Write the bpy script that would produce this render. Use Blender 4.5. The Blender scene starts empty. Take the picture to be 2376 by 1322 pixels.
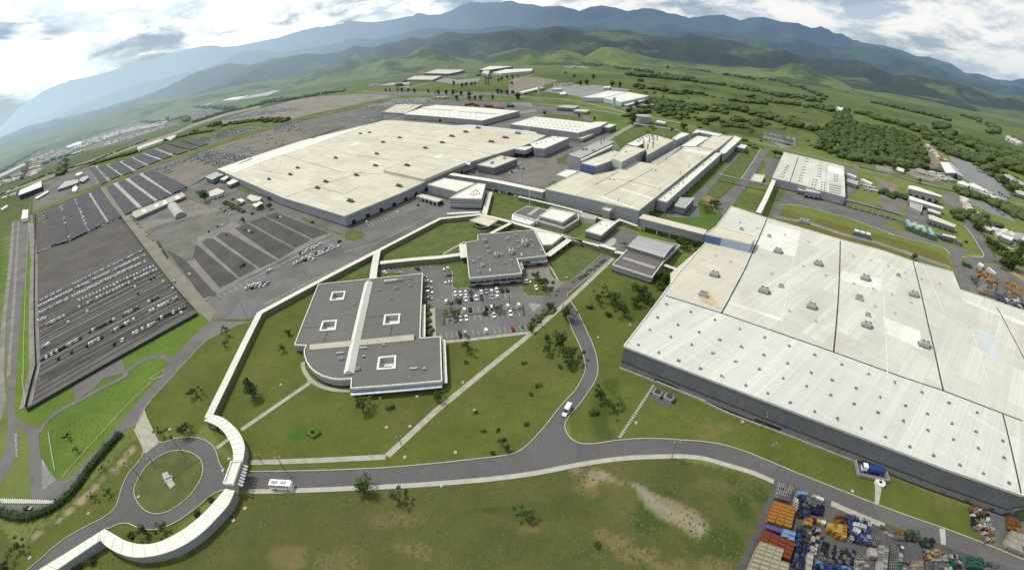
import bpy, bmesh, math, random
import numpy as np
from mathutils import Vector, Matrix, noise as mnoise
from mathutils.geometry import tessellate_polygon
random.seed(7); rng = np.random.default_rng(7)
SC = bpy.context.scene; COL = SC.collection

# ------------------------------------------------------------------ camera (aerial wide-angle lens, 125 m up)
CAM_H = 125.0
FOC, K3 = 990.13, -0.088435
PIT, ROL = math.radians(31.303), math.radians(-2.0938)
UPV = np.array([math.sin(ROL)*math.cos(PIT), math.cos(ROL)*math.cos(PIT), math.sin(PIT)])
_f = np.array([0, 0, -1.0]); FWV = _f-UPV*(_f@UPV); FWV /= np.linalg.norm(FWV); RTV = np.cross(FWV, UPV)
cd = bpy.data.cameras.new('camera'); cam = bpy.data.objects.new('camera', cd); COL.objects.link(cam); SC.camera = cam
cd.type = 'PANO'; cd.panorama_type = 'FISHEYE_LENS_POLYNOMIAL'; cd.sensor_width = 36; cd.sensor_fit = 'HORIZONTAL'
_s = 2376/36.0
cd.fisheye_polynomial_k0 = 0; cd.fisheye_polynomial_k1 = -_s/FOC; cd.fisheye_polynomial_k2 = 0
cd.fisheye_polynomial_k3 = -_s**3*K3/FOC/1e6; cd.fisheye_polynomial_k4 = 0
cd.fisheye_fov = math.radians(200); cd.clip_start = 0.5; cd.clip_end = 120000
cam.matrix_world = Matrix([list(RTV)+[0], list(FWV)+[0], list(UPV)+[CAM_H], [0, 0, 0, 1]])

def ray(x, y):
    x -= 1188; y -= 661; r = math.hypot(x, y); t = r/FOC*(1+K3*(r/1000)**2); s = math.sin(t)/max(r, 1e-9)
    d = np.array([x*s, -y*s, -math.cos(t)])
    return float(d@RTV), float(d@FWV), float(d@UPV)
# survey sheets: measured points are written in the coordinates of enlarged sheets of the site
SH = dict(a=(0,0,2.9375), b=(800,0,2.9375), c=(1576,0,2.9375), d=(0,430,2.9375), e=(800,430,2.9375), f=(1576,430,2.9375),
          g=(0,872,2.9375), h=(800,872,2.9375), i=(1576,872,2.9375), F=(0,0,1),
          j=(660,620,5.875), k=(660,740,5.875), l=(960,500,5.875), m=(960,620,5.875), n=(950,380,5.875), o=(1290,450,5.875),
          p=(1060,280,5.875), q=(1380,280,5.875), r=(1700,1097,5.875), s=(1976,1097,5.875), t=(1976,320,5.875),
          u=(1976,500,5.875), v=(1676,340,5.875), w=(840,130,5.875), x=(1180,140,5.875), y=(0,280,5.875), z=(260,380,5.875),
          A=(300,180,5.875))
def at(t, x, y, z=0.0):
    ox, oy, s = SH[t]; d = ray(ox+x/s, oy+y/s)
    k = (z-CAM_H)/min(d[2], -0.004)
    return (d[0]*k, d[1]*k)
def P(spec, z=0.0):
    """'e 10,20 30,40 h 5,6' -> world xy points at height z (a letter switches the sheet)"""
    out = []; t = None
    for w in spec.split():
        if ',' not in w: t = w; continue
        x, y = w.split(','); out.append(at(t, float(x), float(y), z))
    return out
def smooth(pts, n=5, closed=False):
    m = len(pts); out = []
    for i in range(m if closed else m-1):
        if closed: p0, p1, p2, p3 = pts[i-1], pts[i], pts[(i+1) % m], pts[(i+2) % m]
        else: p0, p1, p2, p3 = pts[max(i-1, 0)], pts[i], pts[i+1], pts[min(i+2, m-1)]
        for k in range(n):
            t = k/n
            out.append(tuple(.5*((2*p1[a])+(-p0[a]+p2[a])*t+(2*p0[a]-5*p1[a]+4*p2[a]-p3[a])*t*t+(-p0[a]+3*p1[a]-3*p2[a]+p3[a])*t**3) for a in (0, 1)))
    if not closed: out.append(tuple(pts[-1]))
    return out
def area(p): return .5*sum(p[i-1][0]*p[i][1]-p[i][0]*p[i-1][1] for i in range(len(p)))
def ccw(p): return list(p) if area(p) > 0 else list(p)[::-1]
def lerp(a, b, t): return (a[0]+(b[0]-a[0])*t, a[1]+(b[1]-a[1])*t)
def dist(a, b): return math.hypot(a[0]-b[0], a[1]-b[1])
def cen(p): return (sum(q[0] for q in p)/len(p), sum(q[1] for q in p)/len(p))
def offset(poly, d):
    """polygon (ccw) moved outward by d"""
    n = len(poly); out = []
    for i in range(n):
        a, b, c = poly[i-1], poly[i], poly[(i+1) % n]
        e1 = Vector((b[0]-a[0], b[1]-a[1])); e2 = Vector((c[0]-b[0], c[1]-b[1]))
        if e1.length < 1e-6 or e2.length < 1e-6: out.append(b); continue
        e1.normalize(); e2.normalize()
        n1 = Vector((e1.y, -e1.x)); n2 = Vector((e2.y, -e2.x)); m = n1+n2
        if m.length < 1e-3: m = n1.copy()
        m.normalize(); k = d/max(m.dot(n1), .35)
        out.append((b[0]+m.x*k, b[1]+m.y*k))
    return out
def quad_at(q, u, v):
    """bilinear point in quad q (0,0)=q0 (1,0)=q1 (1,1)=q2 (0,1)=q3"""
    return lerp(lerp(q[0], q[1], u), lerp(q[3], q[2], u), v)
def inside(p, poly):
    x, y = p; r = False; j = len(poly)-1
    for i in range(len(poly)):
        if (poly[i][1] > y) != (poly[j][1] > y) and x < (poly[j][0]-poly[i][0])*(y-poly[i][1])/(poly[j][1]-poly[i][1])+poly[i][0]: r = not r
        j = i
    return r

# ------------------------------------------------------------------ materials
def haze_group():  # aerial haze painted into materials as emission, growing with distance from the origin
    g = bpy.data.node_groups.new('painted_haze', 'ShaderNodeTree')
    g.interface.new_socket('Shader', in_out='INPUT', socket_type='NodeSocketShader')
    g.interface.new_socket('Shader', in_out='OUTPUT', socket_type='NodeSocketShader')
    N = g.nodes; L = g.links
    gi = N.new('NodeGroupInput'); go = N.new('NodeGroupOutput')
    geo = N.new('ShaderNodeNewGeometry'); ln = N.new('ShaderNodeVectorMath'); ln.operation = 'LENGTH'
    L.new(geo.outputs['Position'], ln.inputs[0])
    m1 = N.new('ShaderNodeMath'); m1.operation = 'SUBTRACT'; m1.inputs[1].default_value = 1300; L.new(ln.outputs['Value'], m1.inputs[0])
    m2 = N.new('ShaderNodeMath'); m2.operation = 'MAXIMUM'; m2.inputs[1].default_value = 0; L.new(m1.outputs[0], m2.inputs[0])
    # painted haze is stronger towards the sunlit west (-x)
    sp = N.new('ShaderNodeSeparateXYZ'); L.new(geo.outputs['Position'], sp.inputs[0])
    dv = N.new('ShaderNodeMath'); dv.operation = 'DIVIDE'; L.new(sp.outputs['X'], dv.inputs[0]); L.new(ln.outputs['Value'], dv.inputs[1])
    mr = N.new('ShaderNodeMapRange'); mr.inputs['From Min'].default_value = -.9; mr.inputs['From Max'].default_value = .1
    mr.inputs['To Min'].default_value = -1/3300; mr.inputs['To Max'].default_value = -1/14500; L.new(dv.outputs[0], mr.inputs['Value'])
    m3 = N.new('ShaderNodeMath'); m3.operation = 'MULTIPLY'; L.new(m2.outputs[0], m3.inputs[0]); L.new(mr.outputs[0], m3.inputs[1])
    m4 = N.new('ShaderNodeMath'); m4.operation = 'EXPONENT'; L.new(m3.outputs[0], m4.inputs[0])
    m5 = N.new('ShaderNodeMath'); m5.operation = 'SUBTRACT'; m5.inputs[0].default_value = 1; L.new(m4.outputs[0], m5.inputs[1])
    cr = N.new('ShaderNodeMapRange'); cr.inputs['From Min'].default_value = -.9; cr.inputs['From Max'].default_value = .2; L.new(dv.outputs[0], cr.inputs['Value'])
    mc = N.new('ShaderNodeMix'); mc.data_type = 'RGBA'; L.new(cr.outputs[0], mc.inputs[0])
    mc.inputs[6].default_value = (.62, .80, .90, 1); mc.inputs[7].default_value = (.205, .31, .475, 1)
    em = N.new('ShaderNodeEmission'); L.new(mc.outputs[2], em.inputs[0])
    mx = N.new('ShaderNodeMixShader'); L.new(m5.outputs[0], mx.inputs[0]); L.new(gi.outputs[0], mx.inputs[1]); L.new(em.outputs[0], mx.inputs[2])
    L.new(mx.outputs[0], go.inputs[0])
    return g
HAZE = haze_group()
class Mat:
    def __init__(s, name, rough=.85, metal=0.0, spec=.3):
        s.m = bpy.data.materials.new(name); s.m.use_nodes = True; s.t = s.m.node_tree; s.t.nodes.clear()
        s.b = s.n('ShaderNodeBsdfPrincipled'); s.b.inputs['Roughness'].default_value = rough; s.b.inputs['Metallic'].default_value = metal
        s.b.inputs['Specular IOR Level'].default_value = spec
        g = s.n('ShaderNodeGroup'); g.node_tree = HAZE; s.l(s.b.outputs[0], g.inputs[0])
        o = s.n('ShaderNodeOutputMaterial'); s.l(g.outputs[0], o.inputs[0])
    def n(s, k): return s.t.nodes.new(k)
    def l(s, a, b): s.t.links.new(a, b)
    def co(s, kind='Object', scale=(1, 1, 1), rot=0):
        c = s.n('ShaderNodeTexCoord'); mp = s.n('ShaderNodeMapping'); mp.inputs['Scale'].default_value = scale; mp.inputs['Rotation'].default_value = (0, 0, rot)
        if kind == 'World':
            g = s.n('ShaderNodeNewGeometry'); s.l(g.outputs['Position'], mp.inputs[0])
        else: s.l(c.outputs[kind], mp.inputs[0])
        return mp.outputs[0]
    def noise(s, vec, scale, detail=3, rough=.55, lo=.35, hi=.65):
        t = s.n('ShaderNodeTexNoise'); t.inputs['Scale'].default_value = scale; t.inputs['Detail'].default_value = detail; t.inputs['Roughness'].default_value = rough
        s.l(vec, t.inputs['Vector']); r = s.n('ShaderNodeMapRange'); r.inputs['From Min'].default_value = lo; r.inputs['From Max'].default_value = hi
        s.l(t.outputs['Fac'], r.inputs['Value']); return r.outputs[0]
    def mix(s, f, a, b, mode='MIX', k=1.0):
        m = s.n('ShaderNodeMix'); m.data_type = 'RGBA'; m.blend_type = mode
        if isinstance(f, (int, float)): m.inputs[0].default_value = f
        elif k != 1.0:
            q = s.n('ShaderNodeMath'); q.operation = 'MULTIPLY'; q.inputs[1].default_value = k; s.l(f, q.inputs[0]); s.l(q.outputs[0], m.inputs[0])
        else: s.l(f, m.inputs[0])
        for v, i in ((a, 6), (b, 7)):
            if isinstance(v, tuple): m.inputs[i].default_value = (*v, 1)
            else: s.l(v, m.inputs[i])
        return m.outputs[2]
    def base(s, c):
        if isinstance(c, tuple): s.b.inputs['Base Color'].default_value = (*c, 1)
        else: s.l(c, s.b.inputs['Base Color'])
        return s.m
    def bump(s, h, strength, distance=.1):
        b = s.n('ShaderNodeBump'); b.inputs['Strength'].default_value = strength; b.inputs['Distance'].default_value = distance
        s.l(h, b.inputs['Height']); s.l(b.outputs[0], s.b.inputs['Normal'])
def scale_c(c, k): return tuple(x*k for x in c)
def plain(name, c, rough=.8, metal=0.0, var=.18, sc=.6, kind='Object'):
    M = Mat(name, rough, metal); v = M.co(kind)
    n1 = M.noise(v, sc, 4); n2 = M.noise(v, sc*7, 3)
    col = M.mix(n1, scale_c(c, 1-var), scale_c(c, 1+var*.6)); col = M.mix(n2, col, scale_c(c, 1-var), k=.3)
    return M.base(col)
def roof_mat(name, c, pw=14, ph=38, dirt=(.30, .26, .18), dk=.35, streak=1.0, var=.10):
    M = Mat(name, .7, 0, .25); v = M.co('Object')
    br = M.n('ShaderNodeTexBrick'); br.inputs['Scale'].default_value = 1; br.inputs['Brick Width'].default_value = ph; br.inputs['Row Height'].default_value = pw
    br.inputs['Mortar Size'].default_value = .16; br.inputs['Mortar Smooth'].default_value = .6; br.inputs['Bias'].default_value = 0
    br.inputs['Color1'].default_value = (*scale_c(c, 1+var*.5), 1); br.inputs['Color2'].default_value = (*scale_c(c, 1-var), 1); br.inputs['Mortar'].default_value = (*scale_c(c, .78), 1)
    M.l(v, br.inputs['Vector'])
    st = M.noise(M.co('Object', (.012, .35, 1)), 1.0, 4, .6, .42, .66)
    col = M.mix(st, br.outputs['Color'], scale_c(c, .80), k=.55*streak)
    st2 = M.noise(M.co('Object', (.45, .02, 1)), 1.0, 3, .6, .5, .72)
    col = M.mix(st2, col, scale_c(c, 1.12), k=.35*streak)
    dn = M.noise(v, .035, 5, .62, .52, .76); col = M.mix(dn, col, dirt, k=dk)
    w_ = M.n('ShaderNodeTexWave'); w_.wave_type = 'BANDS'; w_.bands_direction = 'Y'; w_.inputs['Scale'].default_value = .16; w_.inputs['Distortion'].default_value = .6; M.l(v, w_.inputs['Vector'])
    wr = M.n('ShaderNodeMapRange'); wr.inputs['From Min'].default_value = .80; M.l(w_.outputs['Fac'], wr.inputs['Value']); col = M.mix(wr.outputs[0], col, scale_c(c, .80), k=.35)
    ru = M.noise(M.co('Object', (.05, .9, 1)), 1.0, 5, .7, .60, .78); col = M.mix(ru, col, (.34, .24, .13), k=.22)
    fine = M.noise(v, 1.3, 3, .6, .4, .7); col = M.mix(fine, col, scale_c(c, .84), k=.25)
    return M.base(col)
def leaf_mat(name, c1, c2, sc=.5):
    M = Mat(name, .75, 0, .2); g = M.n('ShaderNodeNewGeometry'); oi = M.n('ShaderNodeObjectInfo')
    n1 = M.noise(M.co('World'), sc, 3, .6, .35, .65)
    col = M.mix(g.outputs['Random Per Island'], c1, c2); col = M.mix(n1, col, scale_c(c1, .6), k=.5)
    n2 = M.noise(M.co('World'), sc*7, 4, .75, .42, .62); col = M.mix(n2, col, scale_c(c1, .45), k=.55); n3 = M.noise(M.co('World'), sc*.25, 2, .5, .4, .6); col = M.mix(n3, col, scale_c(c2, 1.25), k=.35)  # finer noise paints the dark gaps between leaves into the colour
    col = M.mix(oi.outputs['Random'], col, scale_c(c2, 1.15), k=.35)
    M.b.inputs['Transmission Weight'].default_value = 0
    return M.base(col)

WHITE_ROOF = roof_mat('weathered_white_roof', (.53, .525, .455), 11, 34, (.33, .30, .22), .5, 1.3, .17)
CREAM_ROOF = roof_mat('cream_roof', (.53, .50, .39), 9, 26, (.33, .28, .19), .55, 1.2, .15)
BRIGHT_ROOF = roof_mat('bright_white_roof', (.64, .63, .56), 6, 30, dk=.28, var=.09)
STRIP_ROOF = roof_mat('ribbed_white_roof', (.545, .55, .495), 5.8, 400, (.36, .33, .27), .35, 1.5, .10)
DARK_ROOF = roof_mat('dark_membrane_roof', (.118, .112, .106), 5, 12, (.20, .185, .16), .35, .6, .06)
GREY_ROOF = roof_mat('grey_metal_roof', (.34, .345, .33), 3, 30, dk=.2)
WALL_GREY = plain('grey_cladding', (.26, .265, .275), .6, .0, .12, .15)
WALL_DARK = plain('dark_cladding', (.15, .155, .17), .6, 0, .15, .2)
WALL_LIGHT = plain('pale_cladding', (.42, .42, .40), .7, 0, .1, .2)
WALL_BEIGE = plain('beige_wall', (.30, .285, .22), .8, 0, .15, .3)
WALL_BLUE = plain('blue_cladding', (.095, .135, .27), .5, 0, .12, .2)
WALL_PALEBLUE = plain('pale_blue_cladding', (.36, .42, .52), .6, 0, .08, .2)
TRIM = plain('pale_trim', (.62, .61, .54), .6, 0, .08)
TRIM_GREY = plain('grey_trim', (.33, .335, .33), .6, 0, .08)
GLASS = Mat('dark_glass', .12, 0, .5).base((.02, .026, .034))
BLACK = plain('black_opening', (.012, .012, .014), .9, 0, .1)
SEAM = plain('dark_seam', (.045, .045, .042), .9)
STEEL = plain('galvanised_steel', (.30, .31, .31), .45, .5, .15)
UNIT_W = plain('white_unit_paint', (.40, .40, .38), .6, 0, .15, 2)
UNIT_G = plain('grey_unit_metal', (.16, .165, .165), .55, .2, .25, 2)
CONC = plain('concrete', (.33, .315, .25), .9, 0, .2, .35, 'World')
CONC_L = plain('light_concrete', (.36, .35, .30), .9, 0, .15, .35, 'World')
PAINT_W = plain('white_line_paint', (.50, .50, .46), .8, 0, .2, 1.0, 'World')
RUBBER = plain('tyre_rubber', (.015, .015, .015), .9, 0, .1)
BARK = plain('bark', (.09, .065, .045), .95, 0, .3, 2)

# ------------------------------------------------------------------ mesh and object helpers
def mesh_obj(name, verts, faces, mat, parent=None, smooth_=False, mi=None):
    me = bpy.data.meshes.new(name); me.from_pydata([tuple(v) for v in verts], [], faces)
    for m in (mat if isinstance(mat, (list, tuple)) else [mat]): me.materials.append(m)
    if mi is not None: me.polygons.foreach_set('material_index', mi)
    if smooth_: me.polygons.foreach_set('use_smooth', [True]*len(me.polygons))
    me.update()
    o = bpy.data.objects.new(name, me); COL.objects.link(o)
    if parent is not None: o.parent = parent
    return o
def tag(o, label=None, cat=None, group=None, kind=None):
    if label: o['label'] = label
    if cat: o['category'] = cat
    if group: o['group'] = group
    if kind: o['kind'] = kind
    return o
def empty(name, x, y, rot=0, z=0):
    o = bpy.data.objects.new(name, None); COL.objects.link(o); o.location = (x, y, z); o.rotation_euler = (0, 0, rot); o.empty_display_size = 1
    return o
class G:
    """collects geometry in world (or local) coordinates"""
    def __init__(s): s.v = []; s.f = []; s.mi = []
    def add(s, v, f, m=0):
        k = len(s.v); s.v += [tuple(p) for p in v]; s.f += [tuple(i+k for i in q) for q in f]; s.mi += [m]*len(f); return s
    def box(s, c, sx, sy, sz, rot=0, m=0, z0=None, top=1.0):
        """box centred at c (x,y), base z0, size sx,sy,sz; top scales the upper face"""
        z0 = c[2] if z0 is None else z0; ca, sa = math.cos(rot), math.sin(rot); v = []
        for z, k in ((z0, 1), (z0+sz, top)):
            for dx, dy in ((-1, -1), (1, -1), (1, 1), (-1, 1)):
                x, y = dx*sx/2*k, dy*sy/2*k; v.append((c[0]+x*ca-y*sa, c[1]+x*sa+y*ca, z))
        return s.add(v, [(0, 3, 2, 1), (4, 5, 6, 7), (0, 1, 5, 4), (1, 2, 6, 5), (2, 3, 7, 6), (3, 0, 4, 7)], m)
    def prism(s, poly, z0, z1, m=0, mt=None, bottom=False):
        poly = ccw(poly); n = len(poly)
        v = [(x, y, z0) for x, y in poly]+[(x, y, z1) for x, y in poly]
        s.add(v, [(i, (i+1) % n, n+(i+1) % n, n+i) for i in range(n)], m)
        s.flat(poly, z1, m if mt is None else mt)
        if bottom: s.flat(poly, z0, m, True)
        return s
    def walls(s, poly, z0, z1, m=0):
        n = len(poly); v = [(x, y, z0) for x, y in poly]+[(x, y, z1) for x, y in poly]
        return s.add(v, [(i, (i+1) % n, n+(i+1) % n, n+i) for i in range(n)], m)
    def flat(s, poly, z, m=0, flip=False, holes=()):
        loops = [ccw(poly)]+[ccw(h)[::-1] for h in holes]
        tri = tessellate_polygon([[Vector((x, y, 0)) for x, y in lp] for lp in loops]); pts = [q for lp in loops for q in lp]
        f = []
        for t in tri:
            a, b, c = [pts[i] for i in t]
            up = (b[0]-a[0])*(c[1]-a[1])-(b[1]-a[1])*(c[0]-a[0]) > 0
            f.append(tuple(t) if up != flip else tuple(t)[::-1])
        return s.add([(x, y, z) for x, y in pts], f, m)
    def ring(s, poly, win, wout, z0, z1, m=0):
        poly = ccw(poly); a = offset(poly, wout); b = offset(poly, -win); n = len(poly)
        v = [(x, y, z) for z in (z0, z1) for x, y in a]+[(x, y, z) for z in (z0, z1) for x, y in b]; f = []
        for i in range(n):
            j = (i+1) % n
            f += [(i, j, n+j, n+i), (n+i, n+j, 3*n+j, 3*n+i), (3*n+i, 3*n+j, 2*n+j, 2*n+i), (2*n+i, 2*n+j, j, i)]
        return s.add(v, f, m)
    def ribbon(s, pts, w, z0, z1=None, m=0, side=0.0):
        """strip (z1 None) or bar along pts; side shifts it to the right"""
        L, R = [], []; n = len(pts)
        for i in range(n):
            a = pts[max(i-1, 0)]; c = pts[min(i+1, n-1)]; b = pts[i]
            d1 = Vector((b[0]-a[0], b[1]-a[1])) if i > 0 else Vector((c[0]-b[0], c[1]-b[1]))
            d2 = Vector((c[0]-b[0], c[1]-b[1])) if i < n-1 else d1
            if d1.length < 1e-6: d1 = d2
            if d2.length < 1e-6: d2 = d1
            d1.normalize(); d2.normalize(); n1 = Vector((d1.y, -d1.x)); n2 = Vector((d2.y, -d2.x)); mm = (n1+n2)
            if mm.length < 1e-3: mm = n1.copy()
            mm.normalize(); k = 1/max(mm.dot(n1), .5)
            L.append((b[0]+mm.x*k*(side-w/2), b[1]+mm.y*k*(side-w/2))); R.append((b[0]+mm.x*k*(side+w/2), b[1]+mm.y*k*(side+w/2)))
        if z1 is None:
            return s.add([(x, y, z0) for x, y in L]+[(x, y, z0) for x, y in R], [(i, n+i, n+i+1, i+1) for i in range(n-1)], m)
        v = [(x, y, z) for P_ in (L, R) for z in (z0, z1) for x, y in P_]
        f = []
        for i in range(n-1):
            f += [(n+i, 3*n+i, 3*n+i+1, n+i+1), (i, n+i, n+i+1, i+1), (2*n+i, 2*n+i+1, 3*n+i+1, 3*n+i), (i, i+1, 2*n+i+1, 2*n+i)]
        f += [(0, 2*n, 3*n, n), (n-1, 2*n-1, 4*n-1, 3*n-1)]
        return s.add(v, f, m)
    def cyl(s, c, r, z0, z1, n=12, r2=None, m=0, cap=True):
        r2 = r if r2 is None else r2
        v = [(c[0]+math.cos(2*math.pi*i/n)*q, c[1]+math.sin(2*math.pi*i/n)*q, z) for z, q in ((z0, r), (z1, r2)) for i in range(n)]
        f = [(i, (i+1) % n, n+(i+1) % n, n+i) for i in range(n)]
        if cap: f.append(tuple(range(n, 2*n)))
        return s.add(v, f, m)
    def bar(s, a, b, r, m=0, n=6):
        a, b = Vector(a), Vector(b); d = (b-a); d.normalize()
        u = d.orthogonal().normalized(); w = d.cross(u)
        v = [tuple(p+u*math.cos(2*math.pi*i/n)*r+w*math.sin(2*math.pi*i/n)*r) for p in (a, b) for i in range(n)]
        return s.add(v, [(i, (i+1) % n, n+(i+1) % n, n+i) for i in range(n)]+[tuple(range(n))[::-1], tuple(range(n, 2*n))], m)
    def obj(s, name, mat, parent=None, world=True, smooth_=False):
        v = s.v
        if parent is not None and world:
            root = parent; M = Matrix.Identity(4)
            while root is not None:
                M = Matrix.LocRotScale(root.location, root.rotation_euler, root.scale) @ M if False else (Matrix.Translation(root.location) @ root.rotation_euler.to_matrix().to_4x4() @ M); root = root.parent
            Mi = np.array(M.inverted()); a = np.array(v); v = (a @ Mi[:3, :3].T+Mi[:3, 3]).tolist()
        return mesh_obj(name, v, s.f, mat, parent, smooth_, s.mi if isinstance(mat, (list, tuple)) else None)
LAYERS = []
def _over(a, b, ba, bb):
    if ba[0] > bb[2] or bb[0] > ba[2] or ba[1] > bb[3] or bb[1] > ba[3]: return False
    for p, q in ((a, b), (b, a)):
        for i in range(len(p)):
            for t in (0, .33, .66):
                if inside(lerp(p[i-1], p[i], t), q): return True
    return False
def layer(poly):
    """next free level for a sheet laid over the ones already there"""
    bb = (min(p[0] for p in poly), min(p[1] for p in poly), max(p[0] for p in poly), max(p[1] for p in poly))
    c = cen(poly); step = .03 if math.hypot(*c) < 350 else .07
    z = 0.0
    for q, b2, z2 in LAYERS:
        if z2 >= z and _over(poly, q, bb, b2): z = z2
    z += step; LAYERS.append((poly, bb, z)); return z
def zat(x, y):
    z = 0.0
    for q, b, z2 in LAYERS:
        if z2 > z and b[0] <= x <= b[2] and b[1] <= y <= b[3] and inside((x, y), q): z = z2
    return z
def sheet(name, poly, z, mat, kind='structure', holes=()):
    return tag(G().flat(poly, layer(poly), holes=holes).obj(name, mat), kind=kind)
def strip(name, pts, w, mat, h=None):
    g = G().ribbon(pts, w, 0); n = len(pts); v = [p[:2] for p in g.v]; outline = v[:n]+v[n:][::-1]
    z = layer(outline)
    return tag((G().ribbon(pts, w, z) if h is None else G().ribbon(pts, w, 0, z+h)).obj(name, mat), kind='structure')
def children(o, allo):
    return [c for c in allo if c.parent == o]
def dup(root, kids, x, y, rot, label=None, group=None, z=None, sc=None):
    """copy of a thing with copies of its parts and sub-parts; kids = [(child, [grandchildren])]"""
    r = root.copy(); COL.objects.link(r); r.location = (x, y, root.location.z if z is None else z); r.rotation_euler = (0, 0, rot)
    if sc: r.scale = (sc, sc, sc) if isinstance(sc, (int, float)) else sc
    if label: r['label'] = label
    if group: r['group'] = group
    for ch, gs in kids:
        c = ch.copy(); COL.objects.link(c); c.parent = r
        for g in gs:
            d = g.copy(); COL.objects.link(d); d.parent = c
    return r
ORD = ['first', 'second', 'third', 'fourth', 'fifth', 'sixth', 'seventh', 'eighth', 'ninth', 'tenth', '11th', '12th', '13th', '14th', '15th', '16th', '17th', '18th', '19th', '20th']
def nth(i):
    if i < len(ORD): return ORD[i]
    n = i+1; return '%d%s' % (n, 'th' if 10 <= n % 100 <= 20 else {1: 'st', 2: 'nd', 3: 'rd'}.get(n % 10, 'th'))
# ------------------------------------------------------------------ ground: one sheet to the horizon
def axis(lo, hi, step, grow, far):
    a = list(np.arange(lo, hi, step)); s = step; x = a[-1]
    while x < far: s *= grow; x += s; a.append(x)
    s = step; x = a[0]; pre = []
    while x > -far: s *= grow; x -= s; pre.append(x)
    return np.array(pre[::-1]+a)
gx = axis(-300, 330, 1.25, 1.06, 60000); gy = axis(-10, 330, 1.25, 1.06, 60000)
gy = gy[gy > -9000]
X, Y = np.meshgrid(gx, gy); nx, ny = len(gx), len(gy)
def vnoise(X, Y, sc, seed=0):
    """cheap value noise on arrays"""
    r = np.random.default_rng(seed); T = r.random((256, 256)); u = X/sc; v = Y/sc
    iu = np.floor(u).astype(int); iv = np.floor(v).astype(int); fu = u-iu; fv = v-iv; fu = fu*fu*(3-2*fu); fv = fv*fv*(3-2*fv)
    g = lambda a, b: T[a % 256, b % 256]
    return (g(iu, iv)*(1-fu)+g(iu+1, iv)*fu)*(1-fv)+(g(iu, iv+1)*(1-fu)+g(iu+1, iv+1)*fu)*fv
def fbm(X, Y, sc, o=4, seed=0): return sum(vnoise(X, Y, sc/2**i, seed+i)*.5**i for i in range(o))/sum(.5**i for i in range(o))
def mask_poly(poly):
    m = np.zeros(X.shape, bool); j = len(poly)-1
    for i in range(len(poly)):
        yi, yj, xi, xj = poly[i][1], poly[j][1], poly[i][0], poly[j][0]
        if yi != yj: m ^= ((yi > Y) != (yj > Y)) & (X < (xj-xi)*(Y-yi)/(yj-yi)+xi)
        j = i
    return m.astype(float)
C = np.zeros(X.shape+(4,)); C[..., 3] = 1
far = fbm(X, Y, 420, 4, 3); far2 = fbm(X, Y, 1500, 4, 9)
g1 = np.array([.112, .155, .042]); g2 = np.array([.080, .110, .036]); g3 = np.array([.130, .165, .048]); gd = np.array([.032, .052, .024])
def setc(mask, col):
    global C
    C[..., :3] = C[..., :3]*(1-mask[..., None])+np.asarray(col)*mask[..., None]
setc(np.ones_like(X), g1)
setc(np.clip((far-.42)*6, 0, 1), g2); setc(np.clip((far2-.52)*7, 0, 1)*.8, g3)
# lawns and rough ground near the plant
MEAD = mask_poly(P('F 0,1220 75,1310 300,1230 420,1300 540,1150 640,1140 1000,1110 1400,1060 1560,1062 1800,1110 2370,1318')+[(700, -300), (-700, -300)])
LAWN = [.091, .113, .028]; LAWN_B = [.092, .150, .027]; MEADOW = [.080, .092, .029]
setc(MEAD, MEADOW)
setc(mask_poly(P('F 480,985 600,730 870,585 1030,505 1440,590 1330,700 1400,800 1330,960 1180,1060 570,1095')), LAWN)
setc(mask_poly(P('F 1330,700 1440,590 1560,640 1440,850 1560,900 2376,1230 2376,1300 1800,1110 1560,1020 1330,1030 1320,960 1390,860')), LAWN)
setc(mask_poly(P('F 260,840 460,727 490,745 330,960 110,1130 60,960 65,950')), LAWN_B)
setc(mask_poly(P('F 330,960 480,745 600,730 480,985 430,1010 330,1000')), LAWN)
setc(mask_poly(P('F 0,1322 320,1010 440,1010 560,1080 500,1150 300,1320 140,1430')), LAWN)
setc(mask_poly(P('F 5,560 60,500 78,560 80,900 50,940 40,1000')), [.10, .165, .03])
setc(mask_poly(P('F 1020,430 1440,300 1720,320 1800,350 1650,560 1500,500 1200,500 1100,480')), [.075, .125, .028])
setc(mask_poly(P('F 1800,480 2190,590 2215,625 1800,520')), [.120, .122, .034])
def blob(sp, col, amt=1.0, edge=.9, seed=1):
    """patches 'x,y,r,squash' in full-sheet coordinates"""
    n = fbm(X, Y, 9, 4, seed)
    for w in sp.split():
        a = [float(q) for q in w.split(',')]; c = at('F', a[0], a[1]); rx = dist(c, at('F', a[0]+a[2], a[1])); ry = dist(c, at('F', a[0], a[1]+a[2]*(a[3] if len(a) > 3 else 1)))
        th = math.radians(a[4]) if len(a) > 4 else 0
        dx, dy = X-c[0], Y-c[1]; u = dx*math.cos(th)+dy*math.sin(th); v = -dx*math.sin(th)+dy*math.cos(th)
        d = np.sqrt((u/rx)**2+(v/ry)**2)
        setc(np.clip((1.05-d+(n-.5)*edge*2)*2.2, 0, 1)*amt, col)
DIRT = [.30, .255, .18]; GRAV = [.25, .24, .205]; DEEP = [.040, .068, .018]; OLIVE = [.10, .105, .034]; STRAW = [.155, .135, .062]
mn = np.clip((fbm(X, Y, 26, 4, 31)-.46)*5, 0, 1)*MEAD
setc(mn*.55, [.105, .100, .040])
blob('1480,1290,190,.5 1210,1265,110,.5 1230,1190,80,.3 1370,1170,90,.5', [.058, .078, .022], .6, 1.0, 4)
blob('1500,1200,52,.9 1540,1165,45,.7 1720,1170,36,2.0 1690,1260,44,1.4 1755,1140,26,1.0 1140,1185,24,.25 1215,1190,18,.4', DEEP, .85, .6, 5)
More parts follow.
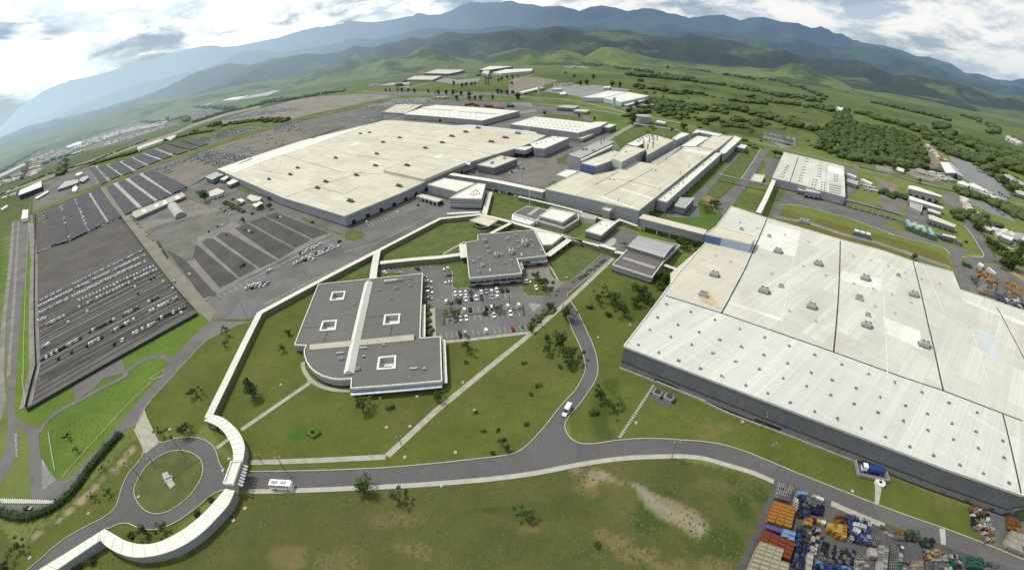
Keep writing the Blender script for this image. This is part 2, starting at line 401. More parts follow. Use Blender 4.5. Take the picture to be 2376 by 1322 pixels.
def trail(sp, wpx, col, amt, edge, seed):
    """worn strip along points of the full sheet; wpx = half width in sheet units"""
    p = P('F '+sp); q = [at('F', float(w.split(',')[0])+wpx, float(w.split(',')[1])) for w in sp.split()]; n = fbm(X, Y, 11, 5, seed); D = np.full(X.shape, 9e9)
    for k in range(len(p)-1):
        ax_, ay_ = p[k]; bx, by = p[k+1]; L2 = (bx-ax_)**2+(by-ay_)**2; t = np.clip(((X-ax_)*(bx-ax_)+(Y-ay_)*(by-ay_))/L2, 0, 1)
        r = dist(p[k], q[k])*(1-t)+dist(p[k+1], q[k+1])*t; D = np.minimum(D, np.hypot(X-ax_-t*(bx-ax_), Y-ay_-t*(by-ay_))/r)
    setc(np.clip((1.0-D+(n-.5)*edge*2)*1.8, 0, 1)*amt, col)
trail('1335,1082 1380,1105 1440,1118 1490,1145 1540,1180 1590,1210 1625,1232', 20, DIRT, .6, 2.2, 6)
trail('1400,1098 1450,1112 1490,1136 1530,1172 1580,1204 1620,1228', 9, GRAV, .85, 1.8, 7)
trail('1395,1240 1450,1262 1500,1290 1530,1318', 14, STRAW, .6, 1.3, 27); trail('1330,1085 1350,1130 1380,1140', 16, STRAW, .5, 1.3, 28); trail('1590,1130 1640,1120 1700,1135', 12, STRAW, .35, 1.4, 29)
blob('1440,1255,38,.4 1490,1285,45,.4 1550,1310,40,.3 1660,1320,60,.4', STRAW, .7, 1.2, 8)
blob('800,1310,110,.4 960,1280,35,.5 930,1270,22,.5 1240,1230,22,.4 900,1200,70,.3 680,1300,60,.4', STRAW, .5, 1.3, 9)
blob('300,1045,18,1.0 285,1070,16,1.0 262,1092,18,.9 240,1110,16,.9 220,1130,17,.8 205,1145,16,.8 190,1160,14,.7 160,1185,10,.7 140,1205,7,.7 86,1238,10,1 78,1248,8,1', DIRT, .85, 1.1, 10)
blob('215,980,14,.5 375,1130,40,.8', STRAW, .35, 1.2, 11)
blob('700,1005,42,.5', [.050, .125, .016], .8, .5, 12)
blob('1400,950,34,1.2 1420,905,20,1.2 1390,1000,30,.8', [.045, .075, .018], .8, .9, 13)
blob('1480,680,60,.6 1440,700,40,.6 1530,660,30,.8 1500,720,50,.6', [.058, .09, .02], .6, .9, 14)
blob('2200,1170,50,.5 2160,1130,40,.4 2260,1200,30,.5 1700,990,40,.3 1640,1000,60,.3', STRAW, .4, 1.4, 15)
blob('1660,475,24,.9', [.28, .20, .115], .8, .7, 16)
blob('2060,470,40,.5 2040,510,40,.4 2100,430,40,.4', [.17, .16, .075], .5, 1.0, 17)
blob('2350,640,34,.9 2380,660,40,1', [.28, .22, .12], .8, .8, 18)
blob('1060,800,30,1.4 960,950,60,.6 1150,900,60,.7 1250,850,50,.8 620,850,40,1.2', OLIVE, .5, 1.2, 19)
# open country: scrub darker belts and lighter pastures
R_ = np.hypot(X, Y); fld = R_ > 620
sc1 = fbm(X, Y, 70, 4, 41)
SCR = mask_poly(P('F 1450,300 1500,200 1600,165 1930,250 1960,270 1890,350 1720,315'))
setc(SCR*.5, [.072, .105, .033]); setc(np.clip((sc1-.50)*8, 0, 1)*SCR*.8, [.046, .068, .026]); setc(np.clip((fbm(X, Y, 24, 3, 47)-.60)*9, 0, 1)*SCR*.6, [.12, .155, .045])
setc(np.clip((fbm(X, Y, 200, 3, 44)-.55)*8, 0, 1)*fld*.6, [.12, .165, .05])
vel = ((X.ravel(), Y.ravel()))
me = bpy.data.meshes.new('ground'); V = np.zeros((nx*ny, 3)); V[:, 0] = X.ravel(); V[:, 1] = Y.ravel()
idx = np.arange(nx*ny).reshape(ny, nx); Q = np.stack([idx[:-1, :-1], idx[:-1, 1:], idx[1:, 1:], idx[1:, :-1]], -1).reshape(-1, 4)
me.vertices.add(len(V)); me.vertices.foreach_set('co', V.ravel()); me.loops.add(Q.size); me.loops.foreach_set('vertex_index', Q.ravel())
me.polygons.add(len(Q)); me.polygons.foreach_set('loop_start', np.arange(0, Q.size, 4)); me.polygons.foreach_set('loop_total', np.full(len(Q), 4))
me.update(); ca = me.color_attributes.new('cover', 'FLOAT_COLOR', 'POINT'); ca.data.foreach_set('color', C.reshape(-1, 4).ravel())
M = Mat('grassland', .95, 0, .1); at_ = M.n('ShaderNodeAttribute'); at_.attribute_name = 'cover'; wv = M.co('World')
k1 = M.noise(wv, .045, 5, .65, .3, .7); k2 = M.noise(wv, .35, 4, .7, .3, .7); k3 = M.noise(wv, 1.6, 3, .7, .3, .7)
dk = M.mix(1.0, at_.outputs['Color'], (.66, .68, .62), 'MULTIPLY'); lt = M.mix(1.0, at_.outputs['Color'], (1.38, 1.27, 1.25), 'MULTIPLY')
k4 = M.noise(wv, .12, 5, .75, .46, .60); k5 = M.noise(wv, .55, 4, .75, .58, .70); k6 = M.noise(wv, .8, 3, .7, .62, .72)
c_ = M.mix(k1, dk, lt, k=.85); c_ = M.mix(k2, c_, dk, k=.5); c_ = M.mix(k3, c_, lt, k=.25)
brn = M.mix(1.0, at_.outputs['Color'], (1.45, .98, 1.05), 'MULTIPLY'); c_ = M.mix(k4, c_, brn, k=.17); dk2 = M.mix(1.0, at_.outputs['Color'], (.42, .52, .42), 'MULTIPLY'); c_ = M.mix(k5, c_, dk2, k=.55); c_ = M.mix(k6, c_, (.20, .19, .09), k=.45)
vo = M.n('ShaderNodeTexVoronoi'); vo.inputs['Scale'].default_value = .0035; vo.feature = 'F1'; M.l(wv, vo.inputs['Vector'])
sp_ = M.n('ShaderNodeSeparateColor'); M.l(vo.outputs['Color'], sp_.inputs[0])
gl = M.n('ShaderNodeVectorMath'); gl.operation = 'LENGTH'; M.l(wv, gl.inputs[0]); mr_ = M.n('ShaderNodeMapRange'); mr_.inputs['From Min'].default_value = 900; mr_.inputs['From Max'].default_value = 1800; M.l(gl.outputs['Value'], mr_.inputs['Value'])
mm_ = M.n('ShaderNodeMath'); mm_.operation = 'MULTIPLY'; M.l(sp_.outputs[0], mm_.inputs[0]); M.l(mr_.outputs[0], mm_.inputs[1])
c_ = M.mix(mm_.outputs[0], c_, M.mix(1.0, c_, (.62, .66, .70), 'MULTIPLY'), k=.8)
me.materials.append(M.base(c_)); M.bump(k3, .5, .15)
go = bpy.data.objects.new('ground', me); COL.objects.link(go); tag(go, kind='structure')

# ------------------------------------------------------------------ hills and mountains
def elev_profile(spec):
    out = []
    for t, x, y in spec:
        ox, oy, s = SH[t]; d = ray(ox+x/s, oy+y/s); out.append((math.atan2(d[0], d[1]), d[2]/math.hypot(d[0], d[1])))
    out.sort(); return np.array(out)
def spec(s):
    o = []; t = None
    for w in s.split():
        if ',' not in w: t = w; continue
        x, y = w.split(','); o.append((t, float(x), float(y)))
    return o
def terrain(name, prof, D, w_in, w_out, r0, r1, nr, mat, amp, nsc, seed, az0=-80, az1=80, na=1000, lac=2.1):
    az = np.radians(np.linspace(az0, az1, na)); rr = np.linspace(r0, r1, nr)
    te = np.interp(az, prof[:, 0], prof[:, 1]); Hh = CAM_H+D*te
    Hh = np.maximum(Hh, 2)
    V = []; Z = np.zeros((nr, na))
    for k, a in enumerate(az):
        ca_, sa_ = math.sin(a), math.cos(a)
        wob = mnoise.noise(Vector((a*14, seed, 0)))*.22*D*.25
        for i, r in enumerate(rr):
            x, y = r*ca_, r*sa_
            u = (r-D-wob*min(1, abs(r-D)/600.0)); f = math.exp(-(u/(w_in if u < 0 else w_out))**2)
            nz = mnoise.ridged_multi_fractal(Vector((x/nsc+seed, y/nsc, seed*.3)), 1.0, lac, 5, .9, 2.0)-1.0
            edge = min(1.0, (r-r0)/(.18*(r1-r0)), (r1-r)/(.1*(r1-r0)))
            calm = 1-.8*math.exp(-(u/(w_in*.35))**2)
            Z[i, k] = Hh[k]*f*edge+amp*nz*calm*edge*min(1, f*2.2+.08)*min(1, Hh[k]/150)-4*(1-edge)-1
            V.append((x, y, 0))
    V = np.array(V).reshape(na, nr, 3).transpose(1, 0, 2).copy(); V[..., 2] = Z
    idx = np.arange(nr*na).reshape(nr, na); Q = np.stack([idx[:-1, :-1], idx[1:, :-1], idx[1:, 1:], idx[:-1, 1:]], -1).reshape(-1, 4)
    o = mesh_obj(name, V.reshape(-1, 3), [tuple(q) for q in Q.tolist()], mat, smooth_=True)
    return tag(o, kind='structure')
def hill_mat(name, grass, forest, sc, bias):
    M = Mat(name, .95, 0, .1); v = M.co('World'); n1 = M.noise(v, sc, 6, .62, bias, bias+.07); n2 = M.noise(v, sc*6, 4, .6, .35, .65); n3 = M.noise(v, sc*.35, 3, .5, .4, .6)
    c = M.mix(n1, grass, forest); c = M.mix(n2, c, scale_c(forest, .8), k=.35); c = M.mix(n3, c, scale_c(forest, .9), k=.5); return M.base(c)
HN = hill_mat('hill_cover', (.098, .125, .045), (.030, .040, .026), .0013, .40)  # cloud shadow over the near hills is put into the dark forest tone
HM = hill_mat('mountain_cover', (.055, .085, .04), (.02, .034, .024), .0007, .46)
HL = hill_mat('low_hill_cover', (.135, .172, .050), (.052, .070, .032), .0021, .50)
near = elev_profile(spec('a -1200,1600 -300,1050 200,860 700,740 1000,650 1180,575 1300,510 1450,465 1570,432 1700,445 1850,402 2050,375 2200,362 2340,335 b 60,300 180,312 350,282 450,252 560,266 700,216 800,226 950,216 1050,202 1180,186 1300,200 1420,180 1530,196 1650,216 1800,206 1920,201 2050,242 2200,262 2300,245 c 60,225 150,240 300,270 430,295 560,320 700,335 860,378 1000,395 1100,400 1300,440 1450,510 1600,505 1700,522 1850,546 2000,592 2200,650 2340,655 2700,820'))
terrain('hills', near, 5200, 1250, 900, 2700, 7600, 62, HN, 120, 900, 3.3, -82, 72, 1100)
low = elev_profile(spec('a -600,1200 300,930 900,740 1500,610 2000,520 2340,430 b 0,395 150,400 260,375 330,395 430,380 520,325 600,325 700,350 800,385 950,385 1050,360 1180,330 1270,335 1350,365 1430,340 1500,332 1570,350 1640,385 1750,320 1830,320 1950,350 2100,400 2300,420 c 100,430 300,455 500,460 650,470 750,420 860,430 960,500 1200,600 1450,660 1700,740 2000,830 2340,940 2700,1090'))
terrain('hills', low, 3300, 420, 500, 2300, 4300, 40, HL, 62, 380, 8.1, -82, 72, 900)
mount = elev_profile(spec('a -900,1400 -300,1000 0,870 100,760 200,690 300,620 400,570 550,520 700,480 850,440 1000,415 1150,370 1300,335 1600,300 2000,235 2340,170 b 0,152 200,140 400,115 560,112 640,100 720,70 780,40 850,16 930,22 1000,15 1060,12 1100,0 1140,-4 1180,12 1280,20 1350,42 1480,46 1600,76 1680,50 1750,36 1830,50 1950,80 2100,75 2200,100 2330,112 c 60,118 200,105 300,90 420,122 480,105 580,100 700,135 800,150 900,190 960,190 1050,230 1180,280 1330,322 1400,326 1500,350 1620,400 1700,395 1850,432 1950,500 2050,512 2150,545 2250,560 2340,540 2700,700'))
terrain('mountains', mount, 15500, 3600, 2500, 8200, 20000, 62, HM, 420, 3000, 5.7, -84, 74, 1100)
mid = elev_profile(spec('a -900,1500 0,990 600,690 1000,560 1400,470 1550,400 1650,345 1800,335 1900,350 2050,330 2340,285 b 0,262 120,255 200,262 400,225 520,195 620,185 760,190 900,200 1100,180 1300,195 1500,175 1620,185 1700,165 1850,190 2000,205 2200,210 2340,215 c 100,215 250,225 330,240 450,235 560,232 680,260 800,255 950,310 1100,320 1250,325 1500,370 1680,440 1900,510 2100,560 2340,600 2700,800'))
terrain('hills', mid, 9300, 1500, 1300, 6800, 11800, 44, HM, 150, 1300, 2.2, -84, 74, 900)
# ------------------------------------------------------------------ roads, yards, paths, markings
def asphalt_mat(name, c, patch=.25, blot=.04):
    M = Mat(name, .9, 0, .15); v = M.co('World'); n1 = M.noise(v, blot, 5, .6, .35, .68); n2 = M.noise(v, .9, 3, .6, .35, .65)
    col = M.mix(n1, scale_c(c, 1-patch), scale_c(c, 1+patch*.6)); col = M.mix(n2, col, scale_c(c, .8), k=.3)
    vo = M.n('ShaderNodeTexVoronoi'); vo.feature = 'DISTANCE_TO_EDGE'; vo.inputs['Scale'].default_value = .11; M.l(v, vo.inputs['Vector']); cr = M.n('ShaderNodeMapRange'); cr.inputs['From Min'].default_value = .012; cr.inputs['From Max'].default_value = 0; M.l(vo.outputs['Distance'], cr.inputs['Value'])
    col = M.mix(cr.outputs[0], col, scale_c(c, .5), k=.55); st = M.noise(v, .22, 4, .7, .62, .72); col = M.mix(st, col, scale_c(c, .55), k=.5)
    pt = M.n('ShaderNodeTexVoronoi'); pt.inputs['Scale'].default_value = .06; M.l(v, pt.inputs['Vector']); ps = M.n('ShaderNodeSeparateColor'); M.l(pt.outputs['Color'], ps.inputs[0]); pr = M.n('ShaderNodeMapRange'); pr.inputs['From Min'].default_value = .72; pr.inputs['From Max'].default_value = .76; M.l(ps.outputs[0], pr.inputs['Value'])
    col = M.mix(pr.outputs[0], col, scale_c(c, 1.22), k=.35); return M.base(col)
ASPH = asphalt_mat('road_asphalt', (.108, .104, .102), .12)
ASPH_O = asphalt_mat('old_asphalt', (.135, .13, .124), .22)
YARD = asphalt_mat('yard_paving', (.138, .134, .126), .30, .03)
YARD_L = asphalt_mat('lane_concrete', (.20, .19, .155), .15, .05)
BLOCK = asphalt_mat('parking_block', (.078, .073, .067), .25, .06)
GRAVEL = asphalt_mat('gravel_lane', (.21, .20, .17), .3, .08)
BROWN = asphalt_mat('brown_yard', (.165, .15, .122), .2, .02)
KERB_M = plain('kerb_stone', (.40, .385, .28), .9, 0, .12, .5, 'World')
def kerb(pts, w=.32, name='kerb'): tag(G().ribbon(pts, w, 0, .32).obj(name, KERB_M), kind='structure')

yard = P('d 453,0 F 453,719') ; yard = P('F 484,748 490,741 577,741 604,733 690,680 800,617 878,580 930,550 1021,507 1060,504 1125,498 1150,440 1230,470 1275,430 1262,440 1330,380 1440,345 1400,290 1300,240 1180,215 870,215 700,250 560,300 470,330 380,365 335,390 236,433 300,507 361,563 420,630 472,690')
sheet('yard', yard, .022, YARD)
# front road, junction and roundabout (one asphalt sheet)
r_up = P('h 0,638 300,624 600,598 900,565') + smooth(P('h 900,565 1050,548 1150,530 1215,495 1275,440 1370,335 1480,195 1570,100 1625,0 e 1640,1240 1622,1150 1590,1070 1550,985 1515,890'), 4)
r_jn = smooth(P('e 1540,790 1590,870 1640,975 1690,1085 1718,1180 1726,1260 1712,1322 h 1680,80 1610,180 1545,255 1508,310 1500,350 1520,400 1560,440 1620,462 1720,460 1850,440 2000,428 2150,428 2300,438 i 150,446 300,470 450,515 560,560 630,588 830,672 1090,775 1340,873 1600,968 1810,1040 2100,1150 2350,1252'), 4)
r_lo = smooth(P('i 2350,1345 2100,1262 1900,1190 1700,1112 1500,1040 1310,968 1050,862 830,775 660,712 500,650 320,593 150,550 0,538 h 2150,540 1950,548 1750,568 1550,600 1300,650 1000,690 700,716 400,737 0,756'), 4)
gate_up = P('g 1700,652'); gate_lo = P('g 1700,775')
ext = [(r_jn[-1][0]*1.45, r_jn[-1][1]*.88), (r_lo[0][0]*1.45, r_lo[0][1]*.72)]
rb_up = smooth(P('g 1535,648 1500,600 1480,535 1462,490 1430,458 1380,432 1300,416 1200,426 1130,450 1092,450 1062,415 1030,345 1000,280 982,225'), 4)
rb_lf = smooth(P('g 915,365 945,425 975,490 976,535 940,590 880,660 845,730 820,800 800,870 765,920 700,968 560,1040 400,1140 200,1312 20,1420'), 4)
rb_dn = smooth(P('g 120,1462 420,1260 700,1055 745,1040 800,1012 870,1005 950,1035 1050,1048 1150,1020 1250,965 1350,890 1430,822 1490,788 1535,776'), 4)
main = gate_up[::-1]*0 + r_up + r_jn + ext + r_lo + gate_lo + rb_dn[::-1] + rb_lf[::-1] + rb_up[::-1] + gate_up
sheet('road', main, .03, ASPH)
kerb(gate_up+r_up); kerb(r_jn); kerb(rb_up); kerb(rb_lf); kerb(rb_dn)
isl = smooth(P('g 917,765 950,690 1003,612 1080,550 1160,516 1240,508 1310,525 1360,560 1384,612 1380,670 1350,740 1290,820 1220,880 1140,925 1062,940 990,916 940,862 918,812'), 3, True)
GRASS_I = plain('island_grass', (.085, .098, .027), .95, 0, .25, .12, 'World')
sheet('traffic_island', isl, .07, GRASS_I); kerb(isl+[isl[0]], .3)
sheet('island_path', G().v or P('g 1355,565 1368,575 1180,705 1168,692'), .11, plain('clipped_hedge_strip', (.05, .062, .02)))
sheet('island_path', P('g 1105,665 1140,650 1165,695 1195,740 1160,768 1140,735 1110,690'), .11, CONC_L)
sheet('road', P('g 915,366 985,225 1000,282 1062,415 1092,448 1040,490 990,530 972,488 945,425'), .05, CONC)
# road to the yards
lk_l = smooth(P('g 660,500 790,352 950,170 1090,2 d 1140,1222 1250,1100 1345,1000 1432,925'), 3); lk_r = smooth(P('d 1720,930 1630,950 1500,1010 1400,1068 1290,1180 1160,1322 g 1060,130 1000,205 978,240 930,330 850,372'), 3)
sheet('road', lk_l+lk_r, .045, ASPH_O)
kerb(lk_r[:-2], .25)
# footways
strip('pavement', smooth(P('i 645,722 500,660 320,605 150,560 0,548 h 2150,550 1950,558 1750,580 1550,613 1300,662 1000,702 700,728 400,749 0,768 g 1690,788'), 3), 1.9, CONC_L, .12)
strip('pavement', smooth(P('i 1035,868 1200,940 1400,1022'), 3), 2.2, CONC, .12)
for s_, w_ in (('e 1830,498 1520,790 1270,1010 900,1310 h 620,240 290,545', 2.6), ('g 1705,590 h 0,566 280,552', 2.3), ('e 690,1068 960,1040 1262,1003', 2.0),
               ('g 2112,48 1645,368', 2.2), ('g 1560,430 1478,492', 2.0), ('l 690,360 560,435 400,525', 1.8), ('l 1835,660 1900,760 1965,880', 1.0),
               ('m 255,560 250,950', 3.0), ('k 330,860 370,830', 3.0)):
    strip('path', P(s_), w_, CONC, .1)
strip('path', smooth(P('k 250,590 270,700 350,820 470,905 620,955 760,972 900,975'), 4), 2.0, CONC, .1)
pth = P('h 2105,62 1868,425')
for k in range(24):
    a = lerp(pth[0], pth[1], k/24); b = lerp(pth[0], pth[1], (k+.62)/24)
    if k % 1 == 0: strip('path', [a, b], 1.1, CONC_L, .08)
sheet('path', P('i 1335,735 1385,735 1358,880 1332,872'), .12, CONC_L)
sheet('road_marking', P('i 1770,1040 1812,1040 1818,1150 1785,1145'), .05, CONC_L)

# service roads at the far left edge
sheet('road', smooth(P('g 45,0 55,200 52,400 30,520 -60,700 -300,900'), 3)+smooth(P('g -250,1020 0,745 85,610 118,500 128,400 100,262 110,0 d 150,800 185,500 205,230'), 3)+P('d 90,240 60,420 50,800'), .03, ASPH_O)
sheet('road', smooth(P('g 95,300 190,425 202,560 205,700 215,830 245,852 330,848 430,800 500,745 555,665 660,520 760,405'), 3)+smooth(P('g 800,360 690,470 560,615 480,692 425,716 380,692 318,625 280,555 266,410 280,375 230,345 150,320 108,262'), 3), .04, ASPH_O)
sheet('road', smooth(P('g -300,905 -100,880 0,872 150,885 260,880 400,835 420,850 300,905 180,925 0,912 -100,920 -300,960'), 2), .035, ASPH_O)
strip('road', smooth(P('g 262,395 310,322 400,240 500,188 700,80 850,5 d 860,1270 980,1195 1075,1165 1130,1175 1165,1215'), 3), 3.2, ASPH_O)
sheet('road', P('d 830,1185 865,1275 700,1322 g 640,90 520,165 495,75 d 640,1290'), .045, ASPH_O)
zig = G()
for k in range(26):
    p0 = lerp(at('g', 0, 835), at('g', 395, 850), k/26); p1 = lerp(at('g', 22, 868), at('g', 412, 872), k/26); zig.ribbon([p0, p1], .5, .30)
for k in range(20):
    p0 = lerp(at('g', 290, 575), at('g', 290, 790), k/20); p1 = lerp(at('g', 300, 590), at('g', 385, 715), k/20); zig.ribbon([p0, p1], .25, .30)
for k in range(12):
    p0 = lerp(at('g', 100, 400), at('g', 112, 560), k/12); p1 = lerp(at('g', 120, 400), at('g', 125, 560), k/12); zig.ribbon([p0, p1], .35, .30)
tag(zig.obj('road_marking', PAINT_W), kind='structure')
for s_ in ('g 330,385 350,510 374,640', 'g 1065,15 890,175 735,345 600,490 425,690', 'd 160,1322 175,700 200,200 205,120', 'g 150,0 175,210', 'd 1130,1250 1020,1322 g 1120,0'):
    kerb(smooth(P(s_), 3), .3)
# rail / road strips beyond the left verge
strip('path', smooth(P('g -60,420 20,200 d 10,1322 30,900 75,500 90,250'), 3), 3.5, GRAVEL)
strip('path', smooth(P('g 60,0 d 88,900 110,560 125,300 130,250'), 3), 2.4, GRAVEL)

# ---- main paved yards
lot = P('F 82,497 228,432 289,512 374,627 453,719 460,727 255,842 65,952 64,930 85,850 83,600')
# parking lot with close parking rows
ax = lot_ang = math.atan2(*(np.array(at('d', 970, 445))-np.array(at('d', 255, 780)))[::-1])
M = Mat('lot_paving', .9, 0, .15); vv = M.co('World', (1, 1, 1), 0)
rot = M.n('ShaderNodeMapping'); rot.inputs['Rotation'].default_value = (0, 0, -lot_ang); M.l(vv, rot.inputs[0])
wv_ = M.n('ShaderNodeTexWave'); wv_.wave_type = 'BANDS'; wv_.bands_direction = 'Y'; wv_.inputs['Scale'].default_value = .31/5.6*1.0; wv_.inputs['Distortion'].default_value = .0; M.l(rot.outputs[0], wv_.inputs['Vector'])
n_ = M.noise(vv, .05, 4, .6, .35, .65); rampv = M.n('ShaderNodeMapRange'); rampv.inputs['From Min'].default_value = .55; rampv.inputs['From Max'].default_value = .95; M.l(wv_.outputs['Fac'], rampv.inputs['Value'])
c_ = M.mix(n_, (.092, .083, .072), (.125, .114, .10)); LOTM = M.base(M.mix(rampv.outputs[0], c_, (.042, .043, .043), k=.9))
sheet('parking_lot', lot, .035, LOTM)
strip('parking_lot', P('F 66,948 255,838 458,724'), 6, asphalt_mat('lot_edge', (.11, .115, .11)))
for k, s_ in enumerate(('d 255,1040 1110,590', 'd 258,1062 1130,612', 'd 262,1120 1160,655', 'd 262,1150 1180,682', 'd 266,1240 1235,745', 'd 268,1262 1250,768', 'd 275,1312 1290,800', 'd 300,1322 1300,830', 'd 252,905 1060,545', 'd 250,985 1090,580', 'd 330,1322 1310,848')):
    strip('yard', P(s_), (3.4, 2.0, 1.4)[k % 3], plain('row_gutter', (.040, .043, .043), .9, 0, .3, .3, 'World') if k == 0 else bpy.data.materials['row_gutter'])
for s_ in ('d 250,1010 1095,592', 'd 262,1092 1150,640', 'd 268,1215 1215,720', 'd 245,1050 1120,600'): strip('yard', P(s_), .5, CONC)
for s_ in ('F 70,500 80,600 82,850 60,945',): strip('yard', P(s_), 7, GRAVEL)
lane = smooth(P('F 205,375 228,430 289,512 340,580 385,640 443,706 487,748'), 3); 
sheet('road', lane+smooth(P('F 504,722 473,695 422,634 389,597 361,563 303,501 243,430 212,372'), 3), .05, YARD_L)
# top-left block yard
sheet('yard', P('F 80,498 82,470 110,445 206,378 236,430 228,434'), .03, GRAVEL)
sheet('yard', P('y 440,1240 460,1050 600,830 1215,595 1330,890 560,1230'), .03, YARD)
blocks = ['d 1140,445 1235,480 1475,745 1390,775', 'd 1265,430 1300,408 1345,410 1620,640 1500,700', 'd 1375,390 1410,366 1450,365 1750,570 1635,630', 'd 1475,350 1510,325 1560,325 1890,515 1770,565',
          'd 1600,295 1690,265 2010,440 1900,505', 'd 1700,255 1800,215 2120,375 2015,430', 'd 1810,210 1880,185 2240,330 2130,365', 'd 1070,370 1480,190 1560,245 1150,430']
sheet('parking_lot', P('d 1060,365 1480,185 1570,245 1650,275 1880,178 2262,340 1385,795 1150,455'), .04, asphalt_mat('lot_aisle', (.190, .182, .160), .2, .06))
for b_ in blocks: sheet('parking_lot', offset(ccw(P(b_)), .15), .045, BLOCK)
sheet('yard', P('z 450,920 600,850 1500,640 1000,480 860,560 1000,680 900,740 340,790'), .04, asphalt_mat('hangar_apron', (.185, .175, .145)))
sheet('yard', P('z 1170,1000 1100,1322 1000,1322 640,1100 600,1010 1430,680 1600,770 1600,820'), .038, asphalt_mat('worn_yard', (.14, .135, .118), .25, .05))
sheet('yard', P('A 1330,860 2350,620 2350,860 1900,960 1750,1020 900,980'), .03, BROWN)
sheet('yard', P('A 380,1240 860,1120 1210,1240 1150,1322 z 1430,90 1050,320 570,80'), .035, BROWN)
sheet('yard', P('A 1000,700 1500,480 1900,400 2350,280 w 0,520 420,540 200,620 0,660 A 2200,560 1700,600 1300,650'), .03, asphalt_mat('far_yard', (.20, .185, .155), .25, .02))
sheet('verge', P('y 440,1235 930,1035 1330,865 1500,795 1700,708 2000,595 2350,475 A 850,985 1250,845 1700,715 2350,540 w 300,583')+P('w 300,625 0,700 A 2350,595 1750,765 1300,905 900,1045 y 2350,540 2010,660 1750,770 1550,850 1400,910 940,1090 460,1295'), .06, plain('verge_grass', (.098, .118, .030), .95, 0, .3, .02, 'World'))
LGAP = asphalt_mat('service_gap', (.38, .38, .36), .2, .1)
for s_ in ('z 5,278 80,252 430,585 345,605', 'z 170,218 240,193 660,498 585,520', 'z 355,148 425,122 840,398 785,420', 'y 1275,632 1330,615 1520,795 1465,828', 'y 1445,608 1500,590 1700,732 1640,748', 'y 1625,563 1680,548 1875,662 1815,692', 'y 1790,508 1840,494 2050,598 1990,612', 'y 1945,452 1995,435 2240,520 2175,538', 'y 2105,392 2150,376 2350,448 2350,482',
           'd 402,147 430,135 484,370 460,380', 'd 502,102 528,90 618,303 592,314', 'd 597,60 622,50 748,243 722,254'): sheet('path', P(s_), .06, LGAP)
# courts around the walkways and staff car park
park = P('e 230,545 340,575 480,560 620,550 700,560 735,610 735,690 760,708 840,700 1200,680 1225,740 1300,757 1400,742 1425,720 1500,760 1520,740 1560,700 1830,500 1750,470 1540,655 1460,652 1400,600 1390,520 1210,520 1210,560') 
sheet('parking_lot', P('e 232,560 330,580 610,545 700,560 722,575 735,610 735,690 762,706 840,700 1212,680 1225,735 1260,757 1330,757 1420,740 1426,722 1500,662 1560,640 1750,470 1830,492 1590,690 1522,735 1520,760 1480,810 1400,850 1280,930 1235,965 1250,990 1180,1010 690,1058 650,1050 620,1035 612,835 540,790 530,612 380,600 240,600'), .035, ASPH_O)
sheet('yard', P('e 1212,560 1390,520 1400,620 1440,645 1500,662 1425,722 1340,650 1290,640 1215,650'), .045, plain('forecourt_paving', (.20, .185, .15), .9, 0, .2, .3, 'World'))
sheet('traffic_island', smooth(P('e 1222,735 1232,720 1290,722 1400,712 1427,725 1410,740 1310,757 1250,752'), 3, True), .09, GRASS_I)
sheet('lawn', P('e 620,550 722,560 735,615 735,690 760,706 848,700 845,640 828,520'), .05, plain('court_grass', (.082, .115, .028), .95, 0, .2, .2, 'World'))
kerb(smooth(P('e 700,562 722,572 735,612 735,690 762,706 845,702'), 3), .25); kerb(smooth(P('e 1225,730 1240,750 1310,758 1400,746 1428,724'), 3), .25)
kerb(smooth(P('e 1395,600 1430,645 1480,658 1530,655 1570,630 1755,470'), 3), .25); kerb(smooth(P('e 1522,760 1520,740 1590,685 1800,520'), 2), .25)
mk = G()
def mkr(pts, w):
    for a, b in zip(pts, pts[1:]): mk.ribbon([a, b], w, max(zat(*a), zat(*b), zat(*lerp(a, b, .5)))+.03)
def stalls(a, b, n, c, ww=.16):
    """n+1 stall lines from base line a-b, each reaching vector towards c-a"""
    vx, vy = c[0]-a[0], c[1]-a[1]
    for k in range(n+1):
        p = lerp(a, b, k/n); mk.ribbon([p, (p[0]+vx, p[1]+vy)], ww, zat(*p)+.03)
Pm = lambda x, y: at('m', x, y)
stalls(Pm(385, 975), Pm(1545, 862), 16, Pm(370, 905)); stalls(Pm(455, 770), Pm(1520, 660), 14, Pm(450, 700)); stalls(Pm(440, 650), Pm(1480, 560), 14, Pm(435, 590))
stalls(Pm(540, 480), Pm(1330, 420), 11, Pm(525, 360)); stalls(Pm(275, 200), Pm(275, 450), 4, Pm(150, 200)); 
for k in range(9):
    a = lerp(at('l', 120, 640), at('l', -180, 700), k/8)
for k in range(6):
    mkr([lerp(Pm(1570, 510), Pm(1630, 620), k/6), lerp(Pm(1600, 490), Pm(1750, 510), (k+.4)/6)], .35)
mkr([Pm(285, 550), Pm(295, 950)], .35)
stalls(at('e', 245, 590), at('e', 590, 560), 11, at('e', 230, 566))
# dashes beside the long covered walkway and on the yard
for a, b, n, c in ((at('d', 1790, 810), at('d', 2240, 590), 9, at('d', 1850, 795)), (at('d', 1480, 745), at('d', 1790, 620), 8, at('d', 1500, 762)), (at('e', 150, 260), at('e', 600, 85), 22, at('e', 175, 285)), (at('d', 1385, 780), at('d', 2260, 345), 0 or 1, at('d', 1385, 780))):
    stalls(a, b, n, c, .2)
mkr(P('d 1390,780 1800,600 2250,370'), .4); mkr(P('e 0,455 200,400 400,300 600,200'), .25); mkr(P('d 1800,812 2240,592'), .2)
tag(mk.obj('road_marking', PAINT_W), kind='structure')
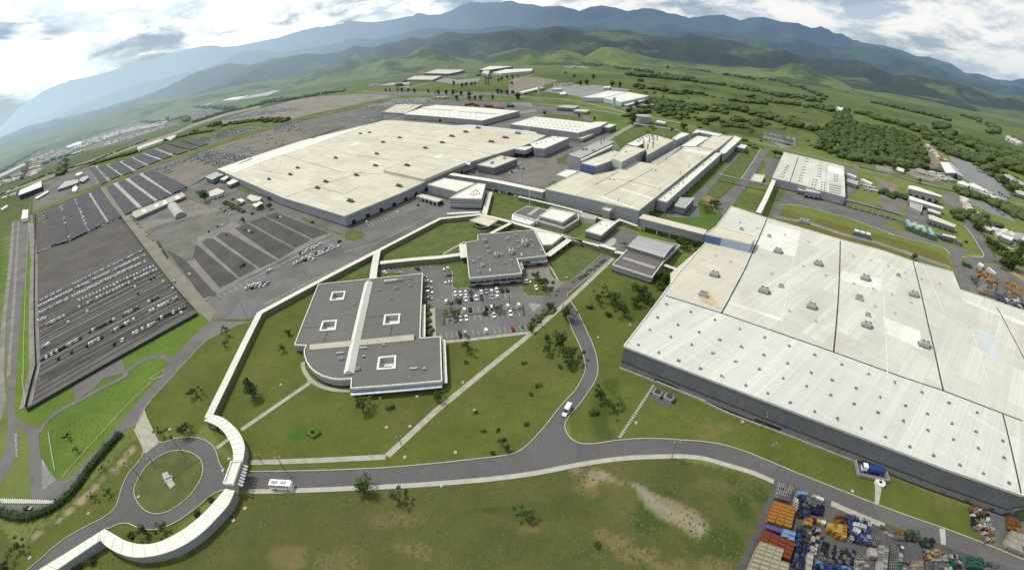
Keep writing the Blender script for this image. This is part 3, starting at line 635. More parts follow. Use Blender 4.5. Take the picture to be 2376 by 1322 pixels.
# planted strips of the car park
for s_ in ('m 440,690 450,670 980,620 1480,560 1500,575 900,645', 'm 395,620 430,600 440,780 400,790', 'm 1470,520 1500,510 1525,660 1495,680', 'm 545,430 660,430 660,490 560,510'):
    sheet('planting_bed', P(s_), .1, plain('bed_planting', (.06, .08, .028), .95, 0, .4, .8, 'World'))
sheet('yard', P('e 1640,390 1760,450 1900,460 2000,400 o 1130,540 900,470 620,650'), .03, ASPH_O)
sheet('path', smooth(P('o 650,700 700,630 780,600 820,620 810,670 760,710'), 3, True), .06, plain('round_patch', (.36, .36, .33), .9))
# east side roads
ER = ASPH_O
sheet('road', P('q 2350,300 2280,330 2130,620 1640,1250 1550,1322 F 1700,520 1660,520 c 0,1322')[:0] or P('v 560,20 660,20 400,440 270,620 30,960 -110,820 0,690 150,560 300,400'), .03, ER)
sheet('road', smooth(P('v 640,960 720,830 740,800 700,760 850,640 950,620 1150,760 1300,800 1700,830 2000,880 2350,1010 u 400,120 640,200 1100,340 1400,430 1620,480 1480,560 1500,620'), 2)+P('u 1560,900 1700,1130 1480,1010 1420,800')+smooth(P('u 1340,530 1290,470 1180,420 900,350 500,250 0,100 v 2350,1210 1900,1040 1500,920 1200,840 1000,800 860,800 820,840 780,970'), 2), .035, ER)
sheet('road', P('u 1500,600 1620,560 1800,570 1720,450 1560,180 1520,60 t 1480,1000 1300,830 1400,780 1560,900 1680,1060 u 1660,60 1780,250 1850,430 2050,620 2350,760 2350,830 2000,660 1700,640 1900,800 1650,1080 1560,900'), .04, ER)
kerb(smooth(P('v 780,800 860,800 1000,800 1200,840 1500,920 1900,1040 2350,1210 u 500,250 900,350 1180,420 1290,470 1340,530'), 3), .7)
kerb(smooth(P('u 1540,150 1640,270 1750,450 1800,540 1760,575 1600,560 1490,575'), 3), .7); kerb(P('v 530,30 400,240 260,440'), .9)
sheet('yard', P('v 850,640 1000,560 1700,700 1700,830 1300,800 1100,740'), .045, YARD)
sheet('yard', P('u 650,0 1000,0 1090,190 760,80'), .045, YARD); sheet('yard', P('t 740,960 1020,1000 1090,1220 780,1120'), .05, asphalt_mat('plain_slab', (.14, .14, .13)))
sheet('yard', P('t 1320,250 1450,260 1900,480 2200,760 2100,860 1850,760 1480,520'), .04, asphalt_mat('depot_yard', (.20, .20, .20), .1, .01))
sheet('yard', P('t 1560,820 1800,880 2160,1070 2250,1160 1900,1030 1640,900'), .04, asphalt_mat('depot_yard_two', (.19, .19, .20), .1, .01))
sheet('yard', P('u 1500,760 1700,640 2000,700 2350,900 2350,1322 1900,1180 1620,1090 1560,900'), .03, YARD)
strip('road', smooth(P('c 60,860 300,920 700,1010 1000,1090 1210,1135 v 1840,300 2350,420 t 400,470 900,600 1400,700 1800,800 2350,920'), 3), 6, GRAVEL)
strip('verge', smooth(P('t 100,370 500,460 1000,580 1500,700 1900,830 2350,960'), 3), 22, plain('canal_grass', (.095, .135, .05), .95, 0, .3, .03, 'World'))
strip('verge', smooth(P('t 100,400 500,500 1000,640 1500,760 1900,860 2350,980'), 3), 5, plain('dark_ditch', (.045, .06, .03), .95, 0, .3, .03, 'World'))
# long highway and railway beyond the lots (left) and access roads (centre)
GP = plain('green_waste', (.085, .130, .030), .95, 0, .35, .03, 'World')
for s_ in ('A 1250,660 1550,570 1850,545 2180,590 1900,680 1600,650 1260,730', 'y 1230,610 1270,540 1700,430 2240,250 2300,290 1900,420 1500,570', 'w 150,650 400,570 700,530 1300,570 1650,610 1350,600 600,600', 'x 0,520 900,575 1600,790 1000,700 300,600 0,580', 'w 1600,530 2350,570 2350,650 2050,640 1700,610', 'A 800,800 1150,740 1250,760 900,850', 'x 480,520 960,590 950,600 480,560', 'x 1120,700 1650,790 1640,870 1200,800', 'A 1550,330 2350,200 2350,270 1850,330 1500,410'): sheet('verge', P(s_), .06, GP)
HWY = asphalt_mat('highway', (.25, .24, .195), .1, .01)
for s_, c_ in (('x 480,420 700,330 1200,340 1650,400 1620,420 1420,420 1000,510 980,500', (.23, .23, .23)), ('x 0,300 100,230 400,235 680,275 480,340 100,460 0,440', (.20, .175, .14)),
               ('w 680,320 1150,300 1300,330 1620,300 1560,370 1200,380 1030,350', (.22, .22, .22)), ('w 230,410 500,380 640,400 640,430', (.25, .24, .22)),
               ('w 420,590 900,570 1000,640 700,660 300,690 0,690 300,640', (.19, .185, .175)), ('w 0,690 280,680 590,790 300,870 0,950', (.135, .13, .13)),
               ('w 2060,640 2300,640 2340,720 2150,760 x 160,740 400,700 320,640 0,600', (.20, .20, .19)), ('x 1540,640 1900,560 2050,590 1850,640 1750,740', (.26, .25, .22)),
               ('A 930,370 1480,200 2060,170 2060,210 1450,330 1100,370', (.20, .20, .19)), ('A 180,560 700,440 1400,420 1300,470 900,590 800,500 400,600', (.17, .165, .15)),
               ('A -50,640 380,620 700,620 400,720 -50,860', (.16, .155, .13)), ('y 0,760 330,570 600,470 900,350 1600,100 2300,20 2300,90 1600,330 1100,420 600,660 0,880', (.15, .145, .11)),
               ('p 560,800 800,560 1080,540 1560,400 2000,200 2130,280 1500,440 1400,660 1500,770 1230,860 1100,900', (.165, .155, .14))):
    sheet('yard', P(s_), .034, asphalt_mat('paving', c_, .25, .02))
sheet('verge', P('y 0,930 600,745 1230,520 1900,270 2350,120 2350,255 1900,410 1300,600 600,850 0,1060'), .05, plain('road_bank', (.062, .092, .028), .95, 0, .3, .03, 'World'))
sheet('verge', P('A 0,870 850,600 1300,460 1750,360 1850,390 1300,570 850,720 0,1000'), .05, bpy.data.materials['road_bank'])
sheet('road', P('y 0,985 600,775 1300,515 1900,310 2350,172 A 850,642 1300,492 1750,385')+P('A 1800,408 1300,528 850,680 y 2350,212 1900,352 1300,558 600,815 0,1018'), .05, asphalt_mat('highway_surface', (.215, .21, .15), .1, .01))
for s_, w_, m_ in (('w 0,490 400,505 900,515 1600,525 2000,545 x 0,490 400,510 900,555 1300,640 1700,740 2350,860', 8, HWY),
                   ('w 620,440 900,370 1020,340', 9, HWY), ('x 100,460 300,400 480,340', 9, HWY), ('x 400,600 900,640 1300,700 1650,760', 7, HWY),
                   ('x 1750,850 1350,1080 1200,1200', 9, HWY), ('x 1750,870 2350,960', 7, HWY), ('w 2100,330 2350,250', 8, HWY), ('A 560,420 900,425 1600,410', 7, HWY)):
    strip('road', smooth(P(s_), 4), w_, m_)
sheet('yard', P('i 655,712 830,790 1040,865 1310,985 1560,1095 2350,1330 2350,1500 1300,1600 300,1500'), .026, asphalt_mat('storage_yard', (.085, .083, .080), .3, .2))
sheet('yard', P('i 1985,880 2160,900 2350,950 2350,1240 2110,1140 2070,1110 2000,1020'), .026, asphalt_mat('scrap_pad', (.12, .12, .115), .3, .2))
sheet('yard', P('c 560,930 620,910 790,940 800,1000 700,1010'), .03, GRAVEL)
sheet('yard', P('q 980,1322 1000,1150 1340,1040 1560,830 1760,640 1930,440 1990,460 1810,650 1640,860 1540,990 1400,1120 1440,1322'), .03, ASPH_O)
sheet('yard', P('t 320,340 560,380 1000,480 1180,560 1100,600 800,520 340,440'), .03, asphalt_mat('plot_paving', (.22, .205, .165), .3, .04)); sheet('yard', P('t 1000,60 1330,300 1280,560 1180,600 1050,430 980,200'), .03, asphalt_mat('shed_ground', (.20, .165, .125), .3, .06))
sheet('yard', P('t 330,545 430,580 660,790 800,880 740,960 640,1000 430,950 390,780'), .03, asphalt_mat('track_paving', (.165, .155, .135), .3, .05)); sheet('yard', P('t 470,600 630,650 640,720 490,740'), .03, asphalt_mat('bare_soil', (.20, .16, .11), .3, .08)); sheet('yard', P('t 1230,720 1480,800 1560,900 1480,1000 1250,900'), .03, asphalt_mat('side_lot', (.15, .145, .13), .3, .05))
sheet('yard', P('v 560,150 800,160 720,420 600,420'), .03, ASPH_O); sheet('yard', P('v 1680,300 1850,330 1860,560 1690,700'), .03, asphalt_mat('workshop_yard', (.15, .145, .135), .3, .05))
strip('yard', P('f 640,212 900,262 1100,330 1350,392 1600,478 1850,562'), 7, GRAVEL)
# hatch for lawns cut out of the yard
LG = plain('mown_lawn', (.083, .108, .028), .95, 0, .22, .15, 'World')
for s_ in ('e 260,440 640,250 850,235 860,280 1000,320 900,345 820,380 810,455 240,500', 'e 1420,500 1545,410 1745,465 1545,640 1480,650 1440,640', 'e 985,160 1005,75 1230,120 1240,135 1150,190 1130,235 980,200',
           'e 250,545 810,490 830,520 620,545 340,570', 'e 1500,320 1600,265 1660,290 1640,330 1560,360', 'e 0,320 100,300 150,345 70,380 0,370', 'd 2060,215 2180,270 2120,250 2350,340 2340,345 2050,235',
           'e 1290,300 1130,265 1000,320 1290,305', 'p 1350,530 1530,450 1480,570 1380,600', 'q 250,230 640,80 1140,150 1030,240 860,200 720,170 430,310', 'z 1700,310 1900,350 1860,410 1700,350', 'z 2160,460 2350,520 2300,560 2200,520',
           'q 1810,690 2100,360 2260,370 2270,400 1990,790', 'q 1640,860 1890,820 1830,930 1670,1090 1540,990', 'v 260,620 560,660 480,890 160,790', 'x 480,770 560,720 1000,780 1150,870 700,810', 'v 700,600 860,610 760,760 600,720', 'e 0,600 120,550 190,510 150,610 60,640', 'd 1740,0 1860,60 1860,90 1750,40'):
    sheet('lawn', P(s_), .06, LG)
# ------------------------------------------------------------------ buildings
def frame(poly):
    """origin and direction of the longest wall"""
    e = max(range(len(poly)), key=lambda i: dist(poly[i-1], poly[i])); a, b = poly[e-1], poly[e]
    return cen(poly), math.atan2(b[1]-a[1], b[0]-a[0])
def ang_(a, b): return math.atan2(b[1]-a[1], b[0]-a[0])
class B:
    """a building: Empty at its base, parts as children"""
    def __init__(s, name, label, cat, spec_, h, wall=WALL_GREY, roof=WHITE_ROOF, z0=0.0, group=None, trim=TRIM, par=.45, base=SEAM, holes=(), curve=False):
        s.poly = ccw(P(spec_, h) if isinstance(spec_, str) else spec_); s.h = h; s.z0 = z0
        c, a = frame(s.poly); s.r = empty(name, c[0], c[1], a); tag(s.r, label, cat, group); s.a = a; s.roofm = roof
        G().walls(s.poly, z0, h-.05).obj('wall', wall, s.r)
        if z0 > .5: G().flat(s.poly, z0, flip=True).obj('floor_slab', TRIM_GREY, s.r)
        G().flat(s.poly, h, holes=holes).obj('roof', roof, s.r)
        if par: G().ring(s.poly, .35, .12, h-.5, h+par).obj('parapet', trim, s.r)
        if base is not None and z0 < .5 and h > 4: G().ring(s.poly, .05, .06, 0, 1.0).obj('plinth', base, s.r)
    def part(s, name, g, mat): return g.obj(name, mat, s.r)
    def seam(s, spec_, w=.7, mat=None, z=.06):
        return s.part('expansion_joint', G().ribbon(P(spec_, s.h), w, s.h+.02, s.h+z+.02), mat or SEAM)
    def patch(s, spec_, mat, z=.05): return s.part('roof_panel', G().flat(P(spec_, s.h), s.h+z), mat)
    def edge(s, i): return s.poly[i], s.poly[(i+1) % len(s.poly)]
    def near_edge(s):
        return max(range(len(s.poly)), key=lambda i: dist(*s.edge(i))*(1 if (s.edge(i)[1][0]-s.edge(i)[0][0]) > 0 else .1))
    def openings(s, i, n, z0, z1, fill=.6, name='window', mat=None, t0=0.0, t1=1.0, proud=.08):
        a, b = s.edge(i); a, b = lerp(a, b, t0), lerp(a, b, t1); d = Vector((b[0]-a[0], b[1]-a[1])); L = d.length; d.normalize(); rot = math.atan2(d.y, d.x)
        for k in range(n):
            c = lerp(a, b, (k+.5)/n); g = G().box((c[0], c[1]), L/n*fill, proud*2, z1-z0, rot, z0=z0); s.part(name, g, mat or GLASS)
    def bands(s, zs, mat, th=.5, out=.1, idx=None):
        for z in zs:
            for i in (idx if idx is not None else range(len(s.poly))):
                a, b = s.edge(i); s.part('wall_band', G().ribbon([a, b], out*2, z, z+th), mat)
def px_dir(b): return b.a
def roof_unit(b, t, x, y, size=1.0, kind='fan', h=None):
    """rooftop air unit with duct and stand, part of the building"""
    h = b.h if h is None else h; c = at(t, x, y, h); a = b.a
    g = G()
    if kind == 'fan':
        g.box(c, 3.4*size, 2.2*size, 1.5*size, a, z0=h+.5, top=.93); u = b.part('roof_unit', g, UNIT_W)
        G().box(c, 4.0*size, 3.0*size, .4, a, z0=h+.08).obj('stand', UNIT_G, u)
        f = G()
        for s_ in (-1, 1): f.cyl((c[0]+math.cos(a)*s_*.8*size, c[1]+math.sin(a)*s_*.8*size), .55*size, h+.5+1.5*size, h+.9+1.5*size, 10)
        f.obj('fan', UNIT_G, u)
        G().bar((c[0]+math.cos(a)*1.6*size, c[1]+math.sin(a)*1.6*size, h+1.2*size), (c[0]+math.cos(a)*2.7*size, c[1]+math.sin(a)*2.7*size, h+.3), .38*size, n=8).obj('duct', STEEL, u)
    elif kind == 'cluster':
        for k in range(4):
            p = (c[0]+math.cos(a)*(k-1.5)*1.9*size, c[1]+math.sin(a)*(k-1.5)*1.9*size)
            g.cyl(p, .62*size, h+.3, h+1.9*size, 8); g.cyl(p, .9*size, h+1.9*size, h+2.3*size, 8, .5*size)
        u = b.part('roof_fan', g, UNIT_G); G().box(c, 9*size, 3.2*size, .35, a, z0=h+.06).obj('stand', SEAM, u)
    elif kind == 'vent':
        g.box(c, 1.15*size, 1.0*size, .75*size, a, z0=h+.02); u = b.part('roof_vent', g, UNIT_G); G().box((c[0]+.1, c[1]+.1), 1.3*size, 1.2*size, .14, a, z0=h+.02+.75*size).obj('cap', TRIM_GREY, u)
    elif kind == 'box':
        g.box(c, 2.6*size, 1.8*size, 1.4*size, a, z0=h+.1); u = b.part('roof_unit', g, UNIT_W); G().box(c, 2.2*size, 1.3*size, .12, a, z0=h+.1+1.4*size).obj('grille', UNIT_G, u)
    elif kind == 'long':
        g.box(c, 6.5*size, 1.3*size, 1.0*size, a, z0=h+.15); b.part('duct', g, UNIT_W)
    elif kind == 'skylight':
        g.box(c, 1.7*size, 3.0*size, .3, a, z0=h+.02); b.part('skylight', g, TRIM_GREY)
    elif kind == 'stack':
        g.cyl(c, .55*size, h, h+5*size, 10); u = b.part('chimney', g, STEEL); G().cyl(c, .8*size, h+5*size, h+5.5*size, 10, .6*size).obj('cap', UNIT_G, u)
def gable(b, p0, p1, w, z0, z1, name='ridge_roof', mat=None, eave=.3):
    d = Vector((p1[0]-p0[0], p1[1]-p0[1])); d.normalize(); n = Vector((d.y, -d.x)); hw = w/2; g = G()
    L0, R0 = (p0[0]-n.x*hw, p0[1]-n.y*hw), (p0[0]+n.x*hw, p0[1]+n.y*hw); L1, R1 = (p1[0]-n.x*hw, p1[1]-n.y*hw), (p1[0]+n.x*hw, p1[1]+n.y*hw)
    ze = z0+eave
    v = [(*L0, ze), (*R0, ze), (*R1, ze), (*L1, ze), (*p0, z1), (*p1, z1), (*L0, z0), (*R0, z0), (*R1, z0), (*L1, z0)]
    g.add(v, [(0, 3, 5, 4), (1, 4, 5, 2), (0, 4, 1), (3, 2, 5), (6, 9, 3, 0), (9, 8, 2, 3), (8, 7, 1, 2), (7, 6, 0, 1)])
    return b.part(name, g, mat or BRIGHT_ROOF)

# --- big hall on the right
FH = B('factory_hall', 'huge white-roofed factory hall on the right with long dark grey front wall', 'factory hall',
       P('F 1447,803', 12)+P('i 350,146 720,215 1230,405 1830,640 2340,815', 12)[3:]+[(at('i', 2340, 815, 12)[0]*1.62, at('i', 2340, 815, 12)[1]*.80)]+[(at('F', 2376, 721, 12)[0]*1.30, at('F', 2376, 721, 12)[1]*1.0-28)]+P('f 2350,855 1910,710 1860,590 1595,520 1365,440 1095,370 600,225 355,145 260,270 175,395 0,590', 12),
       12, WALL_DARK, WHITE_ROOF)
FH.a = ang_(at('F', 1447, 803, 12), at('i', 720, 215, 12))
FH.seam('F 1545,686 1673,726 1933,816 2087,872 2189,906 2372,976'); FH.seam('f 600,225 450,570 288,872'); FH.seam('f 1098,380 1085,760 1052,1135'); FH.seam('f 1595,520 1690,920 1782,1322 i 1800,100')
FH.seam('f 2165,830 2350,1180', .5); FH.seam('i 2205,260 2330,800', .6)
for s_ in ('f 500,480 1000,610 1600,800', 'f 820,290 740,700 700,940', 'f 1370,450 1400,900 1420,1322', 'f 1660,540 1800,860 1990,980 2100,1322', 'f 250,300 520,380', 'f 1700,870 2350,1110'): FH.seam(s_, .45, TRIM, .08)
FH.patch('F 1449,800 1545,688 1673,728 1933,818 2087,874 2189,908 2368,978 2366,1140 2199,1087 1995,1007 1821,942 1620,869', STRIP_ROOF)
FH.patch('f -60,600 175,398 455,492 282,868 -60,760', roof_mat('tan_roof', (.53, .50, .405), 9, 26, (.38, .31, .20), .5), .03)
for s_ in ('f 340,790 700,905 690,925 350,815', 'f 1385,900 1640,990 1660,1130 1420,1010', 'f 1950,780 2350,930 2350,960 1955,800', 'f 600,265 830,310 790,490 520,425', 'f 1110,580 1380,640 1380,720 1100,650', 'i 1400,-20 1700,80 1700,95 1400,0'):
    FH.patch(s_, BRIGHT_ROOF, .04)
FH.patch('f 2020,970 2120,1010 2200,1210 2110,1180', roof_mat('blueish_roof', (.50, .53, .54)), .045)
for x, y in ((670, 455), (945, 540), (575, 725), (900, 832), (1265, 640), (1595, 750), (1275, 960), (1665, 1092), (238, 615)): roof_unit(FH, 'f', x, y, random.uniform(1.25, 1.5))
for x, y in ((612, 352), (693, 692), (1490, 617), (1283, 888), (423, 303)): roof_unit(FH, 'f', x, y, 1.0, 'box')
for x, y in ((162, 752), (1222, 775)): roof_unit(FH, 'f', x, y, 1.5, 'box')
for x, y in ((248, 482), (350, 522), (720, 340), (880, 385), (1000, 612), (630, 600), (1185, 483), (1308, 513), (1425, 550), (1540, 597), (1190, 670), (1322, 705), (1450, 745), (1580, 800), (1335, 825), (1470, 870), (1650, 640), (1775, 668), (845, 552), (750, 855), (930, 925), (415, 255), (530, 292)): roof_unit(FH, 'f', x, y, .8, 'skylight')
rows = [(('i', 455, 68), ('i', 2240, 728), 13, ('f', -330, 1190)), ]
def vent_row(t0, x0, y0, t1, x1, y1, n):
    a = at(t0, x0, y0, 12); b = at(t1, x1, y1, 12)
    for k in range(n):
        c = lerp(a, b, k/(n-1)); q_ = random.uniform(.75, 1.1); g = G().box((c[0]+random.gauss(0, .35), c[1]+random.gauss(0, .35)), .95*q_, .85*q_, .6, FH.a+random.gauss(0, .12), z0=12.06); u = FH.part('roof_vent', g, UNIT_G); G().box((c[0]+.4, c[1]-.2), .45, 1.0, .35, FH.a, z0=12.07).obj('duct', STEEL, u)
vent_row('e', 1997, 1090, 'i', 2240, 728, 17); vent_row('e', 2072, 985, 'i', 2212, 562, 16); vent_row('e', 2130, 905, 'i', 2192, 442, 16); vent_row('e', 2195, 812, 'i', 2028, 252, 13)
fe = [i for i in range(len(FH.poly)) if FH.edge(i)[1][0]-FH.edge(i)[0][0] > 8 and FH.edge(i)[0][1] < at('F', 1447, 803, 12)[1]+5 and FH.edge(i)[1][1] < 155]
FH.bands((3.5,), SEAM, .55, .1, fe[:6]); FH.bands((.9,), plain('lower_cladding', (.20, .19, .195), .7), 2.55, .08, fe[:6]); FH.bands((11.3,), TRIM_GREY, .25, .12, fe[:6])
FH.patch('f 120,735 200,720 235,770 300,850 230,830 150,790', roof_mat('rust_stained_roof', (.48, .40, .26), 9, 22, (.30, .19, .08), 1.0), .05); FH.patch('f 90,530 200,560 230,620 120,600', roof_mat('worn_roof', (.50, .47, .38), 9, 22, (.33, .28, .18), .9), .055)
for i in fe[:5]: FH.openings(i, 3, 1.0, 2.2, .25, 'window')
FH.openings(fe[0], 1, 2.4, 8.0, .02, 'door', WALL_BLUE, .35, .75)
dk0, dk1 = at('i', 1212, 685), at('i', 1418, 728); dn = Vector((dk1[1]-dk0[1], -(dk1[0]-dk0[0]))).normalized()*-1; db = [dk0, dk1, (dk1[0]+dn.x*6.5, dk1[1]+dn.y*6.5), (dk0[0]+dn.x*6.5, dk0[1]+dn.y*6.5)]
FH.part('dock', G().prism(db, 0, .25), plain('dock_floor', (.10, .10, .13))); FH.part('dock_wall', G().ribbon([db[3], db[0], db[1], db[2]], .35, .26, 1.7), WALL_GREY)
FH.part('dock_shelter', G().box(at('i', 1000, 470), 11, .5, .7, FH.a, z0=1.2), plain('red_frame_paint', (.22, .06, .045)))
FH.part('porch', G().box(at('i', 2195, 880), 6.5, 5, 3.6, FH.a, z0=0), TRIM_GREY)
FH.part('porch', G().box(at('h', 2290, 110), 22, 1.6, 1.1, FH.a, z0=.1), CONC_L)
FH.part('kerb_wall', G().ribbon(P('e 1870,1245 i 60,130 350,265 800,430 i 1210,590'), .5, 0, .7), CONC_L); FH.part('kerb_wall', G().ribbon(P('i 1590,712 1990,858'), .5, 0, .6), CONC_L)
bl = B('roof_house', 'blue and pale tower block rising from the roof of the right hall', 'roof block', 'f 178,332 252,282 520,350 488,402', 17.5, WALL_PALEBLUE, CREAM_ROOF, 12, base=None)
a_, b_ = at('f', 178, 332, 17.5), at('f', 488, 402, 17.5); bl.part('blue_panel', G().ribbon([a_, lerp(a_, b_, .36)], .5, 12.1, 17.0), WALL_BLUE)
a_, b_ = at('f', 178, 332, 17.5), at('f', 252, 282, 17.5); bl.part('blue_panel', G().ribbon([a_, b_], .5, 12.1, 17.0), WALL_BLUE)

# --- long office building
def wells(h):
    out = []
    for s_ in ('j 652,345 838,330 812,448 618,462', 'j 522,740 722,724 700,862 478,876', 'j 1366,655 1584,640 1568,775 1344,795', 'k 1285,525 1528,502 1518,682 1258,700'): out.append(ccw(P(s_, h)))
    return out
h_ = 4.6; wl = wells(h_); wi = [offset(w_, -.9) for w_ in wl]
OF = B('office_building', 'dark flat-roofed office with cross-shaped white ridge and square light wells', 'office',
       'j 140,1060 465,235 1885,90 1850,970 2130,950 k 2148,850 905,950 915,815 760,828 640,815 520,780 430,730 350,660 300,580 272,490 270,430 300,365 F 685,802'.replace(' F 685,802', ''), h_, WALL_GREY, DARK_ROOF, holes=wi, trim=TRIM)
for w_, q in zip(wl, wi):
    lw = OF.part('light_well', G().ring(w_, .9, .05, h_-.2, h_+.55), TRIM)
    G().walls(ccw(q)[::-1], 2.2, h_-.01).obj('well_wall', WALL_LIGHT, lw); G().flat(q, 2.2).obj('well_floor', plain('well_floor', (.62, .62, .60)), lw); c = cen(q)
    G().box((c[0]+.2, c[1]-.9), 3.2, 1.7, .5, OF.a, z0=2.22).obj('well_planting', BLACK, lw)
gable(OF, at('j', 1150, 205, h_+.5), at('k', 876, 738, h_+.5), dist(at('k', 806, 748, h_), at('k', 948, 742, h_)), h_+.02, h_+2.2)
gable(OF, at('j', 356, 1082, h_+.5), at('j', 1768, 946, h_+.5), dist(at('k', 806, 748, h_), at('k', 948, 742, h_))*.9, h_+.03, h_+1.9, mat=CREAM_ROOF)
for s_ in ('j 252,832 490,808', 'j 585,885 545,1000', 'j 1115,690 1350,660', 'j 1468,800 1445,915'): OF.seam(s_, .35)
OF.part('awning', G().prism(P('k 905,1012 2150,900 2150,932 905,1040', 2.6), 2.4, 2.75), plain('pale_awning', (.60, .66, .70)))
OF.part('awning', G().prism(P('k 2152,285 2195,283 2222,868 2172,875', 2.6), 2.4, 2.75), TRIM); OF.part('awning', G().prism(P('j 1885,512 1925,508 1922,948 1870,955', 2.6), 2.4, 2.75), TRIM)
for i in range(len(OF.poly)):
    L = dist(*OF.edge(i))
    if L > 8: OF.openings(i, max(2, int(L/4.2)), .9, 2.2, .78)
OF.bands((3.1,), TRIM_GREY, .35, .1)
for x, y, s_ in ((1720, 150, .8), (1715, 260, .9), (1530, 290, 1.0), (1450, 432, .8), (1295, 320, .8), (950, 510, .9)): roof_unit(OF, 'j', x, y, s_*.7, 'box')
for x, y, k_ in ((760, 470, 'long'), (775, 550, 'box'), (1080, 400, 'long'), (1080, 520, 'vent'), (1000, 690, 'box'), (1765, 680, 'long'), (1905, 688, 'vent'), (1355, 365, 'vent')): roof_unit(OF, 'k', x, y, .55 if k_ == 'long' else .8, k_)
roof_unit(OF, 'j', 1450, 200, 1.2, 'long'); roof_unit(OF, 'j', 1590, 180, .9, 'box')

# --- canteen
CA = B('canteen_building', 'dark flat-roofed block crowded with air units beside the staff car park', 'building', 'l 705,372 875,345 870,268 1640,200 1812,552 1410,596 1475,792 758,858', 6.2, WALL_GREY, DARK_ROOF)
for x, y, s_, k_ in ((965, 355, 1.2, 'box'), (1000, 435, .8, 'box'), (1020, 505, .8, 'box'), (1285, 322, .9, 'box'), (1510, 390, 1.5, 'fan'), (1130, 550, 1.0, 'fan'), (1330, 510, 1.3, 'fan'), (1295, 450, .8, 'box'), (890, 590, .7, 'box'), (815, 638, .8, 'box'), (938, 692, 1.0, 'box'), (888, 778, .8, 'box'), (1042, 757, .6, 'long'), (1300, 772, .7, 'vent'), (1470, 545, .6, 'long'), (1742, 492, .8, 'box'), (1200, 545, .9, 'box'), (965, 545, .7, 'vent'), (1245, 655, .7, 'vent'), (1330, 625, .7, 'vent'), (1390, 280, .9, 'vent'), (1550, 262, .9, 'vent'), (1425, 360, .9, 'vent'), (1592, 350, .9, 'vent'), (1425, 445, .9, 'vent'), (1620, 435, .9, 'vent')): roof_unit(CA, 'l', x, y, s_, k_)
for i in range(len(CA.poly)):
    L = dist(*CA.edge(i))
    if L > 6: CA.openings(i, max(2, int(L/4)), 2.6, 3.9, .85); CA.openings(i, max(1, int(L/9)), .1, 1.9, .35)
CA.bands((4.4, 1.9), TRIM_GREY, .35, .12)
CA.part('awning', G().prism(P('l 1585,622 1820,600 1822,625 1590,642', 3.4), 3.2, 3.55), TRIM); CA.part('entrance_canopy', G().prism(P('l 1420,610 1470,600 1500,730 1475,760', 4), 3.8, 4.2), TRIM_GREY)
TR = B('pavilion', 'white triangular pavilion roof between the canteen and the covered walkway', 'pavilion', 'l 1655,205 2040,270 1880,398 1762,405', 5, WALL_BEIGE, BRIGHT_ROOF)
# --- pavilions and service blocks north of the canteen
PV = B('pavilion', 'square cream pavilion roof on a round glazed drum beside the walkway', 'pavilion', 'n 825,772 970,716 1202,775 1075,852', 4.4, TRIM_GREY, CREAM_ROOF, 4.0, base=None)
pc = at('n', 1010, 850, 1.5); PV.part('drum', G().cyl(pc, 6.2, 0, 3.98, 28, cap=False), WALL_BEIGE); PV.part('window_band', G().cyl(pc, 6.27, 1.5, 2.8, 28, cap=False), GLASS)
AU = B('auditorium', 'dark low block with white end wall of small windows next to the curved white roof', 'building', 'n 1420,682 1600,582 1905,640 1750,780', 4.2, WALL_LIGHT, DARK_ROOF)
AU.part('roof_panel', G().flat(P('n 1600,690 1745,592 1790,605 1650,705', 4.3), 4.32), GREY_ROOF)
a_, b_ = at('n', 1395, 770), at('n', 1660, 830)
ws = AU.part('screen_wall', G().prism(P('n 1405,690 1735,785 1640,835 1392,765', 2.5), .1, 2.9), plain('white_screen', (.72, .72, .72)))
for k in range(8): c = at('n', 1430+k*23, 728+k*7, 2.9); G().box(c, .9, .9, .08, AU.a, z0=2.91).obj('window', GLASS, ws)
RW = B('auditorium', 'block with curved bright white roof over a stepped white canopy', 'building', 'n 1725,775 1930,600 2300,680 2310,760 2105,885', 3.6, WALL_GREY, DARK_ROOF, trim=TRIM, par=.8)
U = B('auditorium_upper', 'x', 'x', 'n 1770,712 1930,615 2262,680 2090,800', 6.4, WALL_GREY, BRIGHT_ROOF, 3.6, base=None)
for c_ in [o for o in bpy.data.objects if o.parent == U.r]:
    M0 = U.r.matrix_basis.copy(); c_.parent = RW.r; c_.matrix_parent_inverse = RW.r.matrix_basis.inverted() @ M0
    if c_.name.startswith('wall'): c_.name = 'upper_wall'
bpy.data.objects.remove(U.r)
WB = B('service_block', 'small block with flat white roof above a paved yard', 'building', 'o 402,505 625,365 832,385 618,566', 5, WALL_DARK, BRIGHT_ROOF)
for x, y in ((605, 412), (690, 436), (748, 405)): roof_unit(WB, 'o', x, y, .6, 'vent')
LV = B('louvre_building', 'white louvred plant enclosure behind the lawn by the curved roof', 'building', 'o 290,300 350,255 560,310 530,352', 4, TRIM, GREY_ROOF); LV.openings(LV.near_edge(), 7, .3, 3.4, .12, 'louvre', TRIM_GREY)
TW = B('service_tower', 'small grey tower with white cap against the long grey hall wall', 'tower', 'o 630,205 690,180 780,205 730,235', 8, WALL_GREY, BRIGHT_ROOF)
GY = B('sports_hall', 'grey hall with curved metal roof and dark lower wing beside the right hall', 'building', 'o 770,968 960,775 1120,580 1690,705 1475,915 1310,1140', 4.4, WALL_GREY, DARK_ROOF)
GY.part('upper_wall', G().walls(ccw(P('o 978,716 1130,582 1620,700 1475,868', 7)), 4.4, 6.95), WALL_DARK)
q0 = P('o 978,716 1130,582 1620,700 1475,868', 7); g = G(); n_ = 10; v = []
for k in range(n_+1):
    t = k/n_; za = 7+1.1*math.sin(math.pi*t); a, b = lerp(q0[0], q0[1], t), lerp(q0[3], q0[2], t); v += [(*a, za), (*b, za)]
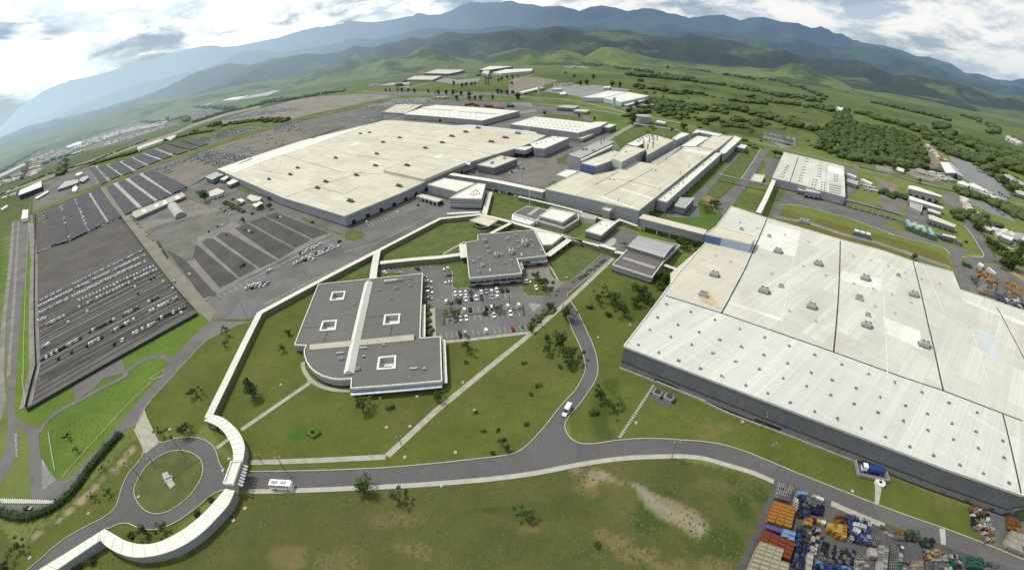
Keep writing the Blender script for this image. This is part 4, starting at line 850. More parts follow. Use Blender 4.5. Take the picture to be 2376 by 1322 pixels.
g.add(v, [(2*k, 2*k+1, 2*k+3, 2*k+2) for k in range(n_)]+[tuple(range(0, 2*n_+2, 2)), tuple(range(1, 2*n_+2, 2))[::-1]]); GY.part('curved_roof', g, GREY_ROOF)
GY.part('roof_light', G().prism(P('o 925,855 1362,990 1345,1028 903,885', 4.9), 4.42, 4.95), plain('fibre_panel', (.30, .28, .24)))
GY.openings(GY.near_edge(), 8, .5, 2.2, .4)
# --- polygonal hall and canopy between the big halls
PH = B('annex_hall', 'low white-roofed annex between the main hall and the pointed hall', 'building', 'n 250,285 475,200 895,268 650,382', 9.2, WALL_GREY, BRIGHT_ROOF)
PT = B('pointed_hall', 'wedge-shaped white-roofed hall with a row of small fans', 'building', 'n 548,470 925,268 1038,282 982,482', 9.0, WALL_GREY, BRIGHT_ROOF)
PT.openings(PT.near_edge(), 10, .6, 2.4, .7); PT.bands((3.2,), TRIM, .4)
for x, y in ((835, 420), (870, 390), (900, 365), (930, 380), (955, 410), (910, 415), (875, 425)): roof_unit(PT, 'n', x, y, .8, 'vent')
LC = B('loading_canopy', 'small open loading canopy with cream roof in front of the main hall', 'canopy', 'n 100,440 172,418 455,492 375,522', 4.2, TRIM, CREAM_ROOF, 3.4, base=None)
for k in range(6):
    p = lerp(at('n', 105, 442, 4), at('n', 372, 520, 4), k/5); LC.part('post', G().box(p, .8, .8, 3.4, LC.a, z0=0), WALL_LIGHT)
LC.part('back_wall', G().ribbon(P('n 172,420 455,494', 4), .3, 0, 3.4), BLACK)

# --- main assembly hall
MH = B('assembly_hall', 'very large cream-roofed assembly hall in the centre left', 'factory hall',
       'a 1482,1153 F 657,459 800,502 926,450 1079,380 p 800,380 1000,312 1215,205 w 1990,1012 1350,960 760,905 450,880 290,880 0,962 A 2350,862', 9.4, WALL_GREY, CREAM_ROOF)
for s_ in ('b 0,935 500,985 1020,1050', 'b 0,1172 240,1190', 'A 1420,1305 1800,1160 1950,1100 2350,975 b 0,915 250,825', 'a 1930,1060 2350,1180', 'F 657,459 745,430 840,400', 'A 1690,1240 2100,1320', 'b 0,1050 300,1090', 'e -150,20 0,60 100,10'): MH.seam(s_, .5)
MH.patch('A 1205,1248 2350,865 w 300,882 0,975 A 2350,975 1950,1100 1440,1300', BRIGHT_ROOF)
MH.patch('a 2120,935 2350,860 2350,868 2125,948', SEAM, .1); MH.patch('A 1490,1175 1670,1100 1680,1107 1500,1182', SEAM, .1)
for s_ in ('b 30,990 90,970 110,980 40,1000', 'b 600,1075 650,1050 680,1055 640,1080', 'b 740,1085 860,1110 850,1125 730,1100'): MH.patch(s_, BRIGHT_ROOF, .06)
MH.patch('b 800,935 1040,895 1180,915 1180,950 1100,985 850,965', roof_mat('stained_roof', (.50, .46, .34), 9, 22, (.30, .23, .13), .9), .055)
MH.patch('b 700,860 850,850 1300,900 1330,930 1150,905 900,880', roof_mat('greyish_roof', (.50, .50, .47)), .05)
rr = MH.part('raised_roof', G().prism(P('b 262,1160 508,1066 822,1110 545,1222', 12.2), 9.45, 12.2), CREAM_ROOF); G().ring(P('b 262,1160 508,1066 822,1110 545,1222', 12.2), .3, .1, 11.9, 12.5).obj('parapet', TRIM, rr)
for x, y in ((80, 1197), (210, 1132), (220, 1052), (372, 1270), (550, 1012), (665, 975), (375, 942), (262, 973), (170, 907), (107, 913)): roof_unit(MH, 'b', x, y, 1.0, 'cluster')
for x, y in ((730, 932), (825, 903), (910, 876), (1000, 970), (1095, 942), (1180, 912)): roof_unit(MH, 'b', x, y, 1.2, 'cluster')
roof_unit(MH, 'b', 425, 1130, 1.0, 'cluster', 12.2)
for x, y in ((1835, 1224), (1980, 1192), (2030, 1147), (2290, 1080), (2165, 1283), (2222, 1241)): roof_unit(MH, 'a', x, y, 1.0, 'cluster')
roof_unit(MH, 'e', 40, 110, 1.1, 'cluster')
for k in range(4): roof_unit(MH, 'a', 1770+k*140, 1125-k*22, .8, 'vent')
for i in range(len(MH.poly)):
    a_, b_ = MH.edge(i); L = dist(a_, b_)
    if b_[0]-a_[0] > 20 and a_[1] < 360: MH.openings(i, max(3, int(L/13)), .1, 3.6, .28, 'dock_door', BLACK); MH.bands((4.2,), TRIM_GREY, .4, .1, [i])
JP = B('production_annex', 'white-roofed production annex behind the assembly hall with grey walls', 'building', 'p 1000,312 1300,215 1535,236 1190,386 1062,372', 10.5, WALL_GREY, BRIGHT_ROOF)
for x, y in ((1320, 258), (1210, 295), (1150, 300), (1090, 320), (1380, 235), (1280, 240)): roof_unit(JP, 'p', x, y, 1.1, 'vent')
JQ = B('gatehouse_roof', 'small white-roofed link block raised over a dark loading bay', 'building', 'p 788,388 850,360 1060,350 935,405', 9.4, WALL_GREY, BRIGHT_ROOF, 4.5, base=None); JQ.part('loading_bay', G().prism(P('p 788,388 850,360 1060,350 935,405', 9.4), 0, 4.45), BLACK)
JB = B('parts_store', 'grey box building with cream roof and two air units beside a paved court', 'building', 'p 282,602 592,482 822,520 508,642', 8, WALL_DARK, CREAM_ROOF); roof_unit(JB, 'p', 480, 585, 1.4, 'box'); roof_unit(JB, 'p', 650, 522, 1.2, 'box')
# --- halls behind
HJ = B('warehouse', 'long white-roofed warehouse behind the assembly hall', 'warehouse', 'w 572,795 830,700 1000,670 2145,752 1640,882', 9.5, WALL_GREY, BRIGHT_ROOF)
HJ.patch('w 800,712 1250,740 1250,752 810,722', GREY_ROOF); HJ.patch('w 1320,752 1855,792 1850,802 1320,762', GREY_ROOF)
HJ.openings(HJ.near_edge(), 1, .1, 5, .03, 'door', BLACK)
for k in range(28): roof_unit(HJ, 'w', 760+(k % 14)*72, 790-(k//14)*45+(k % 14)*4, .9, 'vent')
HS = B('sawtooth_shed', 'low shed with striped sawtooth roof next to the long warehouse', 'shed', 'w 272,765 520,660 800,668 600,782', 5, WALL_GREY, CREAM_ROOF)
for k in range(5):
    a, b = at('w', 300+k*82, 765, 5), at('w', 480+k*82, 668, 5); gable(HS, a, b, 5, 5.03, 7, 'sawtooth_ridge')
HX = B('warehouse', 'white-roofed warehouse dotted with vents, right of the long warehouse', 'warehouse', 'x 22,872 355,770 1120,855 1200,840 1350,845 1240,905 948,992', 11, WALL_GREY, BRIGHT_ROOF)
for k in range(36): roof_unit(HX, 'x', 250+(k % 12)*62+(k//12)*40, 880-(k//12)*36+(k % 12)*6.5, .9, 'vent')
for lb, s_, h, w_, r_ in (('cream canopy roof on the near side of the vented warehouse', 'x 190,968 250,925 345,925 270,972', 5, WALL_GREY, CREAM_ROOF),
        ('square white loading porch at the right end of the vented warehouse', 'x 1262,905 1350,868 1468,880 1370,920', 8, WALL_DARK, BRIGHT_ROOF),
        ('low lean-to with cream roof along the vented warehouse front', 'x 950,1060 1120,995 1160,1005 1010,1070', 5, WALL_BEIGE, CREAM_ROOF),
        ('small plant shed with a white roof beside the round water tank', 'x 2000,840 2030,820 2150,845 2130,862', 5, WALL_GREY, BRIGHT_ROOF),
        ('greenish flat roof of an open workshop behind the vented warehouse', 'x 660,640 730,610 960,625 900,655', 7, WALL_DARK, plain('green_grey_roof', (.36, .37, .30))),
        ('small cream roofed store right of the open workshop', 'x 880,690 930,670 1105,680 1060,705', 5, WALL_GREY, CREAM_ROOF),
        ('far white factory hall with split roof beyond the green strip', 'x 1000,508 1350,420 1620,432 1290,515', 10, WALL_PALEBLUE, BRIGHT_ROOF),
        ('far white factory hall joined to the right of the split roof', 'x 1295,518 1625,435 1915,488 1540,572', 10, WALL_PALEBLUE, BRIGHT_ROOF),
        ('thin white canopy along the right side of the far white hall', 'x 1570,605 1880,520 1910,530 1620,615', 5, WALL_GREY, BRIGHT_ROOF),
        ('white office strip on the far grey yard', 'x 590,385 720,380 715,395 590,395', 6, WALL_LIGHT, TRIM), ('small white gate house in front of the far yard', 'x 700,440 780,430 785,462 700,465', 5, WALL_LIGHT, TRIM),
        ('white block at the right end of the far grey yard', 'x 1290,360 1390,352 1380,375 1300,375', 6, WALL_LIGHT, TRIM),
        ('long white shed on the left beyond the avenue', 'x 105,440 400,372 500,368 200,442', 6, WALL_LIGHT, BRIGHT_ROOF),
        ('wide far hall with yellowish roof at the end of the avenue', 'w 850,238 1010,185 1400,190 1330,215 1190,243', 12, plain('navy_wall', (.04, .045, .09)), CREAM_ROOF),
        ('lower hall with greenish roof left of the avenue end', 'w 600,322 720,275 1090,272 960,325', 9, WALL_DARK, CREAM_ROOF),
        ('tall far hall with white roof and dark blue wall', 'w 1600,190 1740,140 2060,145 1740,190', 14, plain('navy_wall_two', (.04, .045, .10)), BRIGHT_ROOF),
        ('white far hall at the right of the dark blue one', 'w 1780,225 1960,183 2330,175 2310,205 1900,240', 12, WALL_LIGHT, BRIGHT_ROOF),
        ('low white shed row among trees in the far estate', 'w 240,400 380,372 660,360 640,385 400,395', 6, WALL_LIGHT, GREY_ROOF),
        ('cream block with chimneys in the far estate', 'w 1630,230 1660,200 1740,205 1720,250', 14, WALL_BEIGE, CREAM_ROOF)):
    b = B('warehouse' if h > 7 else 'shed', lb, 'warehouse' if h > 7 else 'shed', s_, h, w_, r_); b.openings(b.near_edge(), 5, .5, h*.4, .4, 'door', SEAM)
# round tank and chimneys
for (t_, x, y, r, h, lb) in (('x', 1835, 850, 13, 12, 'round grey water tank with a flat lid'),):
    c = at(t_, x, y); e_ = tag(empty('water_tank', *c), lb, 'tank'); G().cyl(c, r, 0, h, 28, cap=False).obj('shell', WALL_GREY, e_); G().cyl(c, r+.5, h, h+1.3, 28, 1.5).obj('lid', TRIM_GREY, e_)
for k, (x, y, h) in enumerate(((1685, 340, 32), (1722, 345, 30))):
    c = at('w', x, y+50); e_ = tag(empty('chimney', *c), 'dark twin chimney in the far estate', 'chimney', 'twin chimneys of the far estate'); G().cyl(c, 3, 0, h, 10, 2.4).obj('shaft', WALL_DARK, e_)
for x, y, lb in ((1435, 650, 'pale water tower in front of the far white hall, the thicker one'), (415, 480, 'pale twin water tower left of the far green field')):
    c = at('x', x, y); e_ = tag(empty('water_tower', *c), lb, 'water tower'); G().cyl(c, 3.0, 0, 18, 14).obj('shaft', WALL_LIGHT, e_); G().cyl(c, 3.4, 18, 21, 14, 3.0).obj('tank', WALL_LIGHT, e_)

# --- paint hall (centre)
PA = B('paint_hall', 'large central hall with stepped cream roofs and tall grey wall', 'factory hall', 'p 1205,932 q 602,1225 1640,402 1262,338 850,604 560,556 p 2140,690 1850,748 1680,700', 12, WALL_GREY, CREAM_ROOF)
for s_ in ('q 0,880 330,690', 'q 130,780 480,820 870,930', 'q 800,660 500,820 130,1020'): PA.seam(s_, .5)
PA.seam('q 870,1010 1640,405', 1.2); PA.patch('q 310,930 370,925 800,1055 780,1075', BRIGHT_ROOF); PA.patch('q 1210,420 1250,380 1590,440 1570,470', BRIGHT_ROOF); PA.patch('q 60,1050 130,1040 560,1190 560,1210', BRIGHT_ROOF)
for x, y in ((320, 1110), (885, 945), (975, 535), (1285, 635), (1165, 725), (1225, 770)): roof_unit(PA, 'q', x, y, .5, 'stack')
for x, y in ((210, 805), (265, 810), (1460, 505), (830, 690)): roof_unit(PA, 'q', x, y, 1.1, 'vent')
PA.bands((1.0,), TRIM_GREY, .4, .1); PA.openings(PA.near_edge(), 14, .3, 3.0, .3, 'door', SEAM)
def sub(lb, s_, h, w_, r_, z0=0.0, **k): return B('hall_section', lb, 'hall section', s_, h, w_, r_, z0, **k)
LS = sub('long low lean-to strip along the right side of the paint hall', 'q 848,1080 1640,440 1740,440 980,1112', 9.5, WALL_GREY, BRIGHT_ROOF)
for x, y in ((950, 1055), (1030, 995), (1085, 930), (1150, 870), (1205, 850), (1260, 770), (1355, 690), (1480, 605), (1575, 540), (1660, 480), (1400, 640), (1040, 950), (1120, 905)): roof_unit(LS, 'q', x, y, .8, 'vent')
for x, y in ((1205, 850), (1480, 620), (1575, 545)): roof_unit(LS, 'q', x, y, .4, 'stack')
for i in range(len(LS.poly)):
    if dist(*LS.edge(i)) > 60: LS.openings(i, 16, .3, 2.6, .35, 'door', SEAM)
s2 = sub('far stepped end of the lean-to beside the access road', 'q 1745,450 1700,420 1905,210 2000,245 1775,450', 10.5, WALL_GREY, BRIGHT_ROOF)
s3 = sub('far cream roof section at the back of the paint hall', 'q 1420,350 1620,200 1880,215 1650,400', 12.8, WALL_LIGHT, CREAM_ROOF)
s4 = sub('narrow white roof section left of the far cream one', 'q 1165,355 1400,210 1560,235 1370,350', 12.6, WALL_LIGHT, BRIGHT_ROOF)
s5 = sub('grey edge strip closing the back of the paint hall', 'q 1320,180 1390,125 1740,190 1690,215 1430,160', 13.6, WALL_GREY, BRIGHT_ROOF)
s6 = sub('white ribbed gutter roof between the tower rows and the paint hall', 'q 770,575 1150,360 1165,372 850,603', 12.4, WALL_LIGHT, GREY_ROOF)
t1 = sub('grey upper block carrying a white mast and units', 'p 1535,462 1990,262 2140,295 1690,505', 17, WALL_GREY, GREY_ROOF)
t1.part('roof_rail', G().ribbon(P('p 1700,530 2125,330', 16.5), 2.4, 14.5, 16.2), TRIM)
for x, y in ((1655, 395), (1710, 400), (1760, 400), (1860, 420)): roof_unit(t1, 'p', x, y, 1.3, 'box')
roof_unit(t1, 'p', 1965, 320, 1.3, 'stack'); roof_unit(t1, 'p', 2005, 290, 1.3, 'stack')
t2 = sub('tall block with bright blue end wall above the paint hall', 'p 1700,580 2130,410 2330,470 1895,622', 17, WALL_GREY, WHITE_ROOF)
ed = min(range(4), key=lambda i: (t2.edge(i)[0][1]+t2.edge(i)[1][1])); t2.part('blue_panel', G().ribbon(list(t2.edge(ed)), .5, 8.0, 16.4), WALL_BLUE)
t3 = sub('tall cream-roofed tower with pale sloping end wall', 'q 230,512 428,342 700,392 372,560', 19.5, WALL_GREY, CREAM_ROOF)
ed = min(range(4), key=lambda i: (t3.edge(i)[0][1]+t3.edge(i)[1][1])); t3.part('pale_panel', G().ribbon(list(t3.edge(ed)), .5, 11.9, 18.9), WALL_LIGHT)
roof_unit(t3, 'q', 245, 430, 1.2, 'stack'); roof_unit(t3, 'q', 425, 430, 1.2, 'vent')
t4 = sub('cream roof crowded with tall exhaust stacks', 'q 665,310 850,210 1070,272 722,468', 18, WALL_GREY, CREAM_ROOF)
for x, y in ((740, 300), (800, 320), (790, 380), (720, 400), (850, 270), (780, 250), (940, 245), (665, 340)): roof_unit(t4, 'q', x, y, 1.2, 'stack')
t5 = sub('white roof with exhausts at the back left of the towers', 'q 440,322 722,188 868,212 580,352', 16.5, WALL_GREY, BRIGHT_ROOF)
for x, y in ((590, 290), (730, 215), (650, 250), (700, 230), (620, 270), (770, 215), (800, 225)): roof_unit(t5, 'q', x, y, 1.0, 'box')
t6 = sub('slim white roofed block at the far right of the towers', 'q 1055,245 1175,162 1290,182 1115,262', 17, WALL_GREY, BRIGHT_ROOF)
l1 = sub('low white roof tucked beside the blue-ended block', 'p 1355,740 1490,668 1665,690 1500,775', 8, WALL_LIGHT, BRIGHT_ROOF)
l2 = sub('white box kiosk at the far end of the lean-to', 'q 1935,360 1990,325 2080,340 2040,382', 6, WALL_DARK, BRIGHT_ROOF)
l3 = B('service_block', 'dark block with pale ribbed roof at the corner of the paint hall', 'building', 'o 1620,160 1700,55 1885,60 1760,195', 6.5, WALL_DARK, GREY_ROOF)
l4 = B('service_block', 'small white building beside the pipe bridge', 'building', 'v 380,460 440,375 580,395 530,490', 3.5, WALL_LIGHT, plain('pinkish_roof', (.52, .49, .43)))
# --- right hall with skylights
RH = B('workshop_hall', 'white-roofed hall with rows of dark skylights beyond the lawn', 'factory hall', 'v 680,430 840,80 1655,272 1672,690 1340,600 1040,512', 9, WALL_GREY, WHITE_ROOF)
RH.seam('v 1035,145 920,490', .8); RH.seam('v 1420,240 1420,600', .5, TRIM_GREY); RH.patch('v 1440,265 1640,310 1645,400 1440,340', plain('shiny_panel', (.72, .74, .80)), .08)
skl = [(x0+k*dx, y0+k*dy) for x0, y0, dx, dy, n in ((785, 410, 20, -29, 6), (825, 420, 14, -29, 6), (1045, 470, 12, -38, 9), (1075, 475, 11, -38, 9), (1300, 410, 6, -36, 7), (1330, 415, 5, -36, 7), (1215, 560, 10, -35, 4), (1255, 565, 10, -35, 4), (1350, 590, 3, -33, 4), (1390, 600, 2, -33, 4), (1530, 470, 0, -30, 4), (1565, 475, 0, -30, 4)) for k in range(n)]
for x, y in skl: c = at('v', x, y, 9); RH.part('skylight', G().box(c, 2.6, 1.2, .35, RH.a, z0=9.05), SEAM)
for k in range(4): RH.part('louvre', G().prism(P('v 1455,%d 1615,%d 1612,%d 1455,%d' % (510+k*32, 540+k*32, 555+k*32, 524+k*32), 9.1), 9.06, 9.5), GREY_ROOF)
RH.openings(RH.near_edge(), 7, .2, 3.4, .5, 'dock_door', BLACK)
ln = B('service_block', 'grey lean-to with blue-white roof on the near side of the skylight hall', 'building', 'v 1135,605 1150,565 1345,600 1330,640', 7, WALL_GREY, plain('paleblue_roof', (.50, .54, .60))); ln.openings(ln.near_edge(), 3, .2, 2.5, .7, 'dock_door', BLACK)
ln2 = B('service_block', 'low dark lean-to with open bays at the right end of the skylight hall', 'building', 'v 1345,615 1345,600 1668,690 1668,710', 6, WALL_GREY, GREY_ROOF); ln2.openings(ln2.near_edge(), 5, .2, 2.8, .6, 'dock_door', BLACK)
ln3 = B('service_block', 'small cream canopy on the left front of the skylight hall', 'building', 'v 1030,590 1045,570 1150,590 1140,615', 4.5, WALL_DARK, TRIM)
# --- bridges and pipe racks
def bridge(name, lb, spec_, w, z0, z1, wall, roof, posts=4, cat='bridge'):
    p = P(spec_, z1); c = cen(p); a = math.atan2(p[-1][1]-p[0][1], p[-1][0]-p[0][0]); r = tag(empty(name, c[0], c[1], a), lb, cat)
    G().ribbon(p, w, z0, z1-.3).obj('gallery', wall, r); G().ribbon(p, w+.5, z1-.28, z1).obj('roof', roof, r)
    for k in range(posts):
        q = lerp(p[0], p[-1], (k+.5)/posts); d = Vector((p[-1][0]-p[0][0], p[-1][1]-p[0][1])).normalized()
        for s_ in (-1, 1): G().box((q[0]+d.y*s_*w*.36, q[1]-d.x*s_*w*.36), .7, .7, z0, a, z0=0).obj('post', WALL_LIGHT, r)
    return r
bridge('conveyor_bridge', 'long enclosed conveyor gallery with white roof linking assembly and paint halls', 'n 560,138 1200,240 1840,375', 6, 3.4, 9.5, WALL_GREY, BRIGHT_ROOF, 7)
r_ = bridge('conveyor_bridge', 'wide enclosed gallery with cream roof joining the paint hall to the right hall', 'o 1160,300 1600,410 2040,520', 9, 4.2, 9.8, WALL_GREY, CREAM_ROOF, 5)
pp = P('o 1160,300 1175,304', 9.8); G().ribbon([pp[0], lerp(pp[0], P('o 2040,520', 9.8)[0], .02)], 9.8, 4.0, 9.3).obj('blue_panel', WALL_BLUE, r_)
bridge('conveyor_bridge', 'narrow pale gallery running down from the skylight hall to the right hall', 'v 705,455 600,690 492,900', 3.6, 5.2, 8.0, WALL_GREY, TRIM, 4)
bridge('pipe_bridge', 'thin pipe bridge crossing the access road left of the skylight hall', 'v -60,375 200,430 640,520', 2.4, 6.0, 7.0, STEEL, STEEL, 4)
bridge('pipe_bridge', 'long dark pipe bridge on posts leading right from the skylight hall', 'v 1680,720 2000,800 2350,900 t 400,940 700,1050', 4.0, 5.5, 7.0, WALL_DARK, WALL_DARK, 9)
# --- east side buildings
for lb, s_, h, w_, r_ in (('white warehouse with dark open side in the eastern depot', 't 1205,328 1315,335 1425,478 1285,478', 8, WALL_DARK, BRIGHT_ROOF),
        ('grey lean-to roof right of the eastern white warehouse', 't 1315,338 1345,335 1520,525 1425,478', 7, WALL_DARK, TRIM_GREY),
        ('long white-roofed office with grey glass front, upper of the eastern pair', 't 775,648 880,660 1230,790 1225,805 780,690', 9, WALL_GREY, BRIGHT_ROOF),
        ('second long white-roofed block just below the upper eastern office', 't 785,790 1250,945 1245,970 790,840', 6, WALL_GREY, BRIGHT_ROOF),
        ('small flat grey block under the second eastern office', 't 800,850 970,900 950,1000 800,930', 4, WALL_GREY, GREY_ROOF),
        ('cream canopy over the pump row in the middle of the eastern yard', 't 1040,965 1090,970 1220,1020 1200,1040 1045,990', 4, WALL_DARK, CREAM_ROOF),
        ('long cream roof on open bays near the eastern access road', 't 1050,1050 1100,1055 1425,1190 1400,1215 1060,1100', 6, WALL_DARK, CREAM_ROOF),
        ('white roof over the green cooling plant', 't 775,1150 1005,1215 1000,1235 770,1165', 5, WALL_DARK, BRIGHT_ROOF),
        ('white roof strip at the right of the cooling plant', 'u 1250,250 1420,290 1410,310 1240,265', 5, WALL_DARK, BRIGHT_ROOF),
        ('first curved white shed beyond the canal', 't 1450,590 1520,585 1610,640 1590,660 1450,620', 5, WALL_LIGHT, BRIGHT_ROOF),
        ('second curved white shed beyond the canal', 't 1600,620 1660,615 1830,710 1800,720 1620,660', 5, WALL_LIGHT, BRIGHT_ROOF),
        ('long white store at the left end of the eastern yards', 'v 1695,370 1725,365 1835,408 1820,420', 4, WALL_LIGHT, BRIGHT_ROOF),
        ('second white store below the long one in the eastern yards', 'v 1885,445 1920,440 2050,500 2030,515', 4, WALL_LIGHT, BRIGHT_ROOF),
        ('grey workshop touching the right end of the skylight hall', 'v 1700,470 1720,440 1850,475 1835,520', 5, WALL_DARK, GREY_ROOF),
        ('white house roof with dark porch inside the wooded plot', 't 600,400 640,400 715,430 710,465 610,435', 4, WALL_DARK, TRIM),
        ('white roof among dark trees at the right edge by the car park', 'u 2020,225 2080,225 2210,300 2180,340 2060,290', 5, WALL_DARK, BRIGHT_ROOF),
        ('beige canteen roof beside the right-hand yard road', 'u 1780,140 1840,140 1920,185 1900,205 1790,170', 4, WALL_DARK, CREAM_ROOF),
        ('long barn at the far right with pale roof', 't 2080,500 2140,500 2350,620 2350,660 2110,540', 6, WALL_DARK, TRIM_GREY),
        ('wide concrete roof at the far right edge', 't 2190,640 2350,660 2420,800 2260,760', 5, WALL_DARK, plain('concrete_roof', (.42, .41, .34))),
        ('white truck repair roof in the wedge-shaped yard', 't 1620,990 1650,985 1780,1040 1740,1070', 4, WALL_LIGHT, BRIGHT_ROOF),
        ('low white shed below the truck repair roof', 't 1610,1040 1640,1040 1740,1085 1710,1100', 4, WALL_LIGHT, BRIGHT_ROOF),
        ('white field pavilion far out on the green plain', 'c 1060,735 1080,728 1125,738 1105,755', 6, WALL_LIGHT, BRIGHT_ROOF)):
    b = B('warehouse' if h > 6 else 'shed', lb, 'warehouse' if h > 6 else 'shed', s_, h, w_, r_, par=.2); b.openings(b.near_edge(), 5, .4, h*.45, .5, 'door', SEAM)
# --- west side buildings
SH_ = B('container_shed', 'long low shed with cream square panels on its roof at the top of the yard', 'shed', 'z 275,700 290,655 950,395 1000,440 330,735', 4, WALL_DARK, plain('shed_roof', (.38, .36, .29)))
for s_ in ('z 400,630 455,610 475,650 415,672', 'z 570,562 625,542 648,580 590,605', 'z 680,515 735,498 760,540 700,560', 'z 850,455 905,430 938,470 880,490'): SH_.part('roof_panel', G().prism(P(s_, 4.3), 4.02, 4.4), BRIGHT_ROOF)
HG = empty('hangar', *at('z', 880, 640), 0); tag(HG, 'round-roofed metal hangar with dark arched end on the paved apron', 'hangar')
p0, p1, wd = at('z', 830, 590), at('z', 945, 735), dist(at('z', 870, 750), at('z', 1015, 690)); d = Vector((p1[0]-p0[0], p1[1]-p0[1])); d.normalize(); nn_ = Vector((d.y, -d.x)); g = G(); v = []; na = 12
for p in (p0, p1):
    for k in range(na+1): t = math.pi*k/na; v.append((p[0]+nn_.x*math.cos(t)*wd/2, p[1]+nn_.y*math.cos(t)*wd/2, math.sin(t)*5.2+.6))
g.add(v, [(k, k+1, na+2+k, na+1+k) for k in range(na)]); g.obj('arched_roof', roof_mat('hangar_roof', (.40, .385, .34), 3, 5), HG); G().add(v[na+1:], [tuple(range(na+1))]).obj('end_wall', WALL_GREY, HG); G().add(v[:na+1], [tuple(range(na+1))[::-1]]).obj('end_wall', WALL_GREY, HG)
for lb, s_, h, w_, r_ in (('white-roofed depot block left of the big round tree', 'z 1320,380 1430,335 1530,370 1500,400 1340,450', 4.5, WALL_LIGHT, CREAM_ROOF),
        ('grey-roofed dock block at the corner of the assembly hall', 'z 1275,180 1410,110 1520,150 1450,170 1370,215', 7, WALL_DARK, TRIM_GREY),
        ('first narrow white dock canopy beside the assembly hall', 'z 1470,215 1590,140 1630,155 1540,220', 5, WALL_DARK, BRIGHT_ROOF),
        ('second narrow white dock canopy beside the assembly hall', 'z 1560,260 1660,200 1705,215 1720,240 1600,290', 5, WALL_DARK, BRIGHT_ROOF),
        ('small white cabin among the planted plots', 'z 1905,555 2025,515 2055,540 1960,590', 4, WALL_BEIGE, BRIGHT_ROOF),
        ('L-shaped cream roof in the planted plots', 'z 1835,460 1880,420 2040,460 2010,500 1920,510', 4, WALL_BEIGE, CREAM_ROOF),
        ('tiny pale roof in the planted plots', 'z 1700,490 1750,470 1810,500 1770,525', 3, WALL_BEIGE, TRIM),
        ('tall white roadside building at the left edge', 'd 145,230 155,168 192,165 188,222', 6, TRIM, TRIM),
        ('long white warehouse with dark side at the top left yard', 'y 250,1020 270,950 560,820 570,900', 9, plain('navy_side', (.05, .05, .11)), BRIGHT_ROOF),
        ('thin white loading platform beside the long white warehouse', 'y 480,1050 650,950 665,970 500,1065', 3, WALL_DARK, BRIGHT_ROOF),
        ('pitched white tent-like roof on the top left yard', 'y 785,935 890,825 1060,805 1065,845 870,910', 5, WALL_DARK, TRIM_GREY),
        ('curved pale canopy right of the tent-like roof', 'y 1080,820 1110,775 1190,750 1205,775 1130,830', 5, WALL_DARK, TRIM_GREY),
        ('small white cluster roof in front of the tent-like roof', 'y 980,960 990,910 1040,880 1060,920 1030,965', 4, WALL_LIGHT, TRIM),
        ('narrow white roof behind the curved canopy', 'y 1020,745 1050,715 1120,700 1130,715 1060,750', 4, WALL_LIGHT, TRIM),
        ('white roadside block at the far left verge', 'y 10,1200 90,1150 110,1165 30,1215', 4, WALL_LIGHT, TRIM),
        ('long white building beside the highway above the canopies', 'A 110,945 390,850 470,840 430,870 180,960 115,990', 7, TRIM, CREAM_ROOF),
        ('second white building along the highway verge', 'A 490,825 600,790 650,785 560,850', 6, TRIM, CREAM_ROOF),
        ('far long sheds with bright ribbed roofs beyond the highway', 'A 880,375 1480,190 1640,195 1250,310 1080,370', 8, WALL_LIGHT, GREY_ROOF),
        ('second of the far long ribbed sheds beyond the highway', 'A 1250,320 1700,180 1850,180 1480,300', 8, WALL_LIGHT, BRIGHT_ROOF),
        ('third of the far long ribbed sheds, nearest the tree line', 'A 1500,300 1850,190 2060,175 1900,240', 7, WALL_LIGHT, GREY_ROOF),
        ('white farm building on the left hillside', 'A 765,125 790,100 810,105 790,140', 9, WALL_LIGHT, TRIM), ('second white farm building on the left hillside', 'A 870,150 890,120 935,150 910,165', 8, WALL_LIGHT, TRIM),
        ('large white shed block on the near edge of the distant town', 'y 900,350 1060,290 1120,290 1100,320 920,370', 8, WALL_LIGHT, BRIGHT_ROOF),
        ('long pale shed at the lower left of the distant town', 'y 0,730 330,580 350,600 0,770', 7, WALL_LIGHT, TRIM_GREY),
        ('pale terraces in the far haze left of the town', 'y 690,165 850,95 870,105 720,180', 8, WALL_LIGHT, TRIM)):
    b = B('warehouse' if h > 6 else 'shed', lb, 'warehouse' if h > 6 else 'shed', s_, h, w_, r_, par=.2); b.openings(b.near_edge(), 4, .4, h*.45, .5, 'door', SEAM)
